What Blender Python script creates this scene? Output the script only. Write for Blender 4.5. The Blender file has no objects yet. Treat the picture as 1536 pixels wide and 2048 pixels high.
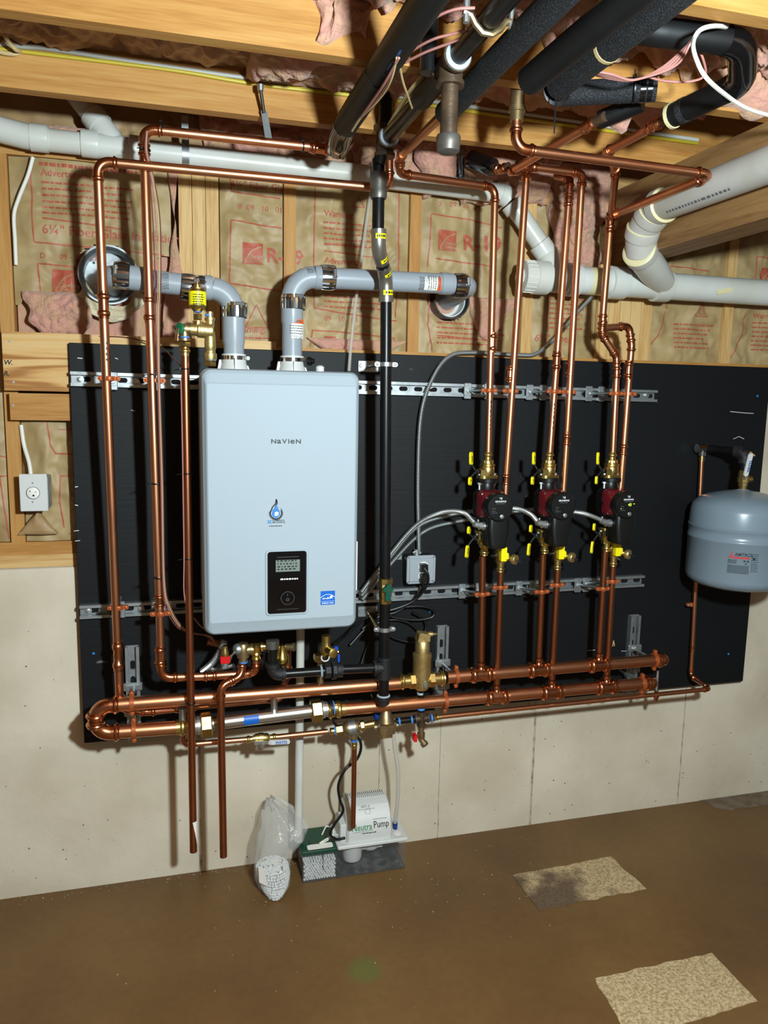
import bpy, bmesh, math, random
from mathutils import Vector, Matrix, Euler, noise
random.seed(7)
sc = bpy.context.scene
C = sc.collection

# ------------------------------------------------------------------ camera, light, exposure
CAM_LOC = Vector((0.2751, -2.4194, 1.5858))
CAM_ROT = Euler((1.42519597, -0.01920646, -0.27007220), 'XYZ')
FPX, IW, IH = 1538.0, 1536.0, 2048.0
cam = bpy.data.cameras.new('camera'); cam.sensor_fit = 'HORIZONTAL'; cam.sensor_width = 36.0
cam.lens = 36.0 * FPX / IW; cam.clip_start = 0.02; cam.clip_end = 60
cam_o = bpy.data.objects.new('camera', cam); C.objects.link(cam_o)
cam_o.location = CAM_LOC; cam_o.rotation_euler = CAM_ROT
sc.camera = cam_o

w = bpy.data.worlds.new('world'); sc.world = w; w.use_nodes = True
w.node_tree.nodes['Background'].inputs[0].default_value = (1.0, 0.92, 0.84, 1)
w.node_tree.nodes['Background'].inputs[1].default_value = 0.11

lamp = bpy.data.lights.new('work_lamp', 'POINT'); lamp.energy = 285; lamp.color = (0.82, 0.96, 1.0)
lamp.shadow_soft_size = 0.055
lamp_o = bpy.data.objects.new('work_lamp', lamp); C.objects.link(lamp_o); lamp_o.location = (0.82, -2.36, 1.885)

vs = sc.view_settings
vs.view_transform = 'Standard'; vs.look = 'None'; vs.gamma = 1.0; vs.use_curve_mapping = False
vs.exposure = 0.0

# ------------------------------------------------------------------ photo pixel (1536x2048) to world
_CM = CAM_ROT.to_matrix()
def ray(u, v): return _CM @ Vector(((u - IW/2)/FPX, -(v - IH/2)/FPX, -1.0))
def PY(u, v, y): d = ray(u, v); return CAM_LOC + d*((y - CAM_LOC.y)/d.y)
def PZ(u, v, z): d = ray(u, v); return CAM_LOC + d*((z - CAM_LOC.z)/d.z)
def PX(u, v, x): d = ray(u, v); return CAM_LOC + d*((x - CAM_LOC.x)/d.x)

# ------------------------------------------------------------------ materials
def lin(c): c /= 255.0; return c/12.92 if c <= 0.04045 else ((c+0.055)/1.055)**2.4
def RGB(r, g, b): return (lin(r), lin(g), lin(b), 1.0)
MATS = {}
def M(name, col, rough=0.5, metal=0.0, col2=None, vscale=8.0, stretch=(1, 1, 1), detail=4.0, lo=0.35, hi=0.65,
      bump=0.0, bscale=40.0, bstretch=None, spec=0.5, coat=0.0, alpha=1.0, trans=0.0, ior=1.45, rvar=0.0, emit=None, sheen=0.0, ridged=False, bdist=.01):
    m = bpy.data.materials.new(name); m.use_nodes = True; nt = m.node_tree; N = nt.nodes; L = nt.links
    b = N['Principled BSDF']
    b.inputs['Base Color'].default_value = col
    b.inputs['Roughness'].default_value = rough; b.inputs['Metallic'].default_value = metal
    b.inputs['Specular IOR Level'].default_value = spec; b.inputs['Coat Weight'].default_value = coat
    b.inputs['Alpha'].default_value = alpha; b.inputs['Transmission Weight'].default_value = trans; b.inputs['IOR'].default_value = ior
    b.inputs['Sheen Weight'].default_value = sheen
    if emit: b.inputs['Emission Color'].default_value = emit[0]; b.inputs['Emission Strength'].default_value = emit[1]
    tc = N.new('ShaderNodeTexCoord')
    def nz(scale, st, det):
        mp = N.new('ShaderNodeMapping'); mp.inputs['Scale'].default_value = st; L.new(tc.outputs['Object'], mp.inputs[0])
        n = N.new('ShaderNodeTexNoise'); n.inputs['Scale'].default_value = scale; n.inputs['Detail'].default_value = det; L.new(mp.outputs[0], n.inputs[0]); return n
    if col2 or rvar:
        n = nz(vscale, stretch, detail)
        if col2:
            r = N.new('ShaderNodeValToRGB'); r.color_ramp.elements[0].position = lo; r.color_ramp.elements[1].position = hi
            r.color_ramp.elements[0].color = col; r.color_ramp.elements[1].color = col2
            L.new(n.outputs[0], r.inputs[0]); L.new(r.outputs[0], b.inputs['Base Color'])
        if rvar:
            mr = N.new('ShaderNodeMapRange'); mr.inputs[1].default_value = .3; mr.inputs[2].default_value = .7
            mr.inputs[3].default_value = max(0, rough - rvar); mr.inputs[4].default_value = rough + rvar
            L.new(n.outputs[0], mr.inputs[0]); L.new(mr.outputs[0], b.inputs['Roughness'])
    if bump:
        n = nz(bscale, bstretch or (1, 1, 1), 5.0)
        if ridged: n.noise_type = 'RIDGED_MULTIFRACTAL'; n.inputs['Detail'].default_value = 2.5; n.inputs['Roughness'].default_value = .45
        bp = N.new('ShaderNodeBump'); bp.inputs['Strength'].default_value = bump; bp.inputs['Distance'].default_value = bdist
        L.new(n.outputs[0], bp.inputs['Height']); L.new(bp.outputs[0], b.inputs['Normal'])
    MATS[name] = m; return m

def wood(name, axis, ca, cb, cc, rough=0.55, mixf=0.72):
    """softwood: long grain streaks along AXIS with soft cathedral bands"""
    m = bpy.data.materials.new(name); m.use_nodes = True; nt = m.node_tree; N = nt.nodes; L = nt.links; b = N['Principled BSDF']
    b.inputs['Roughness'].default_value = rough; b.inputs['Specular IOR Level'].default_value = 0.3
    tc = N.new('ShaderNodeTexCoord'); mp = N.new('ShaderNodeMapping'); L.new(tc.outputs['Object'], mp.inputs[0])
    s = [9.0, 9.0, 9.0]; s['xyz'.index(axis)] = 0.55; mp.inputs['Scale'].default_value = s
    n1 = N.new('ShaderNodeTexNoise'); n1.inputs['Scale'].default_value = 1.6; n1.inputs['Detail'].default_value = 3; n1.inputs['Distortion'].default_value = 0.6
    L.new(mp.outputs[0], n1.inputs[0])
    mul = N.new('ShaderNodeMath'); mul.operation = 'MULTIPLY'; mul.inputs[1].default_value = 26.0; L.new(n1.outputs[0], mul.inputs[0])
    sn = N.new('ShaderNodeMath'); sn.operation = 'SINE'; L.new(mul.outputs[0], sn.inputs[0])
    mr = N.new('ShaderNodeMapRange'); mr.inputs[1].default_value = -1; mr.inputs[2].default_value = 1; L.new(sn.outputs[0], mr.inputs[0])
    n2 = N.new('ShaderNodeTexNoise'); n2.inputs['Scale'].default_value = 22; n2.inputs['Detail'].default_value = 4; L.new(mp.outputs[0], n2.inputs[0])
    mx = N.new('ShaderNodeMix'); mx.data_type = 'FLOAT'; mx.inputs[0].default_value = mixf; L.new(mr.outputs[0], mx.inputs[2]); L.new(n2.outputs[0], mx.inputs[3])
    r = N.new('ShaderNodeValToRGB'); e = r.color_ramp.elements; e[0].position = .22; e[0].color = ca; e[1].position = .8; e[1].color = cc
    k = e.new(.5); k.color = cb
    L.new(mx.outputs[0], r.inputs[0]); L.new(r.outputs[0], b.inputs['Base Color'])
    bp = N.new('ShaderNodeBump'); bp.inputs['Strength'].default_value = .12; bp.inputs['Distance'].default_value = .004; L.new(n2.outputs[0], bp.inputs['Height']); L.new(bp.outputs[0], b.inputs['Normal'])
    MATS[name] = m; return m

WA, WB, WC = RGB(164, 112, 54), RGB(180, 130, 68), RGB(188, 144, 82)
for ax in 'xyz':
    wood('lumber_'+ax, ax, WA, WB, WC)
    wood('pale_lumber_'+ax, ax, RGB(184, 140, 84), RGB(206, 168, 110), RGB(212, 180, 128))
wood('girder_wood', 'y', RGB(116, 84, 50), RGB(140, 104, 64), RGB(154, 118, 76))
wood('knotty_pine', 'x', RGB(160, 108, 54), RGB(204, 160, 98), RGB(212, 176, 120), mixf=.36)
wood('osb', 'x', RGB(150, 110, 66), RGB(176, 134, 84), RGB(196, 156, 104))
M('copper', RGB(214, 154, 118), .36, 1.0, col2=RGB(202, 134, 96), vscale=9, rvar=.05)
M('copper_brown_reflect', RGB(186, 120, 86), .36, 1.0, col2=RGB(160, 98, 66), vscale=12, rvar=.06)  # browner copper: reflections of brown floor and dark room put into the colour
M('copper_fit', RGB(214, 146, 108), .26, 1.0, col2=RGB(186, 114, 76), vscale=60, rvar=.06)
M('orange_clamp', RGB(168, 88, 46), .45, .35)
M('brass', RGB(214, 190, 124), .33, 1.0, col2=RGB(196, 168, 98), vscale=50, rvar=.05)
M('brass_bright', RGB(226, 196, 108), .24, 1.0)
M('bronze', RGB(172, 152, 116), .42, .9, col2=RGB(146, 124, 88), vscale=40)
M('black_iron', RGB(26, 26, 27), .33, .3, col2=RGB(18, 18, 19), vscale=14, rvar=.05)
M('black_iron_rough', RGB(40, 40, 42), .48, .3, bump=.3, bscale=180)
M('iron_brown', RGB(98, 78, 58), .5, .5, col2=RGB(70, 56, 44), vscale=22, bump=.1, bscale=140)
M('malleable', RGB(120, 116, 110), .45, .7, col2=RGB(90, 86, 80), vscale=25)
M('press_steel', RGB(150, 146, 138), .33, .8)
M('galv', RGB(176, 182, 184), .46, .85, col2=RGB(146, 152, 155), vscale=30, rvar=.06)
M('zinc', RGB(184, 188, 188), .42, .9)
M('stainless', RGB(186, 184, 178), .36, 1.0, col2=RGB(176, 172, 166), vscale=6, stretch=(1, 30, 30))
M('chrome', RGB(214, 214, 212), .14, 1.0)
M('steel_dark', RGB(70, 70, 70), .35, .8)
M('pvc', RGB(208, 210, 206), .32, 0, col2=RGB(196, 195, 184), vscale=5, spec=.5)
M('pvc_glue', RGB(216, 206, 160), .4)
M('pvc_old', RGB(188, 186, 180), .4, 0, col2=RGB(176, 172, 160), vscale=9, stretch=(1, 1, 1))
M('vent_grey', RGB(150, 158, 166), .34, 0, spec=.5)
M('white_plastic', RGB(206, 208, 206), .4)
M('boiler_white', RGB(160, 173, 182), .55, 0, spec=.2)
M('boiler_side', RGB(160, 164, 166), .4, .2)
M('black_gloss', RGB(10, 10, 11), .08, 0, spec=.6, coat=.6)
M('black_plastic', RGB(13, 13, 14), .4)
M('black_rubber', RGB(16, 16, 18), .45)
M('black_hole', RGB(6, 6, 6), .9)
M('foam_black', RGB(16, 17, 19), .8, 0, col2=RGB(58, 62, 68), vscale=330, detail=2, lo=.5, hi=.75, bump=.35, bscale=300)
M('foam_smooth', RGB(15, 16, 17), .55, 0, col2=RGB(10, 10, 11), vscale=12, spec=.35)
M('tape_black', RGB(12, 12, 14), .16, 0, coat=.4)
M('burgundy', RGB(112, 26, 34), .36, .25)
M('yellow', RGB(238, 222, 22), .4)
M('yellow_label', RGB(244, 232, 20), .35)
M('red_plastic', RGB(206, 26, 30), .35)
M('green_knob', RGB(20, 110, 72), .35)
M('green_dark', RGB(8, 76, 62), .35)
M('green_lid', RGB(20, 66, 50), .4)
M('blue_tape', RGB(64, 132, 214), .5)
M('blue_handle', RGB(20, 74, 190), .4)
M('blue_label', RGB(14, 96, 190), .4)
M('blue_fit', RGB(20, 50, 120), .3)
M('teflon', RGB(160, 172, 182), .6)
M('white_ink', RGB(236, 240, 240), .5)
M('black_ink', RGB(20, 22, 26), .5)
M('grey_ink', RGB(96, 100, 104), .5)
M('red_ink', RGB(196, 36, 36), .5)
M('green_ink', RGB(24, 128, 76), .5)
M('blue_ink', RGB(40, 120, 190), .45)
M('orange_ink', RGB(240, 96, 24), .45)
M('kraft_red', RGB(172, 84, 62), .55)
M('cast_brass', RGB(214, 192, 134), .44, .95, col2=RGB(200, 176, 116), vscale=70, bump=.12, bscale=260)
M('screen', RGB(120, 132, 124), .2, coat=.4)
M('led', RGB(200, 240, 60), .5, emit=(RGB(190, 235, 60), 1.2))
M('tank_grey', RGB(118, 134, 146), .28, 0, coat=.25)
M('box_grey', RGB(168, 178, 186), .4, .3)
M('concrete', RGB(212, 202, 182), .75, 0, col2=RGB(192, 180, 158), vscale=2.4, detail=7, bump=.16, bscale=34, lo=.38, hi=.62)
M('damp_concrete', RGB(120, 106, 90), .6, 0, col2=RGB(98, 82, 66), vscale=24, bump=.2, bscale=60)
M('seam', RGB(182, 172, 154), .8, 0, col2=RGB(120, 108, 92), vscale=34, lo=.45, hi=.72)
M('kraft', RGB(176, 152, 108), .5, 0, col2=RGB(150, 126, 84), vscale=9, detail=8, bump=.22, bscale=26, spec=.45, ridged=True)
M('kraft_dark', RGB(170, 140, 98), .5, 0, col2=RGB(146, 116, 78), vscale=9, detail=6, bump=.4, bscale=22, ridged=True)
M('fiberglass', RGB(198, 144, 130), .95, 0, col2=RGB(188, 152, 118), vscale=14, detail=9, lo=.36, hi=.66, bump=.7, bscale=60, spec=.05, sheen=.3, bdist=.014)
M('fiberglass_film', RGB(182, 142, 112), .4, 0, col2=RGB(150, 112, 84), vscale=14, detail=8, bump=.6, bscale=30, spec=.4, bdist=.014)
M('plaster', RGB(214, 204, 176), .85, 0, col2=RGB(176, 156, 118), vscale=18, bump=.8, bscale=50)
M('bead_white', RGB(222, 224, 224), .4)
M('bead_shade', RGB(120, 122, 124), .7)  # grey filler inside the beads; shade in their gaps is put into the colour
M('tray_water', RGB(52, 52, 50), .12, 0, col2=RGB(96, 96, 92), vscale=34, lo=.45, hi=.62)
M('clear_plastic', RGB(222, 224, 222), .10, alpha=.26, spec=1.0, bump=.6, bscale=40)
M('smoke_plastic', RGB(130, 134, 138), .1, alpha=.11, spec=.9)
M('clear_tube', RGB(200, 196, 188), .15, alpha=.5, spec=.6)
M('wire_pink', RGB(176, 120, 112), .45)
M('wire_brown', RGB(110, 66, 58), .45)
M('wire_tan', RGB(190, 168, 120), .5)
M('cable_white', RGB(226, 224, 214), .45)
M('cable_yellow', RGB(186, 166, 44), .45)
M('cable_grey', RGB(196, 196, 190), .45)
M('paper_white', RGB(232, 230, 224), .6)

def floor_material():
    m = bpy.data.materials.new('floor_brown'); m.use_nodes = True; nt = m.node_tree; N = nt.nodes; L = nt.links; b = N['Principled BSDF']
    tc = N.new('ShaderNodeTexCoord')
    def nz(s, d): n = N.new('ShaderNodeTexNoise'); n.inputs['Scale'].default_value = s; n.inputs['Detail'].default_value = d; L.new(tc.outputs['Object'], n.inputs[0]); return n
    n1, n2 = nz(1.7, 6), nz(38, 4)
    r = N.new('ShaderNodeValToRGB'); e = r.color_ramp.elements; e[0].position = .34; e[1].position = .7
    e[0].color = RGB(96, 69, 42); e[1].color = RGB(120, 91, 53); k3 = e.new(.52); k3.color = RGB(108, 80, 46)
    L.new(n1.outputs[0], r.inputs[0])
    mx = N.new('ShaderNodeMix'); mx.data_type = 'RGBA'; mx.blend_type = 'MULTIPLY'; mx.inputs[0].default_value = .22
    r2 = N.new('ShaderNodeValToRGB'); r2.color_ramp.elements[0].position = .3; r2.color_ramp.elements[0].color = (.55, .55, .55, 1); r2.color_ramp.elements[1].position = .6
    L.new(n2.outputs[0], r2.inputs[0]); L.new(r.outputs[0], mx.inputs[6]); L.new(r2.outputs[0], mx.inputs[7]); 
    # a green paint smudge by the near edge of the floor
    sp = N.new('ShaderNodeVectorMath'); sp.operation = 'DISTANCE'; sp.inputs[1].default_value = (0.772, -0.535, 0); L.new(tc.outputs['Object'], sp.inputs[0])
    mr = N.new('ShaderNodeMapRange'); mr.inputs[1].default_value = .03; mr.inputs[2].default_value = .06; mr.inputs[3].default_value = .55; mr.inputs[4].default_value = 0; L.new(sp.outputs['Value'], mr.inputs[0])
    mg = N.new('ShaderNodeMix'); mg.data_type = 'RGBA'; L.new(mr.outputs[0], mg.inputs[0]); L.new(mx.outputs[2], mg.inputs[6]); mg.inputs[7].default_value = RGB(84, 104, 46)
    L.new(mg.outputs[2], b.inputs['Base Color'])
    b.inputs['Roughness'].default_value = .42; b.inputs['Specular IOR Level'].default_value = .35
    bp = N.new('ShaderNodeBump'); bp.inputs['Strength'].default_value = .06; bp.inputs['Distance'].default_value = .01; L.new(n2.outputs[0], bp.inputs['Height']); L.new(bp.outputs[0], b.inputs['Normal'])
    MATS['floor_brown'] = m
floor_material()

def panel_material():
    m = bpy.data.materials.new('black_plywood'); m.use_nodes = True; nt = m.node_tree; N = nt.nodes; L = nt.links; b = N['Principled BSDF']
    tc = N.new('ShaderNodeTexCoord')
    def nz(s, d, st, dist=0):
        mp = N.new('ShaderNodeMapping'); mp.inputs['Scale'].default_value = st; L.new(tc.outputs['Object'], mp.inputs[0])
        n = N.new('ShaderNodeTexNoise'); n.inputs['Scale'].default_value = s; n.inputs['Detail'].default_value = d; n.inputs['Distortion'].default_value = dist; L.new(mp.outputs[0], n.inputs[0]); return n
    g = nz(16, 6, (.35, 1, 5), .5); s1 = nz(13, 8, (.7, 1, 2.2)); bl = nz(3, 3, (1, 1, 1))
    r = N.new('ShaderNodeValToRGB'); r.color_ramp.elements[0].color = RGB(11, 13, 16); r.color_ramp.elements[1].color = RGB(17, 20, 23); L.new(bl.outputs[0], r.inputs[0])
    sc_ = N.new('ShaderNodeValToRGB'); sc_.color_ramp.elements[0].position = .735; sc_.color_ramp.elements[0].color = (0, 0, 0, 1); sc_.color_ramp.elements[1].position = .79; L.new(s1.outputs[0], sc_.inputs[0])
    mx = N.new('ShaderNodeMix'); mx.data_type = 'RGBA'; L.new(sc_.outputs[0], mx.inputs[0]); L.new(r.outputs[0], mx.inputs[6]); mx.inputs[7].default_value = RGB(110, 110, 108)
    L.new(mx.outputs[2], b.inputs['Base Color'])
    b.inputs['Roughness'].default_value = .58; b.inputs['Specular IOR Level'].default_value = .26
    bp = N.new('ShaderNodeBump'); bp.inputs['Strength'].default_value = .10; bp.inputs['Distance'].default_value = .006; L.new(g.outputs[0], bp.inputs['Height']); L.new(bp.outputs[0], b.inputs['Normal'])
    MATS['black_plywood'] = m
panel_material()

def patch_material():
    m = bpy.data.materials.new('bare_concrete'); m.use_nodes = True; nt = m.node_tree; N = nt.nodes; L = nt.links; b = N['Principled BSDF']
    tc = N.new('ShaderNodeTexCoord')
    def nz(s, d): n = N.new('ShaderNodeTexNoise'); n.inputs['Scale'].default_value = s; n.inputs['Detail'].default_value = d; L.new(tc.outputs['Object'], n.inputs[0]); return n
    a, c = nz(150, 9), nz(9, 6)
    ds = N.new('ShaderNodeVectorMath'); ds.operation = 'DISTANCE'; ds.inputs[1].default_value = (1.43, -.42, 0); L.new(tc.outputs['Object'], ds.inputs[0])
    ad = N.new('ShaderNodeMath'); ad.operation = 'MULTIPLY_ADD'; ad.inputs[1].default_value = .9; ad.inputs[2].default_value = .16; L.new(ds.outputs['Value'], ad.inputs[0])
    mn = N.new('ShaderNodeMath'); mn.operation = 'MULTIPLY_ADD'; mn.inputs[1].default_value = .5; L.new(c.outputs[0], mn.inputs[0]); L.new(ad.outputs[0], mn.inputs[2])
    r = N.new('ShaderNodeValToRGB'); e = r.color_ramp.elements; e[0].position = .36; e[0].color = RGB(150, 124, 84); e[1].position = .62; e[1].color = RGB(196, 176, 138); L.new(a.outputs[0], r.inputs[0])
    r2 = N.new('ShaderNodeValToRGB'); e = r2.color_ramp.elements; e[0].position = .50; e[0].color = (1, 1, 1, 1); e[1].position = .60; e[1].color = (0, 0, 0, 1); L.new(mn.outputs[0], r2.inputs[0])
    mul = N.new('ShaderNodeMath'); mul.operation = 'MULTIPLY'; mul.inputs[1].default_value = .85; L.new(r2.outputs[0], mul.inputs[0])
    mx = N.new('ShaderNodeMix'); mx.data_type = 'RGBA'; L.new(mul.outputs[0], mx.inputs[0]); L.new(r.outputs[0], mx.inputs[6]); mx.inputs[7].default_value = RGB(74, 54, 42)
    L.new(mx.outputs[2], b.inputs['Base Color']); b.inputs['Roughness'].default_value = .75
    bp = N.new('ShaderNodeBump'); bp.inputs['Strength'].default_value = .4; bp.inputs['Distance'].default_value = .004; L.new(a.outputs[0], bp.inputs['Height']); L.new(bp.outputs[0], b.inputs['Normal'])
    MATS['bare_concrete'] = m
patch_material()

# ------------------------------------------------------------------ mesh building
def V(*a): return Vector(a)
def frame(d, up=None):
    d = d.normalized(); up = up or (V(0, 0, 1) if abs(d.z) < .95 else V(1, 0, 0))
    a = up.cross(d)
    if a.length < 1e-6: a = V(1, 0, 0).cross(d)
    a.normalize(); return a, d.cross(a).normalized(), d
class MB:
    def __init__(s): s.v = []; s.f = []
    def add(s, vs, fs):
        o = len(s.v); s.v += [Vector(p) for p in vs]; s.f += [tuple(i+o for i in f) for f in fs]; return s
    def box(s, lo, hi, rot=None, piv=None):
        lo, hi = Vector(lo), Vector(hi)
        p = [V(x, y, z) for x in (lo.x, hi.x) for y in (lo.y, hi.y) for z in (lo.z, hi.z)]
        if rot: piv = piv or (lo+hi)/2; p = [rot @ (q-piv) + piv for q in p]
        return s.add(p, [(0, 1, 3, 2), (4, 6, 7, 5), (0, 4, 5, 1), (2, 3, 7, 6), (0, 2, 6, 4), (1, 5, 7, 3)])
    def rings(s, rs, cap=True, closed=False):
        n = len(rs[0]); o = len(s.v)
        for r in rs: s.v += [Vector(p) for p in r]
        k = len(rs)
        for i in range(k if closed else k-1):
            a, b = o+i*n, o+((i+1) % k)*n
            for j in range(n): s.f.append((a+j, a+(j+1) % n, b+(j+1) % n, b+j))
        if cap and not closed:
            s.f.append(tuple(o+j for j in reversed(range(n)))); s.f.append(tuple(o+(k-1)*n+j for j in range(n)))
        return s
    def tube(s, path, r, n=12, closed=False, cap=True):
        path = [Vector(p) for p in path]; k = len(path); rr = r if isinstance(r, (list, tuple)) else [r]*k
        rs = []; a = None
        for i, p in enumerate(path):
            if closed: d = path[(i+1) % k]-path[i-1]
            else: d = (path[min(i+1, k-1)]-path[max(i-1, 0)])
            if d.length < 1e-9: d = V(0, 0, 1)
            d.normalize()
            if a is None: a, b, _ = frame(d)
            else:
                a = a - d*a.dot(d)
                if a.length < 1e-6: a, b, _ = frame(d)
                a.normalize(); b = d.cross(a)
            rs.append([p + (a*math.cos(t) + b*math.sin(t))*rr[i] for t in (2*math.pi*j/n for j in range(n))])
        return s.rings(rs, cap, closed)
    def lathe(s, p, d, prof, n=16, ph=0.0, up=None, sx=1.0, sy=1.0):
        p = Vector(p); a, b, d = frame(Vector(d), up)
        return s.rings([[p + d*t + (a*math.cos(q)*sx + b*math.sin(q)*sy)*max(r, 1e-5) for q in (ph+2*math.pi*j/n for j in range(n))] for t, r in prof])
    def cyl(s, p, q, r, n=16): p, q = Vector(p), Vector(q); return s.lathe(p, q-p, [(0, r), ((q-p).length, r)], n)
    def hexa(s, p, d, t0, t1, r, ch=.12, n=6): c = r*ch; return s.lathe(p, d, [(t0, r-c), (t0+c, r), (t1-c, r), (t1, r-c)], n)
    def prism(s, poly, fn, t0, t1):
        """poly: list of 2D points; fn(a,b,t) -> world"""
        return s.rings([[fn(a, b, t0) for a, b in poly], [fn(a, b, t1) for a, b in poly]])
    def sphere(s, c, r, n=12, sc3=(1, 1, 1)):
        c = Vector(c); rs = []
        for i in range(n//2+1):
            th = math.pi*i/(n//2)
            rs.append([c + V(math.sin(th)*math.cos(t)*r*sc3[0], math.sin(th)*math.sin(t)*r*sc3[1], math.cos(th)*r*sc3[2]) if 0 < i < n//2 else c+V(1e-5*math.cos(t), 1e-5*math.sin(t), (r if i == 0 else -r)*sc3[2]) for t in (2*math.pi*j/n for j in range(n))])
        return s.rings(rs)
    def rbox(s, lo, hi, r, axis='y', n=5):
        """box with its four edges along AXIS rounded and a slight end bevel"""
        lo, hi = Vector(lo), Vector(hi); i = 'xyz'.index(axis); ja, jb = [j for j in range(3) if j != i]
        out = rrect(lo[ja], lo[jb], hi[ja], hi[jb], r, n); c = min(r*.4, (hi[i]-lo[i])*.3)
        inn = rrect(lo[ja]+c, lo[jb]+c, hi[ja]-c, hi[jb]-c, max(r-c, 1e-4), n)
        def pt(ab, t): q = [0, 0, 0]; q[i] = t; q[ja] = ab[0]; q[jb] = ab[1]; return Vector(q)
        return s.rings([[pt(a, lo[i]) for a in inn], [pt(a, lo[i]+c) for a in out], [pt(a, hi[i]-c) for a in out], [pt(a, hi[i]) for a in inn]])
    def mesh(s, name, off, ang=38):
        me = bpy.data.meshes.new(name); me.from_pydata([p-off for p in s.v], [], s.f); me.validate()
        bm = bmesh.new(); bm.from_mesh(me); bmesh.ops.recalc_face_normals(bm, faces=bm.faces); bm.to_mesh(me); bm.free()
        me.polygons.foreach_set('use_smooth', [True]*len(me.polygons)); me.set_sharp_from_angle(angle=math.radians(ang)); return me
def rrect(x0, y0, x1, y1, r, n=5):
    r = min(r, (x1-x0)/2-1e-5, (y1-y0)/2-1e-5); out = []
    for cx, cy, a0 in ((x1-r, y1-r, 0), (x0+r, y1-r, 90), (x0+r, y0+r, 180), (x1-r, y0+r, 270)):
        for k in range(n+1):
            a = math.radians(a0+90*k/n); out.append((cx+r*math.cos(a), cy+r*math.sin(a)))
    return out
def root(o):
    p = Vector((0, 0, 0))
    while o: p += o.location; o = o.parent
    return p
def link(name, me, mat, parent=None):
    o = bpy.data.objects.new(name, me); C.objects.link(o)
    if mat: me.materials.append(MATS[mat])
    if parent: o.parent = parent
    return o
def part(parent, name, mb, mat, label=None, kind=None, ang=38):
    """a mesh given in world coordinates as a child of PARENT"""
    o = link(name, mb.mesh(name, root(parent), ang), mat, parent)
    if label: o['label'] = label
    if kind: o['kind'] = kind
    return o
def tag(o, label, cat, group=None):
    o['label'] = label; o['category'] = cat
    if group: o['group'] = group
    return o
def thing(name, label, cat, loc, group=None):
    o = bpy.data.objects.new(name, None); C.objects.link(o); o.empty_display_size = .02; o.location = loc
    return tag(o, label, cat, group)
def solo(name, mb, mat, label, cat, group=None, ang=38):
    lo = Vector([min(p[i] for p in mb.v) for i in range(3)]); hi = Vector([max(p[i] for p in mb.v) for i in range(3)])
    off = V((lo.x+hi.x)/2, (lo.y+hi.y)/2, lo.z)
    o = link(name, mb.mesh(name, off, ang), mat); o.location = off; return tag(o, label, cat, group)
def struct(name, mb=None, mat=None):
    if mb: o = link(name, mb.mesh(name, V(0, 0, 0)), mat)
    else: o = bpy.data.objects.new(name, None); C.objects.link(o)
    o['kind'] = 'structure'; return o

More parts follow.
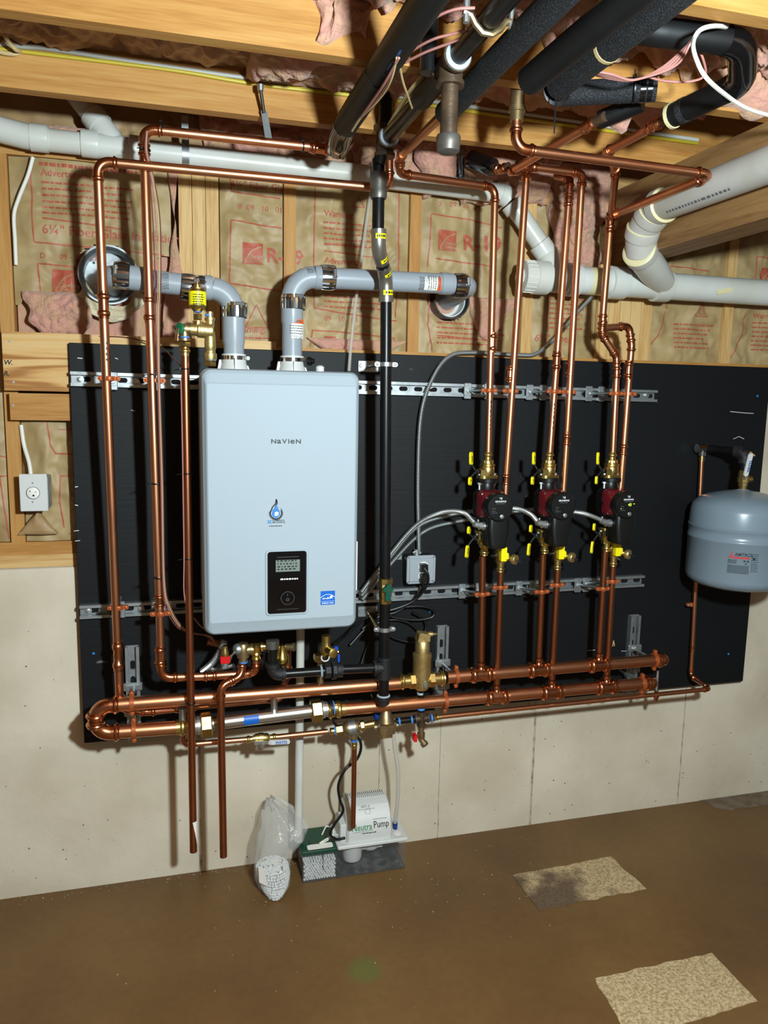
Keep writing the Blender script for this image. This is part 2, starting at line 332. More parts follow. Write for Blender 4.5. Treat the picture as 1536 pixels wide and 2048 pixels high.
# ------------------------------------------------------------------ flat print: text and marks as thin geometry
def text2d(body, size=1.0, bold=0.0, align='LEFT', sx=1.0, spacing=1.0):
    cu = bpy.data.curves.new('t', 'FONT'); cu.body = body; cu.size = size; cu.offset = bold*size; cu.align_x = align
    cu.resolution_u = 2; cu.space_character = spacing
    ob = bpy.data.objects.new('t', cu); me = bpy.data.meshes.new_from_object(ob)
    vs = [(p.co.x*sx, p.co.y) for p in me.vertices]; fs = [tuple(f.vertices) for f in me.polygons]
    bpy.data.objects.remove(ob); bpy.data.curves.remove(cu); bpy.data.meshes.remove(me)
    return vs, fs
class Flat:
    def __init__(s): s.v = []; s.f = []
    def add(s, vs, fs, dx=0, dy=0): o = len(s.v); s.v += [(a+dx, b+dy) for a, b in vs]; s.f += [tuple(i+o for i in f) for f in fs]; return s
    def text(s, body, x, y, size, **k): v, f = text2d(body, size, **k); return s.add(v, f, x, y)
    def rect(s, x0, y0, x1, y1): return s.add([(x0, y0), (x1, y0), (x1, y1), (x0, y1)], [(0, 1, 2, 3)])
    def poly(s, pts): return s.add(pts, [tuple(range(len(pts)))])
    def line(s, pts, wd):
        for (ax, ay), (bx, by) in zip(pts, pts[1:]):
            l = math.hypot(bx-ax, by-ay) or 1; nx, ny = -(by-ay)/l*wd/2, (bx-ax)/l*wd/2
            s.add([(ax+nx, ay+ny), (ax-nx, ay-ny), (bx-nx, by-ny), (bx+nx, by+ny)], [(0, 1, 2, 3)])
        return s
    def disc(s, x, y, r, n=20, r0=0.0):
        o = [(x+r*math.cos(2*math.pi*i/n), y+r*math.sin(2*math.pi*i/n)) for i in range(n)]
        if not r0: return s.poly(o)
        q = [(x+r0*math.cos(2*math.pi*i/n), y+r0*math.sin(2*math.pi*i/n)) for i in range(n)]
        return s.add(o+q, [(i, (i+1) % n, n+(i+1) % n, n+i) for i in range(n)])
    def dashes(s, x0, x1, y, h, lo=.006, hi=.022, gap=.004, rnd=None):
        """a line of print too small to read"""
        rnd = rnd or random; x = x0
        while x < x1 - lo:
            l = min(rnd.uniform(lo, hi), x1-x); s.rect(x, y, x+l, y+h); x += l+gap
        return s
    def onto(s, parent, name, mat, fn, cut=None, label=None):
        """fn(a,b) -> world point; CUT: longest edge before mapping"""
        bm = bmesh.new(); vs = [bm.verts.new((a, b, 0)) for a, b in s.v]
        for f in s.f:
            try: bm.faces.new([vs[i] for i in f])
            except ValueError: pass
        if cut:
            bmesh.ops.triangulate(bm, faces=bm.faces)
            for _ in range(6):
                es = [e for e in bm.edges if e.calc_length() > cut]
                if not es: break
                bmesh.ops.subdivide_edges(bm, edges=es, cuts=1, use_grid_fill=False)
                bmesh.ops.triangulate(bm, faces=[f for f in bm.faces if len(f.verts) > 3])
        off = root(parent)
        for p in bm.verts: p.co = fn(p.co.x, p.co.y) - off
        me = bpy.data.meshes.new(name); bm.to_mesh(me); bm.free()
        o = link(name, me, mat, parent)
        if label: o['label'] = label
        return o
def arc(c, r, a0, a1, n=10): return [(c[0]+r*math.cos(math.radians(a0+(a1-a0)*i/n)), c[1]+r*math.sin(math.radians(a0+(a1-a0)*i/n))) for i in range(n+1)]
def smooth_path(pts, n=8):
    pts = [Vector(p) for p in pts]; out = []; P = [pts[0]*2-pts[1]] + pts + [pts[-1]*2-pts[-2]]
    for i in range(1, len(P)-2):
        a, b, c, d = P[i-1:i+3]
        for k in range(n):
            t = k/n; out.append(((b*2) + (c-a)*t + (a*2-b*5+c*4-d)*t*t + (b*3-a-c*3+d)*t**3)*.5)
    out.append(pts[-1]); return out
# ------------------------------------------------------------------ the room: floor, concrete, framing, ceiling
F = struct('floor', MB().add([V(-2.4, -5, 0), V(4.2, -5, 0), V(4.2, .3, 0), V(-2.4, .3, 0), V(-2.4, -5, -.1), V(4.2, -5, -.1), V(4.2, .3, -.1), V(-2.4, .3, -.1)],
      [(0, 1, 2, 3), (7, 6, 5, 4), (0, 4, 5, 1), (1, 5, 6, 2), (2, 6, 7, 3), (3, 7, 4, 0)]), 'floor_brown')
def ragged_slab(pts, step, amp, h, seed):
    out = []; k = len(pts); rnd = random.Random(seed)
    for i in range(k):
        a, b = Vector(pts[i]), Vector(pts[(i+1) % k]); n = max(2, int((b-a).length/step)); nr = V(-(b-a).y, (b-a).x, 0).normalized()
        for j in range(n):
            p = a.lerp(b, j/n); out.append(p + nr*amp*(noise.noise(p*22+V(seed, 0, 0)))*1.2 if j else p)
    m = MB(); top = [p+V(0, 0, h) for p in out]; m.rings([out, top]); return m
part(F, 'bare_patch', ragged_slab([(1.368, -.419, 0), (1.763, -.408, 0), (1.749, -.219, 0), (1.362, -.237, 0)], .012, .008, .0025, 1), 'bare_concrete', 'pale bare rectangle in the brown floor, dark stain along its near corner')
part(F, 'bare_patch', ragged_slab([(1.36, -.93, 0), (1.77, -.905, 0), (1.773, -.719, 0), (1.386, -.724, 0)], .012, .008, .0025, 5), 'bare_concrete', 'pale bare rectangle in the brown floor at its near corner')
part(F, 'bare_patch', ragged_slab([(2.38, -.05, 0), (2.9, -.06, 0), (2.9, .05, 0), (2.3, .05, 0)], .012, .02, .002, 9), 'damp_concrete', 'grey bare strip along the foot of the wall')
g = MB(); rnd = random.Random(3)
for i in range(70):
    x, y = rnd.uniform(.1, 1.5), -abs(rnd.gauss(.12, .22)); r = rnd.uniform(.0010, .0022)
    g.lathe(V(x, y, .0005), V(0, 0, 1), [(0, r), (r*.8, r*.7)], 5)
for i in range(110):
    x = rnd.uniform(-.3, 1.0); r = rnd.uniform(.0008, .0020); g.lathe(V(x, .034-abs(rnd.gauss(0, .02)), .0005), V(0, 0, 1), [(0, r), (r*.8, r*.6)], 5)
o = solo('grit', g, 'seam', 'pale crumbs of concrete grit strewn on the brown floor', 'grit'); o['kind'] = 'stuff'

# concrete foundation wall, stepped up behind the black panel
def concrete_block(x0, x1, top):
    m = MB(); y0, y1 = .040, .26; pr = [(y0, 0), (y0, top-.012), (y0+.004, top-.004), (y0+.014, top), (y1, top), (y1, 0)]
    return m.rings([[V(x0, y, z) for y, z in pr], [V(x1, y, z) for y, z in pr]])
W1 = struct('wall_back'); 
part(W1, 'foundation_wall', concrete_block(-2.4, .60, 1.064), 'concrete'); part(W1, 'foundation_wall', concrete_block(.60, 4.2, 1.700), 'concrete')
def seam(u, wd, z1, seed):
    x = PY(u, 1600, .04).x; m = MB(); a = []; b = []
    n = 46
    for i in range(n+1):
        z = z1*i/n; d = .002*noise.noise(V(seed, z*9, 0)); ww = wd*(1+.5*noise.noise(V(seed, z*31, 4)))
        a.append(V(x+d-ww/2, .0402, z)); b.append(V(x+d+ww/2, .0402, z))
    mid = [(p+q)/2 + V(0, -.0022*(1+.6*noise.noise(p*40)), 0) for p, q in zip(a, b)]
    k = n+1; fs = []
    for i in range(n): fs += [(i, k+i, k+i+1, i+1), (k+i, 2*k+i, 2*k+i+1, k+i+1)]
    m.add(a+mid+b, fs); part(W1, 'form_seam', m, 'seam')
for u, wd, z1, sd in ((400, .010, .5, 1), (757, .003, .5, 2), (1062, .010, .5, 3), (1355, .006, .5, 4), (877, .003, .5, 6)): seam(u, wd, z1, sd)
pm = MB(); rnd = random.Random(12)      # air-bubble pits and burrs on the concrete face
for i in range(230):
    x, z = rnd.uniform(-.45, 2.65), rnd.uniform(.02, .9) if rnd.random() < .8 else rnd.uniform(.02, .25)
    if 0 < x < 2.44 and z > .5: continue
    r = rnd.choice([.0012, .0016, .002, .003]); pm.lathe(V(x, .0405, z), V(0, -1, 0), [(0, r), (.0009, r*.8)], 6, sx=rnd.uniform(.6, 1.3))
o = part(W1, 'pit_mark', pm, 'grey_ink'); o['kind'] = 'stuff'

W2 = struct('wall_upper')
YS = .056
def stud(x0, x1, z0, z1, mat='pale_lumber_z'): part(W2, 'stud', MB().box((x0, YS, z0), (x1, YS+.14, z1)), mat)
ZT = 2.245
stud(-.187, -.149, 1.14, ZT, 'lumber_z'); stud(-.60, -.562, 1.14, ZT)
for i in range(3): stud(.315+.0395*i, .353+.0395*i, 1.14, ZT)
for x in (.629, 1.037, 1.444): stud(x, x+.038, 1.74, ZT, 'lumber_z' if x < 1.1 else 'pale_lumber_z')
for i in range(5): stud(1.735+.0435*i, 1.777+.0435*i, 1.74, 2.065)
for x in (2.258, 2.664): stud(x, x+.038, 1.74, ZT)
part(W2, 'sill_plate', MB().box((-2.4, YS-.006, 1.064), (.60, YS+.14, 1.102)), 'pale_lumber_x')
part(W2, 'sill_plate', MB().box((-2.4, YS, 1.102), (.60, YS+.14, 1.14)), 'lumber_x')
part(W2, 'sill_plate', MB().box((.60, .020, 1.700), (4.2, YS+.14, 1.740)), 'lumber_x')
part(W2, 'top_plate', MB().box((-2.4, YS, ZT), (1.74, YS+.14, 2.30)), 'lumber_x')
part(W2, 'top_plate', MB().box((1.865, YS, ZT), (4.2, YS+.14, 2.30)), 'lumber_x')
part(W2, 'sheathing', MB().box((-2.4, .2, 1.064), (4.2, .215, 2.30)), 'osb')
part(W2, 'rim_board', MB().box((-2.4, .17, 2.30), (4.2, .208, 2.535)), 'osb')

CE = struct('ceiling')
ZJ = 2.300
for y in (-.300, -.708, -1.116, -1.524, -1.932, -2.34, -2.75, -3.16): part(CE, 'joist', MB().box((-2.4, y, ZJ), (4.2, y+.038, 2.535)), 'lumber_x')
part(CE, 'subfloor', MB().box((-2.4, -3.6, 2.535), (4.2, .2, 2.555)), 'osb')
for i in range(3): part(CE, 'girder', MB().box((1.750+.037*i, -3.4, 2.062), (1.786+.037*i, .17, ZJ)), 'girder_wood')

# boards nailed across the studs behind the panel
b = thing('wall_board', 'wide knotty board with handwritten letters, nailed across the studs beside the black panel', 'board', V(-.16, .037, 1.58))
part(b, 'plank', MB().box((-.178, .019, 1.590), (.60, YS-.0005, 1.756)), 'knotty_pine')
for s_, v_ in (('W.', 729), ('R.', 751)): Flat().text(s_, 0, 0, .019, bold=.02).onto(b, 'handwriting', 'black_ink', lambda a, c: PY(7, v_, .0185)+V(a+c*.2, 0, c))
for u, v in ((20, 683), (27, 764)): part(b, 'screw', MB().lathe(PY(u, v, .019), V(0, -1, 0), [(0, .004), (.001, .0035), (.0011, .001)], 10), 'zinc')
b = thing('wall_board', 'narrow orange-brown board just under the handwritten plank beside the black panel', 'board', V(-.1, .037, 1.5))
part(b, 'plank', MB().box((-.166, .019, 1.506), (.60, YS-.0005, 1.583)), 'lumber_x')
part(b, 'screw', MB().lathe(PY(26, 811, .019), V(0, -1, 0), [(0, .004), (.001, .0035), (.0011, .001)], 10), 'zinc')

# the black plywood panel
p = thing('plywood_panel', 'large plywood sheet painted black that carries the heating equipment', 'panel', V(1.22, .01, .51))
part(p, 'sheet', MB().rbox((0, 0, .5105), (2.4384, .0188, 1.7297), .004), 'black_plywood')
for u, v in ((187, 1307), (860, 1223), (1515, 792), (1457, 1308)): part(p, 'screw_cap', MB().lathe(PY(u, v, 0), V(0, -1, 0), [(0, .0045), (.0012, .0035)], 10), 'blue_ink')
def scratch(pts, wd, mat='white_ink'): Flat().line([( PY(u, v, 0).x, PY(u, v, 0).z) for u, v in pts], wd).onto(p, 'scratch', mat, lambda a, c: V(a, -.0006, c))
for pts, wd in (([(1460, 823), (1490, 826), (1507, 827)], .0016), ([(1466, 878), (1478, 873), (1488, 878)], .0014), ([(1234, 1176-60), (1240, 1120)], .001), ([(1258, 1302), (1242, 1302)], .0012), ([(1175, 1301), (1190, 1300)], .0016),
                ([(150, 1010), (156, 1011)], .002), ([(148, 1062), (158, 1061)], .0016), ([(150, 1082), (160, 1081)], .0016), ([(150, 974), (156, 973)], .002), ([(155, 716), (165, 717)], .002), ([(230, 716), (236, 718)], .0016), ([(262, 820), (270, 822)], .0016)): scratch(pts, wd)
scratch([(1225, 1293), (1227, 1280), (1229, 1292)], .003, 'pale_lumber_z'); scratch([(1498, 915), (1500, 904), (1510, 912)], .005, 'pale_lumber_z')

# ------------------------------------------------------------------ insulation
def _hash(i, j, k): n = math.sin(i*127.1+j*311.7+k*74.7)*43758.5453; return (n-math.floor(n))*2-1
def facet(x, z, k):
    """piecewise-linear lattice: flat facets with sharp folds between them"""
    i, j = math.floor(x), math.floor(z); fx, fz = x-i, z-j; h = lambda p, q: _hash(i+p, j+q, k)
    if _hash(i, j, k+50) > 0:
        return h(0, 0)+(h(1, 0)-h(0, 0))*fx+(h(1, 1)-h(1, 0))*fz if fx > fz else h(0, 0)+(h(1, 1)-h(0, 1))*fx+(h(0, 1)-h(0, 0))*fz
    return h(0, 0)+(h(1, 0)-h(0, 0))*fx+(h(0, 1)-h(0, 0))*fz if fx+fz < 1 else h(1, 1)+(h(0, 1)-h(1, 1))*(1-fx)+(h(1, 0)-h(1, 1))*(1-fz)
def crease(x, z, s):
    wx, wz = noise.noise(V(x*11, z*11, s))*.025, noise.noise(V(x*11, z*11, s+9))*.025; x += wx; z += wz; a = 0.0
    for k, (c, am, an) in enumerate(((.075, .0105, .4), (.034, .0075, 1.0), (.016, .0036, .2))):
        ca, sa = math.cos(an+s), math.sin(an+s); a += am*facet((x*ca+z*sa)/c, (z*ca-x*sa)/(c*1.25), s*7+k)
    return a
class Batt:
    def __init__(s, x0, x1, z0, z1, seed, amp=1.0, y0=.060, hole=None, torn=None):
        s.x0, s.x1, s.z0, s.z1, s.seed, s.amp, s.yy, s.hole, s.torn = x0, x1, z0, z1, seed, amp, y0, hole, torn
    def y(s, x, z):
        u = (x-s.x0)/(s.x1-s.x0); e = max(0., min(1., min(u, 1-u)*9)); return s.yy + .012*(1-e*.2) - e*s.amp*(crease(x, z, s.seed)+.004)*.9
    def build(s, label, mat='kraft'):
        t = thing('insulation_batt', label, 'insulation', V((s.x0+s.x1)/2, .07, s.z0), 'faced batts between the studs')
        nx, nz = max(6, int((s.x1-s.x0)/.0062)), max(6, int((s.z1-s.z0)/.0062)); vs = []; fs = []; ok = []
        for j in range(nz+1):
            for i in range(nx+1):
                x, z = s.x0+(s.x1-s.x0)*i/nx, s.z0+(s.z1-s.z0)*j/nz; vs.append(V(x, s.y(x, z), z))
                ok.append(not (s.hole and (x-s.hole[0])**2+(z-s.hole[1])**2 < s.hole[2]**2) and not (s.torn and s.torn(x, z)))
        W = nx+1
        for j in range(nz):
            for i in range(nx):
                q = (j*W+i, j*W+i+1, (j+1)*W+i+1, (j+1)*W+i)
                if all(ok[k] for k in q): fs.append(q)
        used = sorted({k for f in fs for k in f}); mp = {k: i for i, k in enumerate(used)}
        part(t, 'paper_facing', MB().add([vs[k] for k in used], [tuple(mp[k] for k in f) for f in fs]), mat, ang=70)
        m = MB().box((s.x0+.002, .095, s.z0), (s.x1-.002, .198, s.z1)); part(t, 'fiberglass_core', m, 'fiberglass'); s.t = t; return s
    def ink(s, fl, name='printing', mat='kraft_red'): fl.onto(s.t, name, mat, lambda a, b: V(a, s.y(a, b)-.0016, b), cut=.011); return s
    def frame_lines(s, pts, wd=.004): return s.ink(Flat().line(pts, wd), 'printed_line')
    def logo(s, x, z, k):
        f = Flat(); a = .034*k
        s.ink(Flat().rect(x, z, x+2*a, z+2*a), 'logo_square')
        g = Flat().line(arc((x+2.2*a, z-.3*a), 2.0*a, 100, 172, 8), .003*k); g.text('Owens', x+a*.5, z+a*.55, .02*k, bold=.01).text('Corning', x+a*.2, z+a*.14, .02*k, bold=.01)
        g.onto(s.t, 'logo_lettering', 'kraft', lambda a_, b_: V(a_, s.y(a_, b_)-.0030, b_), cut=.011); return s
    def para(s, head, x0, x1, z, rows, h=.0052, size=.026):
        f = Flat()
        if head: f.text(head, x0, z, size, bold=.014)
        rn = random.Random(int(x0*999)+rows)
        for i in range(rows): f.dashes(x0, x1-rn.uniform(0, .06), z-.020-i*.0165, h, rnd=rn)
        return s.ink(f, 'printed_paragraph')
VC = PY(213, 550, .05)
def torn_b1(x, z):
    lim = 1.83 + .05*noise.noise(V(x*14, 2, 1)) + max(0, (x-.02))*.62
    return z < lim if z > 1.76 else False
b1 = Batt(-.147, .292, 1.76, 2.243, 1, hole=(VC.x, VC.z, .086), torn=torn_b1).build('torn tan insulation batt with red printing around the metal flue hole')
b1.frame_lines([(-.088, 2.24), (-.090, 2.08), (-.088, 2.013), (.10, 2.006), (.27, 2.0)]); b1.frame_lines([(-.075, 1.85), (-.082, 1.955), (.02, 1.950)])
b1.para('Advertencia', -.062, .2, 2.196, 6); b1.ink(Flat().dashes(-.065, .2, 2.222, .01)); b1.frame_lines([(-.062, 2.08), (.15, 2.066)]); b1.ink(Flat().text('6\u00bc" Fiber Glass Insulation', -.065, 2.038, .036, bold=.012))
b1.ink(Flat().text('D      09 - 10 - 01', -.075, 1.970, .022, bold=.005)); b1.logo(-.045, 1.872, 1.0)
b1b = Batt(-.147, .315, 1.141, 1.510, 2, amp=.8).build('tan insulation batt below the two nailed boards, next to the outlet')
b1b.frame_lines([(-.075, 1.5), (-.068, 1.43), (-.055, 1.405), (.1, 1.402)]); b1b.frame_lines([(.1, 1.335), (-.045, 1.338), (-.05, 1.26), (-.04, 1.18)]); b1b.frame_lines([(-.045, 1.478), (.06, 1.478)], .003); b1b.frame_lines([(-.02, 1.262), (.06, 1.262)], .003); b1b.ink(Flat().text('00000', -.02, 1.275, .022))
b0 = Batt(-.56, -.189, 1.141, 2.243, 3).build('sliver of tan insulation batt beyond the leftmost stud')
b0.frame_lines([(-.25, 2.24), (-.245, 1.95), (-.20, 1.945)]); b0.frame_lines([(-.22, 1.5), (-.215, 1.40), (-.19, 1.395)]); b0.frame_lines([(-.19, 1.34), (-.212, 1.338), (-.195, 1.15)])
b2 = Batt(.436, .627, 1.742, 2.243, 4).build('tan insulation batt between the triple stud and the grey vent elbow')
b2.frame_lines([(.62, 2.193), (.47, 2.20), (.468, 2.243)]); b2.frame_lines([(.625, 2.105), (.468, 2.115), (.462, 1.93), (.625, 1.915)]); b2.logo(.502, 1.99, .93); b2.ink(Flat().text('R-19', .575, 2.0, .062, bold=.02))
b2.ink(Flat().text('0  09   10   01', .49, 2.15, .024)); b2.ink(Flat().text('6\u00bc" Fiber Glass', .47, 2.215, .028, bold=.01)); b2.ink(Flat().line([(.545, 1.87), (.58, 1.80), (.51, 1.80), (.545, 1.87)], .003)); b2.para('Warning:', .475, .62, 1.785, 2)
b3 = Batt(.668, 1.036, 1.742, 2.243, 5).build('tan insulation batt with long warning text behind the grey vent pipe')
b3.frame_lines([(.728, 2.243), (.722, 1.95), (.726, 1.868), (.93, 1.845), (1.0, 1.84)]); b3.frame_lines([(1.0, 2.243), (1.005, 2.05), (.995, 1.85)]); b3.frame_lines([(.715, 1.75), (.722, 1.80), (.8, 1.798), (.995, 1.785), (.99, 1.75)])
b3.para('Warning:', .755, .96, 2.150, 5); b3.frame_lines([(.757, 2.045), (.97, 2.035)], .003); b3.ink(Flat().text('call 1-419-248-5511', .755, 2.062, .016, bold=.005)); b3.para('Advertencia', .757, .965, 2.008, 8); b3.ink(Flat().text('09   10   01', .76, 1.83, .024)); b3.logo(.76, 1.745, .55)
b3.ink(Flat().line([(.845, 2.185), (.885, 2.185), (.865, 2.215), (.845, 2.185)], .003))
b4 = Batt(1.077, 1.443, 1.742, 2.243, 6, hole=(1.179, 1.915, .066)).build('tan insulation batt with a large red R-19 above the second flue hole')
b4.frame_lines([(1.105, 2.02), (1.112, 2.187), (1.25, 2.18), (1.36, 2.160)]); b4.logo(1.138, 2.075, .95); b4.ink(Flat().text('R-19', 1.225, 2.082, .070, bold=.022)); b4.frame_lines([(1.13, 2.048), (1.33, 2.034)]); b4.ink(Flat().text('0    09 - 10   01', 1.135, 2.213, .024))
b4.frame_lines([(1.115, 1.95), (1.11, 1.835), (1.125, 1.75)]); b4.para(None, 1.14, 1.40, 1.86, 5); b4.ink(Flat().line([(1.14, 1.80), (1.36, 1.79)], .004))
b5 = Batt(1.483, 1.733, 1.742, 2.243, 7).build('tan insulation batt behind the copper risers beside the stud post')
b5.frame_lines([(1.545, 1.83), (1.54, 1.965), (1.60, 1.975)]); b5.para(None, 1.55, 1.70, 1.975, 8); b5.ink(Flat().text('6\u00bc" Fiber', 1.50, 1.795, .034, bold=.012))
b6 = Batt(1.954, 2.257, 1.742, 2.243, 8).build('tan insulation batt with a red triangle under the white drain pipe')
b6.frame_lines([(2.02, 1.93), (2.022, 2.08), (2.18, 2.07)]); b6.frame_lines([(2.015, 1.92), (1.99, 1.83), (1.965, 1.80)]); b6.ink(Flat().line([(2.135, 1.91), (2.168, 1.965), (2.19, 1.908), (2.135, 1.91)], .003).line([(2.15, 1.918), (2.168, 1.95), (2.18, 1.917), (2.15, 1.918)], .002)); b6.para(None, 2.055, 2.24, 1.895, 6)
b7 = Batt(2.297, 2.662, 1.742, 2.243, 9).build('tan insulation batt with small red logo at the far end of the wall')
b7.frame_lines([(2.385, 1.98), (2.388, 2.135), (2.6, 2.125)]); b7.frame_lines([(2.36, 1.93), (2.345, 1.83), (2.31, 1.765)]); b7.logo(2.412, 2.04, .85); b7.ink(Flat().text('R-19', 2.49, 2.05, .06, bold=.02)); b7.para('Warning:', 2.40, 2.6, 1.915, 7)

def fluff(name, label, nu, nv, fn, amp, mat='fiberglass', group='loose insulation overhead', seed=0, fr=9, thick=.02, rag=.035):
    """lumpy blanket: fn(u,v)->(point,normal)"""
    vs = []; 
    def fr_(u, v):
        p, n = fn(u, v)
        if abs(n.y) > .5 and rag: q = p*17+V(seed*3, 0, 0); p = p+V(noise.noise(q), 0, noise.noise(q+V(7, 3, 1))*(1-v*.9))*rag
        return p, n
    for j in range(nv+1):
        for i in range(nu+1):
            p, n = fr_(i/nu, j/nv); q = p*fr+V(seed, seed*2, 0)
            d = noise.noise(q)*.6+abs(noise.noise(q*2.3))*.5+(.5-abs(noise.noise(q*5)))*.18+noise.noise(q*11)*.05; e = min(1, min(i, nu-i)/2.)*min(1, min(j, nv-j)/2.)
            vs.append(p+n*amp*(d*(.25+.75*e)))
    W = nu+1; top = len(vs); fs = [(j*W+i, j*W+i+1, (j+1)*W+i+1, (j+1)*W+i) for j in range(nv) for i in range(nu)]
    for j in range(nv+1):
        for i in range(nu+1): p, n = fr_(i/nu, j/nv); vs.append(p-n*thick)
    fs += [tuple(reversed([k+top for k in f])) for f in fs[:nu*nv]]
    bd = [i for i in range(nu)] + [j*W+nu for j in range(nv)] + [nv*W+i for i in range(nu, 0, -1)] + [j*W for j in range(nv, 0, -1)]
    fs += [(a, a+top, b_+top, b_) for a, b_ in zip(bd, bd[1:]+bd[:1])]
    return solo(name, MB().add(vs, fs), mat, label, 'insulation', group, ang=75)
def bay(x0, x1, y0, y1, z, sag=.0):
    def fn(u, v): return V(x0+(x1-x0)*u, y0+(y1-y0)*v, z-sag*math.sin(math.pi*v)), V(0, 0, -1)
    return fn
fluff('insulation_blanket', 'brownish film-covered insulation between the two joists over the panel end with the boards', 120, 46, bay(-.45, .50, -.666, -.306, 2.408, -.006), .055, 'fiberglass_film', seed=1)
fluff('insulation_blanket', 'pink insulation drooping over the joist above the boiler', 56, 46, bay(.48, .86, -.666, -.312, 2.388, .01), .06, seed=2, fr=12)
fluff('insulation_blanket', 'pink insulation in the joist bay above the three pumps', 110, 46, bay(.84, 1.75, -.666, -.306, 2.41), .06, seed=3, fr=12)
fluff('insulation_blanket', 'pink insulation in the next joist bay above the black gas main', 100, 46, bay(.25, 1.12, -1.074, -.712, 2.43), .08, seed=4, fr=12)
fluff('insulation_blanket', 'big bright lump of pink insulation below the white looping cable', 110, 60, bay(1.10, 1.95, -1.074, -.700, 2.40, .02), .09, seed=5, fr=13)
fluff('insulation_blanket', 'pink insulation high in the bay over the boiler nearest the photographer', 60, 24, bay(.1, 1.6, -1.50, -1.12, 2.47), .07, seed=6)
fluff('insulation_blanket', 'pink insulation behind the first joist over the white drain pipe', 60, 24, bay(.34, 1.74, -.255, .165, 2.43), .07, seed=7)
def rim(x0, x1, z0, z1, y=.08, ty=.09):
    def fn(u, v): return V(x0+(x1-x0)*u, y+ty*v*.2, z0+(z1-z0)*v), V(0, -1, 0)
    return fn
fluff('insulation_batt', 'tan faced batt stuffed into the rim above the angled white pipe', 40, 18, rim(-.6, .06, 2.302, 2.52, .10), .04, 'kraft_dark', seed=8, fr=6)
fluff('insulation_batt', 'shadowed tan faced batt in the rim above the copper elbow', 30, 18, rim(.10, .40, 2.302, 2.52, .11), .04, 'kraft_dark', seed=9, fr=6)
fluff('insulation_blanket', 'pink rim insulation behind the hanging strap over the boiler', 70, 34, rim(.38, .86, 2.302, 2.52, .09), .06, seed=10, fr=13)
fluff('insulation_blanket', 'pink rim insulation behind the black gas tee and copper elbows', 110, 34, rim(.84, 1.74, 2.302, 2.52, .07), .07, seed=11, fr=13)
def hang(x0, x1, z0, z1, y, bulge):
    def fn(u, v): return V(x0+(x1-x0)*u+(.5-u)*.12*(1-v), y-bulge*math.sin(math.pi*min(1, v*1.0))*math.sin(math.pi*u), z0+(z1-z0)*v), V(0, -1, 0)
    return fn
fluff('insulation_clump', 'pink insulation sagging down behind the copper risers to the white drain wye', 70, 90, hang(1.50, 1.755, 1.985, 2.38, .04, .06), .05, seed=12, fr=13)
fluff('insulation_clump', 'pink insulation bulging over the top plate beside the metal pipe strap', 80, 40, hang(1.02, 1.56, 2.235, 2.42, .03, .05), .06, seed=13, fr=11)
fluff('insulation_clump', 'pink insulation pulled out below the metal flue hole above the boards', 34, 24, hang(-.13, .10, 1.757, 1.875, .055, .03), .035, seed=14, fr=18)
fluff('insulation_clump', 'pink insulation strip squeezed beside the triple stud', 14, 50, hang(.285, .318, 1.757, 2.243, .058, .01), .016, rag=.006, seed=15, fr=22)
fluff('insulation_clump', 'loose pink insulation lying on the sill between grey vent and black gas pipe', 44, 10, hang(.70, 1.03, 1.738, 1.775, .05, .012), .015, rag=.006, seed=16, fr=22)
fluff('insulation_clump', 'pink insulation tuft below the second flue hole', 26, 22, hang(1.24, 1.42, 1.80, 1.93, .052, .012), .02, seed=17, fr=20)
fluff('insulation_clump', 'torn pink insulation tuft hanging off the joist beside the black pipes', 60, 44, hang(PY(585, 30, -.72).x, PY(790, 30, -.72).x, PY(690, 70, -.72).z, 2.53, -.716, .03), .045, seed=18, fr=16)
fluff('insulation_clump', 'ragged pink insulation tongue hanging below the short black foam pipe', 20, 22, hang(1.28, 1.44, 2.27, 2.42, -.62, .03), .05, seed=19, fr=14)
fluff('insulation_clump', 'pink insulation bulging under the black elbow by the white cable', 26, 20, hang(1.50, 1.95, 2.30, 2.46, -.72, .05), .06, seed=20, fr=10)
fluff('insulation_clump', 'pink insulation lip curling along the leftmost white drain pipe', 46, 6, hang(-.16, .16, 2.300, 2.325, .03, .01), .014, rag=.006, seed=21, fr=24)
fluff('insulation_clump', 'pink insulation flap over the joist near the top edge above the boiler', 30, 20, hang(.36, .70, 2.40, 2.53, -.712, .01), .03, seed=22, fr=13)
# ------------------------------------------------------------------ pipe kit
R12, R34, R1, R114, R112 = .00795, .0111, .0143, .0175, .0206
def bead(m, p, d, r, s=.020, n=18):
    """press socket that starts at p and runs along d"""
    return m.lathe(p, d, [(0, r*1.08), (s*.40, r*1.08), (s*.48, r*1.30), (s*.62, r*1.37), (s*.76, r*1.30), (s*.84, r*1.10), (s, r*1.15), (s, r*1.0)], n)
def arc3(a, p, b, R):
    """arc that rounds the corner a-p-b: points, start, end"""
    d0, d1 = (a-p).normalized(), (b-p).normalized(); th = d0.angle(d1); t = R/math.tan(th/2)
    t = min(t, (a-p).length*.48, (b-p).length*.48); R = t*math.tan(th/2)
    s, e = p+d0*t, p+d1*t; c = p+(d0+d1).normalized()*(R/math.sin(th/2)); out = []
    va, vb = s-c, e-c; om = va.angle(vb); n = max(4, int(om/.22))
    for i in range(n+1):
        k = i/n; out.append(c + (va*math.sin((1-k)*om)+vb*math.sin(k*om))/math.sin(om))
    return out, s, e, d0, d1
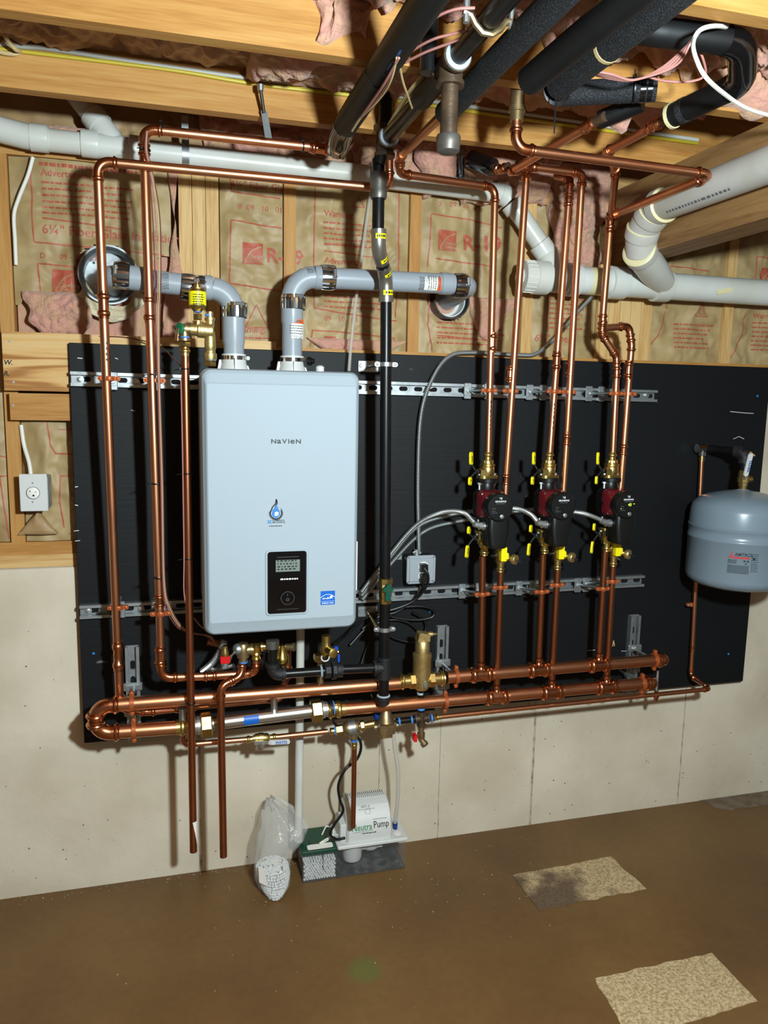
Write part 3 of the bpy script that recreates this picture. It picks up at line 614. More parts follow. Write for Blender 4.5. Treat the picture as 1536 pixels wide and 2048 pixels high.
def run(t, pts, r, mat='copper', fit='copper_fit', R=None, sock=.020, press=True, n=16, ename='elbow', pname='pipe'):
    """straight pipes with an elbow fitting at each corner, as parts of t"""
    pts = [Vector(p) for p in pts]; R = R or r*2.3; cuts = [pts[0]]
    for i in range(1, len(pts)-1):
        path, s, e, d0, d1 = arc3(pts[i-1], pts[i], pts[i+1], R)
        m = MB().tube(path, r*1.08, n)
        if press: bead(m, s-d0*.001, d0, r, sock); bead(m, e-d1*.001, d1, r, sock)
        else:
            for q, d in ((s, d0), (e, d1)): m.lathe(q-d*.001, d, [(0, r*1.08), (.004, r*1.32), (sock, r*1.34), (sock+.002, r*1.25), (sock+.002, r)], n)
        part(t, ename, m, fit); cuts += [s, e]
    cuts.append(pts[-1])
    for a, b in zip(cuts[::2], cuts[1::2]):
        if (b-a).length > .002: part(t, pname, MB().cyl(a, b, r, n), mat)
    return t
def coupling(t, p, d, r, L=.05, mat='copper_fit', n=18):
    d = Vector(d).normalized(); p = Vector(p); m = MB(); bead(m, p, d, r, L/2, n); bead(m, p, -d, r, L/2, n); return part(t, 'coupling', m, mat)
def tee(t, p, d, b, r, rb, L=.07, B=None, mat='copper_fit', n=18):
    p, d, b = Vector(p), Vector(d).normalized(), Vector(b).normalized(); m = MB(); B = B or r+.022
    bead(m, p, d, r, L/2, n); bead(m, p, -d, r, L/2, n); m.lathe(p, b, [(0, rb*1.3), (r*1.0, rb*1.3), (r*1.25, rb*1.08)], n); bead(m, p+b*(B-.020), b, rb, .020, n); return part(t, 'tee', m, mat)
def pipe_thing(label, loc, cat='pipe', name='copper_pipe', group=None): return thing(name, label, cat, loc, group)
def band(m, p, d, r, wd, n=20, k=1.06): return m.lathe(Vector(p)-Vector(d).normalized()*wd/2, d, [(0, r*k*.98), (.0004, r*k), (wd-.0004, r*k), (wd, r*k*.98)], n)
def strap_clamp(p, d, r, label, group, mat='orange_clamp', side=None, rodto=None, screw='zinc'):
    """split-ring pipe clamp around p (pipe direction d); ears along SIDE; threaded rod from RODTO"""
    p, d = Vector(p), Vector(d).normalized(); side = Vector(side or (1, 0, 0)).normalized(); out = d.cross(side)
    t = thing('pipe_clamp', label, 'clamp', p, group); w_ = .0125
    m = MB(); er = min(r*.75, .009)
    band(m, p, d, r, w_, 20, 1.20)
    for s in (-1, 1):
        q = p+side*s*(r+er*.9); m.prism([(a, b) for a, b in rrect(-er, -w_/2, er, w_/2, .005)], lambda a, b, c, q=q: q+side*a+d*b+out*c, -.0045, .0045)
    part(t, 'ring', m, mat)
    for s in (-1, 1):
        q = p+side*s*(r+er*1.1); f = out if out.y < 0 else -out
        part(t, 'screw', MB().lathe(q+f*.0045, f, [(0, .0042), (.0015, .0042), (.0028, .002)], 10), mat if screw == 'same' else screw)
    if rodto is not None:
        a = Vector(rodto); part(t, 'rod', MB().cyl(a, p+V(0, r*1.2+.001, 0)+(side*(-(r+.0115)) if False else V(0, 0, 0)), .0048, 10), 'zinc')
    return t
def strut_nut(parent, p, vertical=False):
    """spring clip that bridges the channel, with hex nut"""
    p = Vector(p); m = MB(); hw, hh = (.021, .013) if not vertical else (.026, .013)
    a, b = (hh, .026) if not vertical else (.028, hh)
    m.rbox((p.x-a, p.y-.006, p.z-b), (p.x+a, p.y, p.z+b), .004); m.box((p.x-a*.75, p.y-.010, p.z-b*.5), (p.x+a*.75, p.y-.006, p.z+b*.5))
    part(parent, 'channel_nut', m, 'galv'); part(parent, 'hex_nut', MB().hexa(p+V(0, -.010, 0), V(0, -1, 0), 0, .006, .008), 'zinc')
def channel(label, p, d, L, side, depth=.022, w_=.0413, slots=True, first=.025):
    """slotted strut channel; p on the panel face at one end, d along it, side across it"""
    p, d, side = Vector(p), Vector(d).normalized(), Vector(side).normalized(); out = V(0, -1, 0)
    t = thing('strut_channel', label, 'strut', p+d*L/2, 'slotted steel strut channels on the black panel'); h = w_/2; k = .0022; li = .0075
    pr = [(-h, 0), (-h, depth), (-h+.009, depth), (-h+.009, depth-li), (-h+.0068, depth-li), (-h+.0068, depth-k), (-h+k, depth-k), (-h+k, k), (h-k, k), (h-k, depth-k), (h-.0068, depth-k), (h-.0068, depth-li), (h-.009, depth-li), (h-.009, depth), (h, depth), (h, 0)]
    part(t, 'rail', MB().rings([[p+d*s+side*a+out*b for a, b in pr] for s in (0, L)]), 'galv', ang=30)
    if slots:
        m = MB(); s = first
        while s < L-.03:
            m.prism([(a, b) for a, b in rrect(0, -.0072, .0285, .0072, .0070)], lambda a, b, c, s=s: p+d*(s+a)+side*b+out*(k+c), .0001, .0006); s += .0508
        o = part(t, 'slot_opening', m, 'black_hole'); o['kind'] = 'stuff'
    return t
def washer_bolt(t, p): part(t, 'bolt', MB().lathe(Vector(p)+V(0, -.003, 0), V(0, -1, 0), [(0, .012), (.0018, .012), (.0019, .0075), (.006, .0075), (.007, .005)], 14), 'zinc')
def tie(label, p, d, r, mat='black_plastic', tail=None, group='black cable ties'):
    p, d = Vector(p), Vector(d).normalized(); t = thing('cable_tie', label, 'cable tie', p, group); part(t, 'loop', band(MB(), p, d, r, .004, 16, 1.10), mat)
    a, b, _ = frame(d); f = a if tail is None else Vector(tail); part(t, 'tail', MB().box(p+f*(r)-V(.003, .003, .002), p+f*(r)+V(.003, .003, .003)).cyl(p+f*r, p+f*(r+.018)+V(0, 0, -.004), .0014, 6), mat); return t
Z = V(0, 0, 1); X = V(1, 0, 0); Y = V(0, 1, 0)
def stamp(t, p, r, L=.06, seed=1):
    rn = random.Random(seed); p = Vector(p); Flat().dashes(-L/2, L/2, -.003, .006, .004, .010, .008, rnd=rn).onto(t, 'stamped_print', 'black_ink', lambda a, b: V(p.x+math.sin(b/r+.25)*r*1.02, p.y-math.cos(b/r+.25)*r*1.02, p.z+a), cut=.004)

# ------------------------------------------------------------------ strut channels and tall copper pipes
ZU, ZL = 1.623, .939
su = channel('long slotted strut across the panel above the pumps, level with the boiler top', V(.004, -.0005, ZU+.004), V(1.94, 0, -.012), 1.94, Z)
sl = channel('long slotted strut across the panel below the pumps and the grey outlet box', V(.004, -.0005, ZL-.004), V(1.94, 0, .009), 1.94, Z)
for u, v in ((160, 759), (272, 765), (1291, 790)): washer_bolt(su, PY(u, v, 0))
for u, v in ((176, 1220), (281, 1217), (860, 770-0)): washer_bolt(sl if v > 1000 else su, PY(u, v, 0))
sva = channel('short vertical strut below the paired copper pipes beside the copper U-bend', V(PY(266, 1350, 0).x, -.0005, .512), Z, PY(266, 1290, 0).z-.512, X)
svb = channel('short vertical strut behind the brass air separator', V(PY(881, 1300, 0).x, -.0005, .512), Z, PY(881, 1250, 0).z-.512, X)
svc = channel('short vertical strut at the capped manifold ends', V(PY(1261, 1300, 0).x, -.0005, .512), Z, PY(1261, 1229, 0).z-.512, X)

RL = .0122
XL1, XL2, YL = .116, .232, -.178
YA, YB = -.212, -.118      # the first pipe leans back behind the manifold
for_y = lambda z: YB+(YA-YB)*(z-.66)/1.52
t = pipe_thing('tall copper pipe nearest the panel edge, bending over at the white drain pipe', V(XL1, YA, .66))
zt = PY(196, 325, YA).z; ztop = .5*(zt+PY(740, 372, YA).z)
run(t, [V(PY(778, 318, YA).x, YA, PY(778, 318, YA).z), V(PY(778, 376, YA).x, YA, ztop), V(.111, YA, ztop), V(.117, YB, .662), V(.195, YB, .645), V(.30, YB, .648)], RL, R=.03)
stamp(t, PY(212, 695, -.183), RL, .07, 3); coupling(t, PY(207, 610, -.192), Z, RL, .07); coupling(t, PY(236, 1312, for_y(.86)), Z, RL, .09)
YM = -.16
t = pipe_thing('tall copper pipe second from the panel edge with thin wires tied along it', V(XL2, YL, .78))
z2 = PY(289, 258, -.22).z; z2b = PY(330, 1355, YL).z
run(t, [V(.742, -.22, z2), V(.2265, -.22, z2), V(.2265, -.188, z2-.07), V(.237, YL, 1.0), V(.238, YL, z2b), PY(420, 1352, YL), PY(505, 1346, YL), PY(517, 1316, -.16)], RL, R=.028, ename='elbow')
stamp(t, PY(303, 700, YL-.002), RL, .05, 4); coupling(t, PY(299, 618, YL-.004), Z, RL, .075); coupling(t, PY(320, 1312, YL), Z, RL, .06); coupling(t, PY(640, 297, -.22), X, RL, .06)
for (x, u, v, up) in ((XL1, 218, 757, 1), (XL2, 309, 761, 1), (XL1, 236, 1215, 0), (XL2, 321, 1227, 0)):
    q = PY(u, v, YL if x == XL2 else for_y(1.62 if up else .935)); strap_clamp(q, Z, RL, f"orange clamp on the {'first' if x == XL1 else 'second'} tall copper pipe at the {'upper' if up else 'lower'} strut", 'orange clamps on the copper pipes', rodto=V(q.x, -.02, q.z), screw='same')
    strut_nut(su if up else sl, V(q.x, -.0225, (ZU if up else ZL)))
# relief pipes that end above the floor
t = pipe_thing('long brown copper relief pipe from the green-knob valve, open end over the floor', V(.32, -.21, .25))
run(t, [PY(370, 692, -.21), PY(387, 1703, -.21)], R34, 'copper_brown_reflect')
part(t, 'adapter', bead(MB(), PY(370, 712, -.21), Z, R34, .022).hexa(PY(370, 694, -.21), Z, 0, .012, .017), 'brass')
part(t, 'tape', MB().lathe(PY(370, 676, -.21), Z, [(0, .0125), (.004, .0125)], 14), 'blue_tape')
sp = PY(387, 1665, -.21); Flat().poly([(-.002, .038), (.014, .040), (.014, -.038), (.011, -.036)]).onto(t, 'sticker', 'paper_white', lambda a, b: V(sp.x+math.sin(a/R34)*R34*1.02, -.21-math.cos(a/R34)*R34*1.02, sp.z+b), cut=.006)
t = pipe_thing('brown copper relief pipe with double bend under the boiler, open end over the floor', V(.40, -.22, .25))
yb = -.22
run(t, [PY(484, 1322, -.19), PY(483, 1352, -.20), PY(441, 1372, yb), PY(447, 1713, yb)], R34, 'copper_brown_reflect', R=.026)
rv = thing('relief_valve', 'brass relief valve with round silver lever cap under the boiler', 'valve', PY(484, 1300, -.19))
c0 = PY(486, 1300, -.19)
part(rv, 'body', MB().lathe(c0+V(0, 0, -.035), Z, [(0, .013), (.012, .013), (.013, .018), (.03, .019), (.05, .018), (.056, .014)], 18).lathe(c0, V(1, 0, 0), [(0, .016), (.02, .016), (.021, .018), (.03, .018)], 16), 'bronze')
part(rv, 'cap', MB().lathe(c0+V(-.008, 0, .004), V(-1, -.35, .1), [(0, .017), (.012, .017), (.018, .013), (.02, .004)], 18), 'galv')
part(rv, 'lever', MB().tube([c0+V(-.024, -.008, .0), c0+V(-.036, -.012, -.012), c0+V(-.04, -.012, -.03)], .0035, 8), 'chrome')
part(rv, 'thread_tape', MB().lathe(c0+V(0, 0, -.036), Z, [(-.003, .0135), (.002, .0145)], 16), 'blue_tape')
part(rv, 'tail_tape', MB().lathe(c0+V(.026, 0, 0), X, [(0, .0165), (.004, .0165)], 16), 'blue_tape')

# ------------------------------------------------------------------ manifolds
ZM1, ZM2 = .692, .609
t = pipe_thing('thick upper copper manifold from the U-bend to the brass air separator', V(.5, YM, ZM1), name='copper_manifold')
xl = PY(190, 1440, YM).x
run(t, [PY(800, 1366, YM), V(xl+.002, YM, ZM1), V(xl+.002, YM, .609), PY(368, 1454, YM)], R112, R=.052, sock=.026)
part(t, 'press_adapter', bead(bead(MB(), PY(352, 1455, YM), X, R112, .03), PY(372, 1453, YM), X, R112*.92, .03), 'brass')
lm = pipe_thing('lower copper manifold running right from the brass union to a capped end', V(1.3, YM, ZM2), name='copper_manifold')
um = pipe_thing('upper copper manifold running right from the brass air separator to a capped end', V(1.5, YM, ZM1), name='copper_manifold')
x_end1, x_end2 = PY(1325, 1319, YM).x, PY(1303, 1364, YM).x
run(um, [PY(893, 1354, YM), V(x_end1, YM, ZM1)], R112); run(lm, [PY(688, 1418, YM), V(x_end2, YM, ZM2)], R112)
for mm, xe, z in ((um, x_end1, ZM1), (lm, x_end2, ZM2)):
    m = MB(); bead(m, V(xe-.038, YM, z), X, R112, .034); m.lathe(V(xe-.006, YM, z), X, [(0, R112*1.1), (.012, R112*1.08), (.02, R112*.8), (.024, .002)], 20); part(mm, 'end_cap', m, 'copper_fit')
m = MB(); bead(m, PY(690, 1418, YM), -X, R112, .034); bead(m, PY(668, 1420, YM), -X, R112*1.0, .02); part(lm, 'press_adapter', m, 'brass')

# stainless header with brass unions between the two lower manifold pieces
h0, h1 = PY(412, 1449, YM), PY(632, 1421, YM)
t = thing('header_pipe', 'polished stainless header pipe with a blue label between two big brass unions', 'pipe', (h0+h1)/2)
dh = (h1-h0).normalized()
part(t, 'barrel', MB().cyl(h0-dh*.03, h1+dh*.03, .0205, 24), 'stainless')
for p, s in ((h0, -1), (h1, 1)):
    part(t, 'union_nut', MB().hexa(p-dh*.016, dh, 0, .034, .036, .1), 'brass')
    part(t, 'union_tail', MB().lathe(p+dh*.016*s, dh*s, [(0, .027), (.010, .027), (.0105, .024), (.02, .024)], 20), 'zinc')
part(t, 'gasket', MB().lathe(h1+dh*.042, dh, [(0, .025), (.010, .025)], 20), 'black_rubber'); part(t, 'thread_tape', MB().lathe(h1+dh*.053, dh, [(0, .0245), (.004, .0235)], 20), 'blue_tape')
part(t, 'adapter', MB().lathe(h1+dh*.03, dh, [(0, .018), (.04, .021)], 18), 'brass')
for u, v in ((365, 1432), (548, 1415)):
    q = PY(u, v, YM+.0); part(t, 'stub', MB().lathe(V(q.x, YM, h0.z+(h1.z-h0.z)*((q.x-h0.x)/(h1.x-h0.x))), Z, [(.012, .017), (.022, .0125), (.026, .011), (.06, .0105)], 16), 'stainless')
cb = [(math.cos(a)*.0208, math.sin(a)*.0208) for a in [math.radians(x_) for x_ in (200, 215, 230, 245, 260)]]
pq = h0+(h1-h0)*.33; m = MB(); 
fr_a, fr_b, _ = frame(dh); m.rings([[pq+dh*s+V(0, a, 0)+V(0, 0, b_) for a, b_ in [(-.0210*math.cos(x_), .0210*math.sin(x_)) for x_ in (.9, .55, .2, -.15, -.5)]] for s in (0, .046)], cap=False); part(t, 'label', m, 'blue_label')

# second-row copper behind the manifolds, down to the fill line
t = pipe_thing('copper branch behind the upper manifold from the tall pipe to the boiler, with tee', V(.35, -.12, .66))
yb2 = -.118
run(t, [PY(262, 1424, yb2), PY(560, 1397, yb2), PY(575, 1345, yb2), PY(575, 1290, yb2)], R34, 'copper_brown_reflect', R=.02)
tee(t, PY(369, 1415, yb2), X, -Z, R34, R34)
t = pipe_thing('thin copper fill line with ball valve below the stainless header', V(.5, -.13, .53))
yf = -.14
run(t, [PY(368, 1424, yb2), PY(366, 1490, yf), PY(503, 1478, yf)], R12*1.1, R=.02)
run(t, [PY(545, 1475, yf), PY(655, 1463, yf)], R12*1.1); part(t, 'adapter', bead(MB(), PY(505, 1478, yf), -X, R12*1.1, .02), 'brass'); part(t, 'adapter', bead(MB(), PY(540, 1475, yf), X, R12*1.1, .02), 'brass')
coupling(t, PY(368, 1452, yf), Z, R12*1.1, .03)
t = thing('ball_valve', 'brass ball valve with white-sleeved steel lever on the thin fill line', 'valve', PY(524, 1478, yf))
a, b_ = PY(506, 1477, yf), PY(542, 1475, yf)
part(t, 'body', MB().lathe(a, b_-a, [(0, .011), (.006, .011), (.0065, .0145), (.016, .0145), (.0165, .0165), (.032, .0165), (.0325, .0145), (.044, .0145), (.05, .011)], 12), 'brass')
q = PY(514, 1486, yf-.018); e = PY(580, 1483, yf-.034)
part(t, 'stem', MB().lathe(PY(522, 1478, yf)+V(0, -.012, -.004), V(0, -.8, -.5), [(0, .007), (.012, .006), (.013, .008), (.018, .008)], 8), 'zinc')
def lever(t, a, b_, w0, w1, split=.35, sleeve='white_plastic', up=Z, th=.0025):
    a, b_, up = Vector(a), Vector(b_), Vector(up); d = (b_-a).normalized(); up = (up-d*up.dot(d)).normalized(); o = d.cross(up); L = (b_-a).length
    part(t, 'lever', MB().prism([(-.008, -w0), (L*.5, -w0*.8), (L*.5, w0*.8), (-.008, w0)], lambda x, y, c: a+d*x+up*y+o*c, -th/2, th/2), 'zinc')
    return part(t, 'lever_sleeve', MB().prism(rrect(L*split, -w1, L, w1, w1*.9), lambda x, y, c: a+d*x+up*y+o*c, -th*1.1, th*1.1), sleeve)
lever(t, q, e, .006, .0072, .35)
fn = lambda a_, b2: q+(e-q).normalized()*a_+V(0, -.0042, 0)+Z*b2
Flat().text('WATTS', .056, -.003, .0105, bold=.03).dashes(.056, .094, -.0056, .0014, .002, .006, .001).onto(t, 'lettering', 'blue_label', fn); Flat().line([(.044, -.004), (.040, -.004), (.040, .003), (.044, .003)], .0007).onto(t, 'mark', 'grey_ink', fn)

# ------------------------------------------------------------------ air separator, backflow preventer, pressure valve, drain tee
c = PY(843, 1360, YM)
t = thing('air_separator', 'tall brass air separator tower on the upper manifold', 'air separator', c+V(0, 0, -.04))
z = lambda v: PY(843, v, YM).z-c.z
part(t, 'tower', MB().lathe(c, Z, [(z(1380), .010), (z(1378), .020), (z(1370), .027), (z(1350), .0295), (z(1318), .0295), (z(1314), .031), (z(1308), .031), (z(1304), .0235), (z(1283), .0235), (z(1281), .021), (z(1279), .018)], 28), 'cast_brass')
part(t, 'vent_head', MB().prism([(-.021, 0), (.020, 0), (.020, .022), (-.010, .030), (-.016, .026)], lambda a, b, k: c+V(a, k, z(1281)+b), -.017, .017).lathe(c+V(.016, 0, z(1281)+.019), X, [(0, .0085), (.016, .0085), (.017, .005), (.026, .004), (.036, .0012)], 10), 'cast_brass')
for s in (-1, 1):
    m = MB().hexa(c+V(s*.022, 0, 0), V(s, 0, 0), 0, .022, .026); m.lathe(c+V(s*.04, 0, 0), V(s, 0, 0), [(0, .022), (.01, .022)], 16); bead(m, c+V(s*.05, 0, 0), V(s, 0, 0), R112*.95, .026); part(t, 'press_end', m, 'brass')
part(t, 'emblem', MB().prism([(0, -.014), (.006, -.002), (.006, .008), (0, .013), (-.006, .008), (-.006, -.002)], lambda a, b, k: c+V(.004+a, -.0297-k, -.006+b), -.002, .0016), 'galv')
t = thing('pipe_tee', 'dark iron tee with taped black nipples hanging below the air separator', 'pipe fitting', PY(843, 1437, YM))
k = PY(843, 1437, YM)
part(t, 'nipple', MB().cyl(V(c.x, YM, PY(843, 1383, YM).z), V(k.x, YM, k.z+.024), .0105, 16), 'black_iron'); part(t, 'nipple', MB().cyl(PY(792, 1443, YM), k-V(.02, 0, 0), .0105, 16), 'black_iron')
part(t, 'body', MB().lathe(k-V(.024, 0, .0), X, [(0, .0155), (.006, .0155), (.007, .013), (.041, .013), (.042, .0155), (.048, .0155)], 16).lathe(k-V(0, 0, .026), Z, [(0, .0155), (.006, .0155), (.007, .013), (.043, .013), (.044, .0155), (.05, .0155)], 16), 'iron_brown')
for p, d in ((PY(842, 1418, YM), Z), (PY(797, 1443, YM), X), (PY(822, 1440, YM), X), (PY(862, 1436, YM), X)): part(t, 'thread_tape', MB().lathe(p, d, [(-.002, .0120), (.0015, .0128), (.004, .0118)], 16), 'blue_tape')
part(t, 'tape', MB().lathe(PY(841, 1386, YM), Z, [(-.004, .0115), (.003, .0118)], 16), 'teflon')
t = thing('drain_valve', 'small brass drain valve with red handle and threaded snout above the bare concrete', 'valve', PY(843, 1500, YM))
q = V(k.x, YM, k.z-.026)
part(t, 'body', MB().lathe(q, -Z, [(0, .011), (.012, .011), (.013, .0095), (.022, .0095), (.023, .013), (.04, .013), (.046, .010)], 14).lathe(q+V(0, 0, -.044), V(.35, -.7, -.6), [(0, .010), (.014, .010), (.015, .0125), (.026, .0125), (.027, .010)], 16), 'bronze')
m = MB().lathe(q+V(-.010, -.004, -.030), V(-1, -.35, 0), [(0, .004), (.014, .004)], 8)
part(t, 'stem', m, 'brass'); 
m = MB()
for a in range(4):
    an = math.radians(45+90*a); m.box(q+V(-.031, -.014, -.030)+V(0, math.cos(an)*.009-.005, math.sin(an)*.009-.005), q+V(-.021, -.014, -.030)+V(0, math.cos(an)*.009+.005, math.sin(an)*.009+.005))
m.box(q+V(-.033, -.024, -.036), q+V(-.023, -.004, -.024)); part(t, 'handle', m, 'red_plastic')

t = thing('pressure_valve', 'bell-shaped bronze pressure reducing valve under the black gas pipe', 'valve', PY(770, 1470, YM))
q = PY(771, 1440, YM); zz = lambda v: PY(771, v, YM).z
part(t, 'bell', MB().lathe(V(q.x, YM, zz(1444)), Z, [(0, .031), (.003, .032), (.004, .028), (.014, .024), (zz(1420)-zz(1444), .016), (zz(1417)-zz(1444), .012)], 22), 'bronze')
part(t, 'flange', MB().prism(rrect(-.031, -.030, .031, .030, .012), lambda a, b, k: V(q.x+a, YM+b, zz(1447)+k), -.004, .005), 'bronze')
part(t, 'body', MB().prism(rrect(-.027, -.026, .027, .026, .008), lambda a, b, k: V(q.x+a, YM+b, zz(1449)-k), 0, .024).prism(rrect(-.021, -.02, .021, .02, .008), lambda a, b, k: V(q.x+a, YM+b, zz(1449)-.024-k), 0, .014).lathe(V(q.x-.04, YM, zz(1449)-.006), X, [(0, .013), (.08, .013)], 14), 'bronze')
part(t, 'cap', MB().lathe(V(q.x, YM, zz(1420)), Z, [(0, .0135), (.010, .0135), (.011, .006), (.016, .005)], 12), 'blue_fit'); part(t, 'blue_plug', MB().hexa(V(q.x-.026, YM-.004, zz(1432)), V(-1, -.2, .3), 0, .014, .009), 'blue_fit')
for s in (-1, 1): part(t, 'bolt', MB().hexa(V(q.x+s*.027, YM-.022, zz(1447)), Z, 0, .009, .0045), 'galv')
Flat().line([(-.008, 0), (-.002, -.004), (.006, .005)], .002).onto(t, 'cast_mark', 'bronze', lambda a, b: V(q.x+a, YM-.0272, zz(1458)+b))
t = thing('backflow_preventer', 'brass backflow preventer with silver label in the thin fill line', 'valve', PY(700, 1456, yf))
a, b_ = PY(660, 1463, yf), PY(748, 1447, YM); d = (b_-a).normalized(); L = (b_-a).length
part(t, 'body', MB().lathe(a+d*L*.30, d, [(0, .016), (.006, .021), (.014, .0225), (.046, .0225), (.052, .018)], 20).lathe(PY(707, 1457, yf), -Z, [(0, .014), (.034, .013), (.035, .011)], 16), 'bronze')
part(t, 'label', MB().lathe(a+d*(L*.30+.018), d, [(0, .0229), (.022, .0229)], 20), 'galv')
part(t, 'union', MB().hexa(a+d*L*.13, d, 0, .024, .017), 'brass'); part(t, 'union', MB().hexa(a+d*(L*.30+.055), d, 0, .014, .017), 'brass')
part(t, 'nipple', MB().lathe(a, d, [(0, R12*1.1), (.004, R12*1.5), (.010, R12*1.25), (.02, R12*1.4), (L, .0105)], 14), 'brass'); part(t, 'thread_tape', MB().lathe(a+d*L*.10, d, [(0, .013), (.005, .013)], 14), 'blue_tape')
t = pipe_thing('short brown copper discharge pipe below the backflow preventer, ending at the floor pump', V(.8, yf, .17))
run(t, [PY(709, 1484, yf), PY(706, 1655, yf)], R12*1.05, 'copper_brown_reflect'); part(t, 'adapter', bead(MB(), PY(708, 1497, yf), Z, R12*1.05, .02).lathe(PY(708, 1488, yf), Z, [(0, .011), (.010, .0125)], 12), 'brass'); part(t, 'thread_tape', MB().lathe(PY(708, 1482, yf), Z, [(0, .0125), (.004, .0125)], 14), 'blue_tape')

# thin copper to the expansion tank
xr = PY(1420, 1378, YM)
ytk = -.075
t = pipe_thing('thin copper line running right to the grey expansion tank and up behind it', V(1.7, -.12, .57))
a = PY(868, 1435, YM)
run(t, [a, V(xr.x, YM, xr.z), PY(1381, 1352, -.035), V(PY(1381, 1352, -.035).x-.002, -.035, .68), PY(1404, 905, -.035)], R12, R=.018, sock=.014)
part(t, 'adapter', bead(MB(), PY(880, 1434, YM), -X, R12, .016).lathe(PY(866, 1436, YM), X, [(0, .011), (.008, .010)], 12), 'brass'); part(t, 'adapter', bead(MB(), PY(1404, 913, -.035), -Z, R12, .016), 'brass')
q = PY(1382, 1209, -.035); strap_clamp(q, Z, R12, 'small orange clamp on the thin copper line under the grey tank', 'orange clamps on the copper pipes')
q = PY(1312, 1392, YM); t = thing('pipe_hanger', 'short threaded rod holding the thin copper line below the manifold end', 'clamp', q)
part(t, 'rod', MB().cyl(V(q.x, YM, q.z+.006), V(q.x, YM, PY(1312, 1342, YM).z), .0045, 10), 'zinc'); part(t, 'ring', band(MB(), q, X, R12, .012, 14, 1.25).box(q+V(-.005, -.005, .006), q+V(.005, .005, .022)).box(q+V(-.005, -.005, -.018), q+V(.005, .005, -.006)), 'copper_fit')
# manifold clamps
for mm, u, v, lab in ((YM, 264, 1408, 'orange clamp around the upper copper pipe beside the U-bend'), (YM, 268, 1463, 'orange clamp around the lower copper pipe beside the U-bend'), (YM, 912, 1346, 'orange clamp on the upper manifold just right of the air separator'), (YM, 890, 1398, 'orange clamp on the lower manifold below the air separator'), (YM, 1309, 1321, 'orange clamp at the capped end of the upper manifold'), (YM, 1284, 1366, 'orange clamp at the capped end of the lower manifold')):
    q = PY(u, v, YM); q.z = ZM1 if v in (1408, 1346, 1321) else ZM2; q = V(q.x, YM, q.z)
    sx = {264: sva, 268: sva, 912: svb, 890: svb, 1309: svc, 1284: svc}[u]
    strap_clamp(q, X, R112, lab, 'orange clamps on the copper pipes', side=(0, 0, 1), rodto=V(q.x, -.02, q.z), screw='same')
    strut_nut(sx, V(sx.location.x, -.0225, q.z+.0), True)
    
# ------------------------------------------------------------------ risers and returns
YR = -.175
def riser(label, pts, r=R34, R=.02, mat='copper', coup=(), mark=None, **k):
    t = pipe_thing(label, Vector(pts[-1])); run(t, pts, r, mat, R=R, **k)
    for q, L in coup: coupling(t, q, Z, r, L)
    if mark: stamp(t, mark, r, .09, int(mark.x*100))
    return t
P1, P2, P3 = PY(976, 890, YR), PY(1099, 890, YR), PY(1225, 890, YR)
riser('copper riser of the pump nearest the boiler, with overhead elbow toward the black foam pipe', [PZ(915, 200, 2.245), PZ(800, 313, 2.245), V(PY(797, 350, -.225).x, -.235, 2.213), PY(990, 375, YR), PY(976, 912, YR)], R34, R=.026, coup=((PY(985, 685, YR), .06),), mark=PY(977, 830, YR))
riser('copper return riser behind the pump nearest the boiler', [PY(1054, 330, -.19), PY(1012, 960, YR), PY(1006, 1085, YR)], R34, coup=((PY(1020, 748, YR), .05), (PY(1053, 350, -.19), .03)))
tr = pipe_thing('overhead copper crosspiece joining two return risers', PY(1080, 330, -.21))
run(tr, [PZ(1180, 250, 2.25), PZ(1018, 345, 2.25), PY(1060, 334, -.21), PY(1165, 347, -.21), PY(1163, 372, -.195)], R34, R=.02); tee(tr, PY(1054, 333, -.21), X, -Z, R34, R34, B=.036)
riser('copper return riser behind the middle pump', [PY(1163, 368, -.195), PY(1133, 880, YR), PY(1120, 1090, YR)], R34, coup=((PY(1139, 738, YR), .05), (PY(1163, 378, -.19), .03)), mark=PY(1132, 850, YR))
riser('copper riser of the middle pump with small overhead elbow', [PY(1112, 352, -.10), PY(1140, 357, -.165), PY(1137, 400, YR), PY(1099, 912, YR)], R34, R=.016, coup=((PY(1113, 722, YR), .06),), mark=PY(1103, 830, YR))
riser('copper riser feeding the pump beside the grey tank, down to its tee', [PZ(1300, 257, 2.25), PZ(1213, 304, 2.25), PY(1232, 340, -.30), PY(1221, 440, YR), PY(1205, 640, YR), PY(1203, 668, YR), PY(1233, 714, YR), PY(1233, 745, YR), PY(1225, 912, YR)], R34, R=.018, coup=((PY(1219, 450, YR), .05), (PY(1205, 655, YR), .05)))
riser('copper loop beside the stud post down behind the pump nearest the grey tank', [PY(1205, 656, YR), PY(1258, 652, YR), PY(1263, 690, YR), PY(1247, 900, YR), PY(1232, 1085, YR)], R34, R=.02, coup=((PY(1257, 740, YR), .06),))
YT = -.64
t = pipe_thing('overhead copper pipe crossing below the joists and turning back to the riser', PY(1200, 320, YT))
run(t, [V(PY(1033, 232, YT).x, YT, PY(1033, 232, YT).z), PY(1031, 297, YT), PY(1424, 350, YT), V(1.625, -.20, 2.168)], .0118, R=.030); part(t, 'ring', MB().lathe(V(1.622, -.215, 2.168), Y, [(0, R34*1.35), (.012, R34*1.35)], 16), 'copper_fit')
part(t, 'adapter', MB().lathe(PY(1033, 243, YT), Z, [(0, R1*1.12), (.02, R1*1.12), (.021, R1*1.4), (.032, R1*1.4), (.033, R1*1.2), (.07, R1*1.15), (.10, R1*.95)], 18), 'bronze')
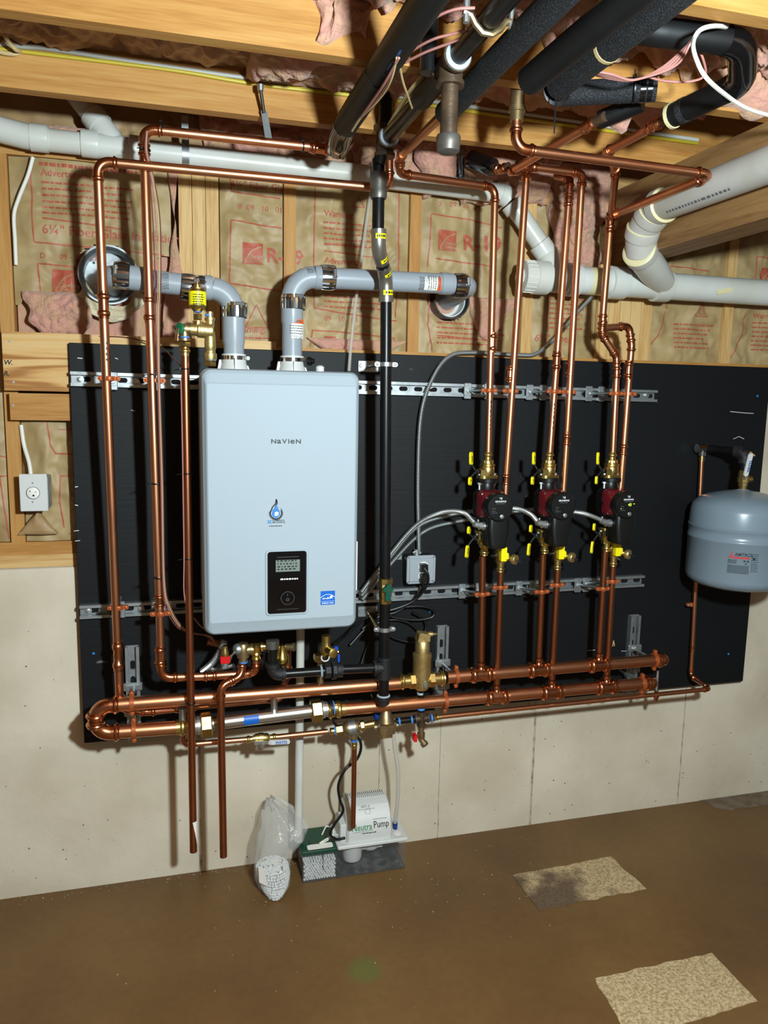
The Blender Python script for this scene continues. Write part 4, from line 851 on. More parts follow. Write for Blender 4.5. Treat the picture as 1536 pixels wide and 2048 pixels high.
# lower pipes between pumps and manifolds
low = (((965, 1112), (962, 1330), um, 'copper pipe from the upper manifold to the pump nearest the boiler'), ((1086, 1108), (1077, 1329), um, 'copper pipe from the upper manifold to the middle pump'), ((1210, 1100), (1197, 1320), um, 'copper pipe from the upper manifold to the pump beside the grey tank'),
       ((1002, 1122), (993, 1378), lm, 'copper pipe from the lower manifold to the purge valve nearest the boiler'), ((1116, 1118), (1103, 1370), lm, 'copper pipe from the lower manifold to the middle purge valve'), ((1227, 1110), (1213, 1356), lm, 'copper pipe from the lower manifold to the purge valve beside the grey tank'))
clampv = {965: 1189, 1086: 1184, 1210: 1178, 1002: 1175, 1116: 1170, 1227: 1163}
for a, b_, mm, lab in low:
    p, q = PY(*a, YR), PY(*b_, YM); zm = ZM1 if mm is um else ZM2; q = V(q.x, YM, zm)
    t = pipe_thing(lab, q); run(t, [p, q+V(0, 0, .045)], R34, 'copper_brown_reflect'); tee(mm, q, X, Z, R112, R34, .085)
    kq = PY(a[0]-.35*(clampv[a[0]]-a[1])*.1, clampv[a[0]], YR); s = (kq.z-q.z)/(p.z-q.z); kq = (q+V(0, 0, .045)).lerp(p, (kq.z-q.z-.045)/(p.z-q.z-.045))
    strap_clamp(kq, Z, R34, lab.replace('copper pipe from the', 'orange clamp on pipe from'), 'orange clamps on the copper pipes', rodto=V(kq.x-.012, -.02, ZL+.004), screw='same'); strut_nut(sl, V(kq.x-.012, -.0225, ZL+.003))
for i, (u, v, lab) in enumerate(((978, 781, 'first riser from the boiler'), (1020, 782, 'second riser from the boiler'), (1108, 783, 'third riser from the boiler'), (1136, 784, 'fourth riser from the boiler'), (1232, 787, 'fifth riser from the boiler'), (1258, 788, 'sixth riser from the boiler'))):
    q = PY(u, v, YR); strap_clamp(q, Z, R34, f'orange clamp on the {lab} at the upper strut', 'orange clamps on the copper pipes', rodto=V(q.x-.012, -.02, ZU-.004), screw='same'); strut_nut(su, V(q.x-.012, -.0225, ZU-.005))

# ------------------------------------------------------------------ black gas line
YG = -.205; RG = .0167
t = thing('gas_pipe', 'black iron gas pipe dropping beside the boiler from the ceiling tee', 'pipe', PY(771, 1150, YG))
YG2 = -.30
gx0, gx1 = PY(757, 400, YG2), PY(772, 640, YG)
part(t, 'pipe', MB().cyl(PY(757, 318, YG2), PY(757, 352, YG2), RG, 18), 'black_iron')
part(t, 'pipe', MB().cyl(PY(757, 398, YG2), PY(756, 458, YG2), RG, 18), 'black_iron')
m = MB().lathe(PY(757, 398, YG2), Z, [(0, RG*1.25), (.008, RG*1.38), (.02, RG*1.38), (.03, RG*1.25), (.045, RG*1.45), (.06, RG*1.4), (.066, RG*1.2), (.07, RG*1.05)], 20); part(t, 'union', m, 'malleable')
pa, pb, pc, pd = PY(757, 458, YG2), PY(757, 500, YG2+.005), PY(772, 555, YG-.005), PY(772, 604, YG)
pth = [pa] + arc3(pa, pb, pc, .05)[0] + [pb.lerp(pc, .42)]; part(t, 'bend_fitting', MB().tube(pth, RG*1.2, 18).lathe(pa, (pb-pa), [(0, RG*1.3), (.012, RG*1.3), (.013, RG*1.2)], 18), 'press_steel')
pth = [pb.lerp(pc, .58)] + arc3(pb, pc, pd, .05)[0] + [pd]; part(t, 'bend_fitting', MB().tube(pth, RG*1.2, 18).lathe(pd, (pc-pd), [(0, RG*1.3), (.016, RG*1.3), (.017, RG*1.2)], 18), 'press_steel')
part(t, 'pipe', MB().cyl(pb.lerp(pc, .38), pb.lerp(pc, .62), RG, 18), 'black_iron')
for pp, dd in ((pa.lerp(pb, .35), pb-pa), (pb.lerp(pc, .25), pc-pb), (pb.lerp(pc, .78), pc-pb), (pc.lerp(pd, .62), pd-pc)):
    m = MB(); a_, b2, d_ = frame(Vector(dd)); n_ = 7
    f2 = V(.25, -1, .1); f2 = (f2-d_*f2.dot(d_)).normalized(); g2 = d_.cross(f2)
    m.rings([[pp+d_*s+(f2*math.cos(q2)+g2*math.sin(q2))*RG*1.225 for q2 in [(-.9+1.8*k2/n_) for k2 in range(n_+1)]] for s in (-.007, .007)], cap=False); lb = part(t, 'yellow_label', m, 'yellow_label')
    Flat().dashes(-.012, .012, -.003, .006, .002, .006, .0015).onto(lb, 'label_print', 'black_ink', lambda a2, b3, pp=pp, d_=d_, f2=f2, g2=g2: pp+d_*b3+(f2*math.cos(a2/RG)+g2*math.sin(a2/RG))*RG*1.24)
part(t, 'pipe', MB().cyl(PY(772, 598, YG), PY(770, 1158, YG), RG, 20), 'black_iron')
part(t, 'pipe', MB().cyl(PY(770, 1206, YG), PY(768, 1318, YG), RG, 20), 'black_iron')
gt = PY(768, 1335, YG)
def iron_tee(p, d, b, r, L=.07):
    m = MB(); p, d, b = Vector(p), Vector(d).normalized(), Vector(b).normalized()
    m.lathe(p-d*L/2, d, [(0, r*1.4), (.010, r*1.4), (.012, r*1.22), (L-.012, r*1.22), (L-.010, r*1.4), (L, r*1.4)], 20); m.lathe(p, b, [(0, r*1.22), (L/2-.011, r*1.22), (L/2-.009, r*1.4), (L/2, r*1.4)], 20); return m
part(t, 'tee', iron_tee(gt, Z, -X, RG), 'black_iron_rough')
part(t, 'drip_leg', MB().cyl(gt, PY(767, 1402, YG), RG*.98, 18), 'black_iron'); part(t, 'cap', MB().lathe(PY(767, 1394, YG), -Z, [(0, RG*1.35), (.008, RG*1.35), (.010, RG*1.15), (.022, RG*1.12), (.026, RG*.8)], 18), 'black_iron_rough')
ge = PY(545, 1350, YG); u0 = PY(660, 1341, YG)
part(t, 'pipe', MB().cyl(gt, PY(672, 1339, YG), RG*.86, 18), 'black_iron'); part(t, 'pipe', MB().cyl(u0, ge+V(.02, 0, .001), RG*.86, 18), 'black_iron')
d = (gt-u0).normalized(); part(t, 'union', MB().hexa(u0-d*.018, d, 0, .020, RG*1.45, .1, 8).hexa(u0+d*.004, d, 0, .016, RG*1.75, .1, 8).lathe(u0+d*.02, d, [(0, RG*1.3), (.018, RG*1.3), (.019, RG)], 16), 'black_iron_rough')
pth = arc3(ge+V(0, 0, .05), ge, ge+V(.05, 0, .002), .024)[0]; m = MB().tube([ge+V(0, 0, .034)]+pth+[ge+V(.034, 0, .001)], RG*1.12, 18); m.lathe(ge+V(0, 0, .026), Z, [(0, RG*1.35), (.012, RG*1.35)], 18); m.lathe(ge+V(.028, 0, .001), X, [(0, RG*1.35), (.010, RG*1.35)], 18); part(t, 'elbow', m, 'black_iron_rough')
part(t, 'pipe', MB().cyl(ge+V(0, 0, .03), PY(545, 1285, YG), RG*.86, 18), 'black_iron'); part(t, 'coupling', MB().lathe(PY(545, 1296, YG), Z, [(0, RG*1.2), (.024, RG*1.2), (.025, RG)], 16), 'malleable')
for p, d, k_ in ((PY(768, 1317, YG), Z, 1.1), (PY(750, 1335, YG), X, 1.02), (PY(767, 1391, YG), Z, 1.12), (PY(545, 1330, YG), Z, 1.1), (PY(642, 1343, YG), X, 1.05)): part(t, 'thread_sealant', MB().lathe(p, d, [(-.003, RG*k_*1.05), (0, RG*k_*1.16), (.003, RG*k_*1.02)], 18), 'teflon')
v = thing('gas_valve', 'brass gas shutoff valve with dark green handle on the black pipe', 'valve', PY(770, 1183, YG))
q = PY(770, 1183, YG)
part(v, 'body', MB().lathe(PY(770, 1206, YG), Z, [(0, RG*1.2), (.010, RG*1.25), (.011, RG*1.05), (.022, RG*1.25), (.052, RG*1.25), (.06, RG*1.05), (.062, RG*1.35), (.078, RG*1.35), (.08, RG*1.1)], 8), 'brass')
hp = PY(775, 1178, YG-.03)
part(v, 'handle', MB().prism([(math.cos(a)*(.014+.003*math.cos(4*a)), math.sin(a)*(.014+.003*math.cos(4*a))) for a in [2*math.pi*i/24 for i in range(24)]], lambda a, b, k: hp+V(a, -k, b), 0, .010).prism(rrect(-.008, -.036, .008, -.008, .006), lambda a, b, k: hp+V(a, -k, b), .001, .009), 'green_dark'); part(v, 'screw', MB().lathe(hp+V(0, -.010, 0), V(0, -1, 0), [(0, .004), (.002, .003)], 8), 'brass_bright'); part(v, 'stem', MB().cyl(q, hp, .008, 10), 'brass')
for (u, v_, zc, lab, pu) in ((772, 729, 0, 'galvanised clamp and bracket high on the gas pipe beside the boiler top', 746), (769, 1258, 1, 'galvanised clamp and bracket low on the gas pipe near its tee', 742)):
    q = PY(u, v_, YG); strap = strap_clamp(q, Z, RG, lab, 'galvanised clamps on the gas pipe', 'zinc', side=(1, -.1, 0))
    pl = PY(736 if not zc else 735, 733 if not zc else 1222, -.002); part(strap, 'bracket_plate', MB().rbox((pl.x-.034, -.008, pl.z-.018), (pl.x+.034, -.0005, pl.z+.018), .004), 'galv')
    part(strap, 'rod', MB().cyl(V(pl.x, -.008, pl.z), q+V(-.022, .008, .0), .0052, 10), 'brass' if zc else 'iron_brown'); part(strap, 'nut', MB().hexa(V(pl.x, -.008, pl.z), V(0, -1, 0), 0, .009, .010), 'galv')
    for s in (-1, 1): part(strap, 'plate_screw', MB().lathe(V(pl.x+s*.025, -.008, pl.z+.002), V(0, -1, 0), [(0, .006), (.003, .004)], 8), 'zinc')
# gas main under the joists
ZG = 2.268; gx = PZ(770, 283, ZG).x; RM = .0195
t = thing('gas_main', 'black iron gas main hung below the joists with a capped dirt leg', 'pipe', V(gx, -1, 2.1))
T1 = PZ(893, 128, ZG); T1 = V(gx, T1.y, ZG); T2 = V(gx, PZ(768, 283, ZG).y, ZG)
part(t, 'pipe', MB().cyl(V(gx, -2.2, ZG), T1+V(0, -.025, 0), RM, 20), 'black_iron'); part(t, 'pipe', MB().cyl(T1, T2, RM, 20), 'black_iron')
part(t, 'tee', iron_tee(T1, Y, -Z, RM*1.08, .085), 'iron_brown'); part(t, 'tee', iron_tee(T2, Z, -Y, RM*1.02, .08), 'iron_brown')
part(t, 'coupling', MB().lathe(T1+V(0, .05, 0), Y, [(0, RM*1.3), (.002, RM*1.3), (.03, RM*1.22), (.1, RM*1.2), (.13, RM*1.3), (.14, RM*1.3), (.142, RM)], 20), 'black_iron_rough')
part(t, 'thread_sealant', MB().lathe(T1+V(0, -.046, 0), Y, [(-.004, RM*1.02), (0, RM*1.38), (.004, RM*1.38)], 20), 'teflon'); part(t, 'thread_sealant', MB().lathe(T2+V(0, -.044, 0), Y, [(-.004, RM*1.02), (0, RM*1.28), (.004, RM*1.28)], 20), 'teflon')
part(t, 'thread_sealant', MB().lathe(T1+V(0, .046, 0), Y, [(-.004, RM*1.3), (.004, RM*1.3)], 20), 'teflon')
zc = PY(889, 292, T1.y).z
part(t, 'dirt_leg', MB().cyl(T1+V(0, 0, -.04), V(gx, T1.y, zc), RM*.92, 20), 'iron_brown'); part(t, 'cap', MB().lathe(V(gx, T1.y, zc+.022), -Z, [(0, RM*1.2), (.004, RM*1.32), (.018, RM*1.28), (.032, RM*1.2), (.036, RM*.9)], 20), 'malleable')
part(t, 'riser', MB().cyl(T2+V(0, 0, .04), V(gx, T2.y, 2.54), RM, 16), 'black_iron')
part(t, 'drop', MB().cyl(T2, PY(757, 330, T2.y), RG, 16), 'black_iron')
t = thing('pipe_clamp', 'plated two-bolt clamp around the gas main near the ceiling', 'clamp', V(gx, -1.22, ZG), 'galvanised clamps on the gas pipe')
yc = PZ(975, 38, ZG).y
part(t, 'strap', MB().tube([V(gx+x_, yc, ZG+z_) for x_, z_ in ((-.05, .006), (-.035, .002), (-.026, -.012), (-.012, -.024), (.006, -.025), (.022, -.014), (.032, .0), (.05, .004))], .006, 8), 'bronze')
for s in (-1, 1): part(t, 'bolt', MB().cyl(V(gx+s*.044, yc, ZG-.012), V(gx+s*.044, yc, ZG+.05), .006, 8), 'zinc')

# ------------------------------------------------------------------ black insulated pipes under the joists
def foam(label, pts, r, mat='foam_smooth', seams=(), n=18, name='insulated_pipe', R=None):
    t = thing(name, label, 'pipe', Vector(pts[0]), 'black insulated pipes under the joists'); pts = [Vector(p) for p in pts]; path = [pts[0]]
    for i in range(1, len(pts)-1): path += arc3(pts[i-1], pts[i], pts[i+1], R or r*2)[0]
    path.append(pts[-1]); part(t, 'sleeve', MB().tube(path, r, n), mat)
    for i, (k, wd, mt) in enumerate(seams):
        a, b_ = path[0], path[-1]; p = pts[0].lerp(pts[1], k); part(t, 'tape_band', band(MB(), p, pts[1]-pts[0], r, wd, n, 1.03), mt)
    return t
x1 = .712; z1 = 2.258
y_ = lambda u, v, z=z1: PZ(u, v, z).y
ta = foam('black insulated pipe slanting over the joists to the taped elbow above the boiler', [V(x1, -2.2, z1), V(x1, y_(690, 258), z1)], .0300, seams=())
part(ta, 'joint', MB().lathe(V(x1, y_(752, 145), z1), Y, [(-.002, .0305), (.0, .0316), (.004, .0316), (.03, .0290)], 20), 'foam_smooth')
pe = V(x1, y_(690, 258), z1); part(ta, 'taped_elbow', MB().tube([pe+V(0, -.03, 0), pe+V(0, .01, -.002), pe+V(.002, .05, -.012), pe+V(.004, .085, -.02), V(.752, -.235, z2+.018), V(.742, -.222, z2-.004), V(.715, -.22, z2)], [.031, .030, .029, .028, .026, .024, .018], 16), 'tape_black')
Flat().text('L - CSZ2  4780', 0, 0, .026, bold=.01, sx=1).onto(ta, 'lettering', 'blue_ink', lambda a, b: V(x1-.010+b*.55, y_(770, 120)-a*.75, z1-.0305+abs(b)*.12))
foam('speckled grey foam pipe beside the gas dirt leg', [V(.912, -2.2, 2.25), V(.912, y_(882, 225, 2.25), 2.25)], .0265, 'foam_black')
foam('wide smooth black foam pipe ending above the brass valve', [V(1.06, -2.2, 2.262), V(.965, PZ(1052, 165, 2.20).y, 2.205)], .0275, seams=())
foam('speckled foam pipe that ends at the short cross pipe', [V(1.09, -2.2, 2.25), V(1.085, y_(1118, 172, 2.25), 2.25)], .0285, 'foam_black', seams=((.86, .01, 'wire_tan'),))
foam('short speckled foam cross pipe with taped end', [PZ(1120, 188, 2.27), PZ(1312, 178, 2.27)], .026, 'foam_black', seams=((.86, .012, 'tape_black'), (.93, .010, 'tape_black')))
foam('foam sleeve slanting behind the short cross pipe onto copper', [PZ(1285, 205, 2.275), PZ(1200, 240, 2.255)], .021, 'foam_smooth')
U = [PZ(1240, 52, 2.34), PZ(1300, 62, 2.31), PZ(1484, 85, 2.30), PZ(1486, 165, 2.265), PZ(1342, 233, 2.25)]
tb = foam('black foam pipe bending round in a shiny taped U beside the white cable', U, .0265, 'foam_smooth', R=.06)
pp = [U[2]+V(-.05, 0, .0)]+arc3(U[1], U[2], U[3], .06)[0]+arc3(U[2], U[3], U[4], .06)[0]; part(tb, 'tape_wrap', MB().tube(pp[1:], .0285, 16), 'tape_black')
part(tb, 'tape_band', band(MB(), U[3].lerp(U[4], .80), U[4]-U[3], .0268, .016, 18, 1.03), 'foam_black'); part(tb, 'collar', MB().lathe(U[4], (U[3]-U[4]), [(-.004, .024), (0, .029), (.008, .029)], 18), 'pvc_glue')
t = pipe_thing('copper stub leaving the taped black foam U', U[4]); run(t, [U[4]+(U[3]-U[4])*.1, PZ(1305, 253, 2.25)], R34*1.05, 'iron_brown'); coupling(t, PZ(1308, 251, 2.25), Y, R34, .05)
t = pipe_thing('copper coupling below the slanting foam sleeve', PZ(1180, 250, 2.25)); run(t, [PZ(1210, 233, 2.253), PZ(1178, 251, 2.25)], R34*1.05, 'iron_brown'); coupling(t, PZ(1178, 251, 2.25), Y, R34, .05)
foam('stub of black taped pipe poking out of the pink insulation', [V(1.20, -.05, 2.33), PY(985, 335, -.13)], .027, 'tape_black')
t = pipe_thing('tarnished copper bend leaving the stubby black taped pipe', PY(1000, 335, -.15)); run(t, [PY(985, 335, -.13), PY(1003, 340, -.17), PY(1018, 331, -.20)], R34, 'iron_brown', R=.012)
for u, v, dz in ((858, 95, .2),): 
    q = PZ(u, v, 2.31); foam('dark vertical pipe rising between joists beside the gas main', [V(q.x, q.y, 2.26), V(q.x, q.y, 2.535)], .018, 'black_iron')
foam('black foam pipe at the very top edge between the slanting pipes', [V(.72, -1.10, 2.36), V(1.06, -1.13, 2.36)], .022, 'foam_smooth')
# ------------------------------------------------------------------ boiler
BX0, BX1, BZ0, BZ1 = .354, .780, .940, 1.657
YF = -.368
t = thing('wall_boiler', 'large white wall-hung boiler with black control panel', 'boiler', V(.567, -.2, BZ0))
part(t, 'casing', MB().rbox((BX0+.008, -.335, BZ0+.012), (BX1-.008, -.024, BZ1-.012), .012), 'boiler_side')
def ring(y, ix, it, ib, r): return [V(a, y, b) for a, b in rrect(BX0+ix, BZ0+ib, BX1-ix, BZ1-it, r, 6)]
part(t, 'front_cover', MB().rings([ring(-.270, .004, .004, .004, .02), ring(-.272, 0, 0, 0, .022), ring(YF+.034, 0, 0, 0, .024), ring(YF+.018, .004, .004, .003, .026), ring(YF+.012, .008, .012, .008, .022), ring(YF+.003, .0125, .036, .034, .008), ring(YF, .016, .040, .040, .008)]), 'boiler_white', ang=9)
part(t, 'side_louver', MB().box((BX0+.003, -.22, 1.0), (BX0+.009, -.10, 1.6)), 'boiler_side')
bf = lambda u, v, d=0.: PY(u, v, YF-d)
def onb(u, v, d=.0006): p0 = bf(u, v, d); return lambda a, b: p0+V(a, 0, b)
# brand name
xx = -.0405
for ch, sz_, wd_ in (('N', .0165, .0165), ('a', .0215, .0140), ('V', .0165, .0150), ('I', .0165, .0060), ('e', .0215, .0145), ('N', .0165, .0165)): Flat().text(ch, xx, 0, sz_, bold=.022, sx=1.22).onto(t, 'letter', 'black_ink', onb(572, 887)); xx += wd_
# sticker: drop in a gear
fn = onb(552, 1025)
g = Flat(); k = 15
for i in range(k):
    a = math.pi*(.95+1.35*i/k); g.poly([(math.cos(a-.09)*.0165, math.sin(a-.09)*.0165-.002), (math.cos(a-.07)*.0195, math.sin(a-.07)*.0195-.002), (math.cos(a+.07)*.0195, math.sin(a+.07)*.0195-.002), (math.cos(a+.09)*.0165, math.sin(a+.09)*.0165-.002)])
g.line([(math.cos(math.radians(x_))*.0155, math.sin(math.radians(x_))*.0155-.002) for x_ in range(150, 400, 10)], .0035); g.line([(-.013, .004), (-.010, .014), (-.001, .024), (.001, .036), (.0035, .026), (-.002, .014)], .0035); g.onto(t, 'gear_mark', 'black_ink', fn)
g = Flat().poly([(-.0115, -.004), (-.009, .006), (-.003, .014), (.002, .022), (.006, .010), (.010, .003), (.011, -.006), (.006, -.013), (-.002, -.015), (-.009, -.011)]); g.onto(t, 'drop_mark', 'blue_ink', onb(552, 1025, .001))
Flat().poly([(-.004, -.010), (.006, -.008), (.007, .0), (.002, .003), (-.003, .0)]).onto(t, 'drop_highlight', 'white_ink', onb(552, 1025, .0014))
Flat().text('3E', -.024, -.0295, .0125, bold=.03).onto(t, 'sticker_lettering', 'blue_ink', fn); Flat().text('PLUMBING &', -.0095, -.0235, .0056, bold=.02).text('MECHANICAL', -.0095, -.0288, .0056, bold=.02).dashes(-.018, .018, -.038, .0022, .002, .007, .0012).onto(t, 'sticker_lettering', 'black_ink', fn)
# control panel
cp0, cp1 = bf(535, 1228), bf(613, 1101); x0, z0, x1, z1_ = cp0.x, cp0.z, cp1.x, cp1.z
part(t, 'panel_bezel', MB().rbox((x0-.006, YF-.003, z0-.006), (x1+.006, YF+.004, z1_+.006), .012), 'boiler_white')
cpn = part(t, 'control_panel', MB().rbox((x0, YF-.006, z0), (x1, YF+.002, z1_), .008), 'black_gloss')
pc_ = bf(575, 1165); fn = lambda a, b: V(pc_.x+a, YF-.0066, pc_.z+b)
s0, s1 = bf(551, 1143), bf(599, 1118)
sc2 = part(cpn, 'screen', MB().box((s0.x, YF-.0066, s0.z), (s1.x, YF-.0055, s1.z)), 'screen')
g = Flat(); fs_ = lambda a, b: V(s0.x+a, YF-.0070, s0.z+b); rn = random.Random(5)
for i, y0 in enumerate((.005, .012, .020, .028)): g.dashes(.004, .058, y0, .004, .0025, .008, .004, rnd=rn)
g.onto(cpn, 'screen_digits', 'black_ink', fs_)
Flat().line([(-.030, (bf(575, 1113).z-pc_.z)), (.030, (bf(575, 1113).z-pc_.z))], .0008).line([(-.03, bf(575, 1217).z-pc_.z), (.03, bf(575, 1217).z-pc_.z)], .0006).onto(cpn, 'trim_line', 'grey_ink', fn)
Flat().dashes(-.020, .028, bf(575, 1157).z-pc_.z-.002, .004, .003, .008, .002).onto(cpn, 'lettering', 'white_ink', fn)
kb = bf(574, 1194); part(cpn, 'dial', MB().lathe(V(kb.x, YF-.006, kb.z), V(0, -1, 0), [(0, .0205), (.004, .020), (.006, .018), (.0062, .012)], 28), 'black_gloss')
Flat().disc(0, 0, .0185, 28, .0178).disc(0, -.004, .004, 14, .003).rect(-.0005, .006, .0005, .011).onto(cpn, 'dial_marks', 'grey_ink', lambda a, b: V(kb.x+a, YF-.0126, kb.z+b))
# energy label
e0, e1 = bf(641, 1210), bf(670, 1181); ex = (e0.x+e1.x)/2; ez = (e0.z+e1.z)/2
Flat().rect(e0.x-ex, e0.z-ez, e1.x-ex, e1.z-ez).onto(t, 'energy_label', 'blue_label', lambda a, b: V(ex+a, YF-.0006, ez+b))
g = Flat().line(arc((0, -.016), .026, 40, 140, 10), .0012).line([(-.016, -.003), (-.010, .001), (-.012, -.004), (-.006, .0), (-.004, -.004), (.001, .003), (.0, -.004), (.006, .002), (.005, -.003), (.012, .0)], .0012).poly([(.010, .010), (.0115, .005), (.016, .005), (.0125, .002), (.014, -.003), (.010, .0005), (.006, -.003), (.0075, .002), (.004, .005), (.0085, .005)]).rect(-.0185, -.0098, .0185, -.0092)
g.text('ENERGY STAR', 0, -.0165, .0052, bold=.02, align='CENTER'); g.onto(t, 'energy_lettering', 'white_ink', lambda a, b: V(ex+a, YF-.0011, ez+b))
m = MB().lathe(PY(640, 738, -.25), Z, [(-.01, .012), (.006, .012), (.010, .006)], 12); part(t, 'test_port', m, 'white_plastic')
part(t, 'port_cap', MB().lathe(PY(615, 722, -.17), V(1, -.4, 0), [(0, .013), (.012, .013), (.013, .008), (.02, .008)], 12), 'black_plastic')
# booklet in a pouch on the boiler side
t = thing('manual_pouch', 'white and orange booklet in a clear pouch stuck on the boiler side', 'booklet', V(BX1+.01, -.28, 1.1))
ym = -.30; q = lambda u, v: PX(u, v, BX1+.010)
zf = lambda v: PY(727, v, ym).z
part(t, 'white_card', MB().box((BX1-.006, -.30, zf(1180)), (BX1+.011, -.12, zf(1083))), 'paper_white'); part(t, 'orange_card', MB().box((BX1-.006, -.295, zf(1083)), (BX1+.006, -.13, zf(1035))), 'orange_ink'); part(t, 'top_card', MB().box((BX1-.006, -.29, zf(1035)), (BX1+.004, -.13, zf(1002))), 'paper_white')
part(t, 'pouch', MB().box((BX1-.007, -.302, zf(1002)), (BX1+.004, -.12, zf(968))), 'clear_plastic')

# ------------------------------------------------------------------ grey vent pipes
YV = -.125; RV = .0302
def hose_clamp(t, p, d, r=RV, wd=.042):
    """gear clamp over a fingered collar"""
    d = Vector(d).normalized(); p = Vector(p); a, b, _ = frame(d); part(t, 'clamp_band', band(MB(), p+d*wd*.42, d, r, .010, 24, 1.16), 'chrome')
    m = MB(); nn = 18
    for i in range(nn):
        q0, q1 = 2*math.pi*i/nn, 2*math.pi*(i+.55)/nn; rs = []
        for s, kk in ((wd*.42, 1.20), (0, 1.24), (-wd*.42, 1.19)): rs.append([p+d*s+(a*math.cos(q)+b*math.sin(q))*r*k2 for q, k2 in ((q0, kk), (q1, kk), (q1, kk-.05), (q0, kk-.05))])
        m.rings(rs)
    part(t, 'clamp_fingers', m, 'chrome'); part(t, 'seal', band(MB(), p, d, r, wd*.9, 24, 1.15), 'black_rubber'); f = V(.3, -1, .2); f = (f-d*f.dot(d)).normalized()
    part(t, 'clamp_screw', MB().lathe(p+d*wd*.42+f*r*1.2-d.cross(f)*.012, d.cross(f), [(0, .005), (.018, .005), (.019, .0065), (.024, .0065)], 8), 'zinc')
def vent_label(t, p, d, k=1):
    d = Vector(d).normalized(); f = V(.2, -1, 0); f = (f-d*f.dot(d)).normalized(); g_ = d.cross(f); rr = RV*1.012
    mp = lambda a, b, e=0: p+d*b+(f*math.cos(a/rr)+g_*math.sin(a/rr))*(rr+e)
    lb = Flat().rect(-.026, -.030, .026, .012).onto(t, 'label', 'paper_white', lambda a, b: mp(a, b), cut=.008)
    Flat().rect(-.026, .002*0+.012, .026, .024).onto(t, 'warning_strip', 'orange_ink', lambda a, b: mp(a, b, .0002), cut=.008)
    g2 = Flat()
    for i in range(4): g2.dashes(-.022, .022, .004-i*.007, .0028, .002, .008, .0015)
    g2.dashes(-.020, .018, .015, .006, .003, .008, .0012); g2.onto(t, 'label_print', 'grey_ink', lambda a, b: mp(a, b, .0006), cut=.008)
def code_print(t, p, d, w_=.03, h=.05):
    d = Vector(d).normalized(); f = V(.2, -1, 0); f = (f-d*f.dot(d)).normalized(); g_ = d.cross(f); rr = RV*1.012; rn = random.Random(int(p.x*1000)); g2 = Flat()
    for i in range(7): g2.dashes(-h/2, h/2, -w_/2+i*w_/7, w_/10, .002, .009, .0016, rnd=rn)
    g2.onto(t, 'printed_lines', 'grey_ink', lambda a, b: p+d*b+(f*math.cos(a/rr)+g_*math.sin(a/rr))*rr, cut=.008)
t = thing('vent_pipe', 'grey plastic exhaust vent from boiler top to the metal flue behind the tall copper pipes', 'vent', PY(470, 735, YV))
za = PY(440, 580, YV).z; xv = .4585; p0 = V(xv, YV, 1.640); p1 = V(xv, YV, za); p2 = V(VC.x+.018, YV, PY(235, 553, YV).z); p3 = V(VC.x+.018, .10, p2.z)
pth, s_, e_, d0, d1 = arc3(p0, p1, p2, .062); part(t, 'elbow', MB().tube(pth, RV*1.04, 24), 'vent_grey'); pth2, s2, e2, d2, d3 = arc3(p1, p2, p3, .045); part(t, 'elbow', MB().tube(pth2, RV*1.04, 24), 'vent_grey')
part(t, 'pipe', MB().lathe(p0, Z, [(0, RV*.97), (.09, RV*.97), (.10, RV*1.05), (s_.z-p0.z, RV*1.05)], 24), 'vent_grey'); part(t, 'pipe', MB().cyl(e_, s2, RV, 24), 'vent_grey'); part(t, 'pipe', MB().cyl(e2, p3, RV, 24), 'vent_grey')
part(t, 'socket', MB().lathe(e_, d1, [(0, RV*1.06), (.004, RV*1.14), (.022, RV*1.14), (.024, RV)], 24), 'vent_grey'); part(t, 'socket', MB().lathe(PY(282, 558, YV), p1-p2, [(-.03, RV), (-.029, RV*1.1), (.008, RV*1.1), (.009, RV)], 24), 'vent_grey')
hose_clamp(t, PY(245, 551, YV), p2-p1); hose_clamp(t, PY(376, 574, YV), p1-p2); hose_clamp(t, PY(402, 577, YV), p2-p1, wd=.03); hose_clamp(t, PY(470, 622, YV), Z)
code_print(t, PY(327, 565, YV), X, .03, .05); code_print(t, PY(440, 655, YV)+V(0, 0, 0), Z, .01, .02) if 0 else None
t2 = thing('vent_pipe', 'grey plastic intake vent crossing behind the black gas pipe to the second flue', 'vent', PY(588, 735, YV))
xv2 = .627; q0 = V(xv2, YV, 1.640); q1 = V(xv2, YV, PY(590, 553, YV).z); q2 = PY(940, 570, YV); q3 = V(1.185, .10, 1.916)
pth, s_, e_, d0, d1 = arc3(q0, q1, q2, .066); part(t2, 'elbow', MB().tube(pth, RV*1.04, 24), 'vent_grey'); pth2, s2, e2, d2, d3 = arc3(q1, q2, q3, .04); part(t2, 'elbow', MB().tube(pth2, RV*1.04, 24), 'vent_grey')
part(t2, 'pipe', MB().lathe(q0, Z, [(0, RV*.97), (.155, RV*.97), (.165, RV*1.06), (s_.z-q0.z, RV*1.06)], 24), 'vent_grey'); part(t2, 'pipe', MB().cyl(e_, s2, RV, 24), 'vent_grey'); part(t2, 'pipe', MB().cyl(e2, q3, RV, 24), 'vent_grey')
dd = (q2-q1).normalized(); part(t2, 'socket', MB().lathe(e_, dd, [(0, RV*1.06), (.003, RV*1.12), (.04, RV*1.12), (.042, RV)], 24), 'vent_grey'); part(t2, 'socket', MB().lathe(PY(880, 567, YV), dd, [(-.001, RV), (0, RV*1.09), (.03, RV*1.09), (.045, RV)], 24), 'vent_grey')
hose_clamp(t2, PY(654, 555, YV), dd); hose_clamp(t2, PY(918, 571, YV), dd); hose_clamp(t2, PY(587, 606, YV), Z)
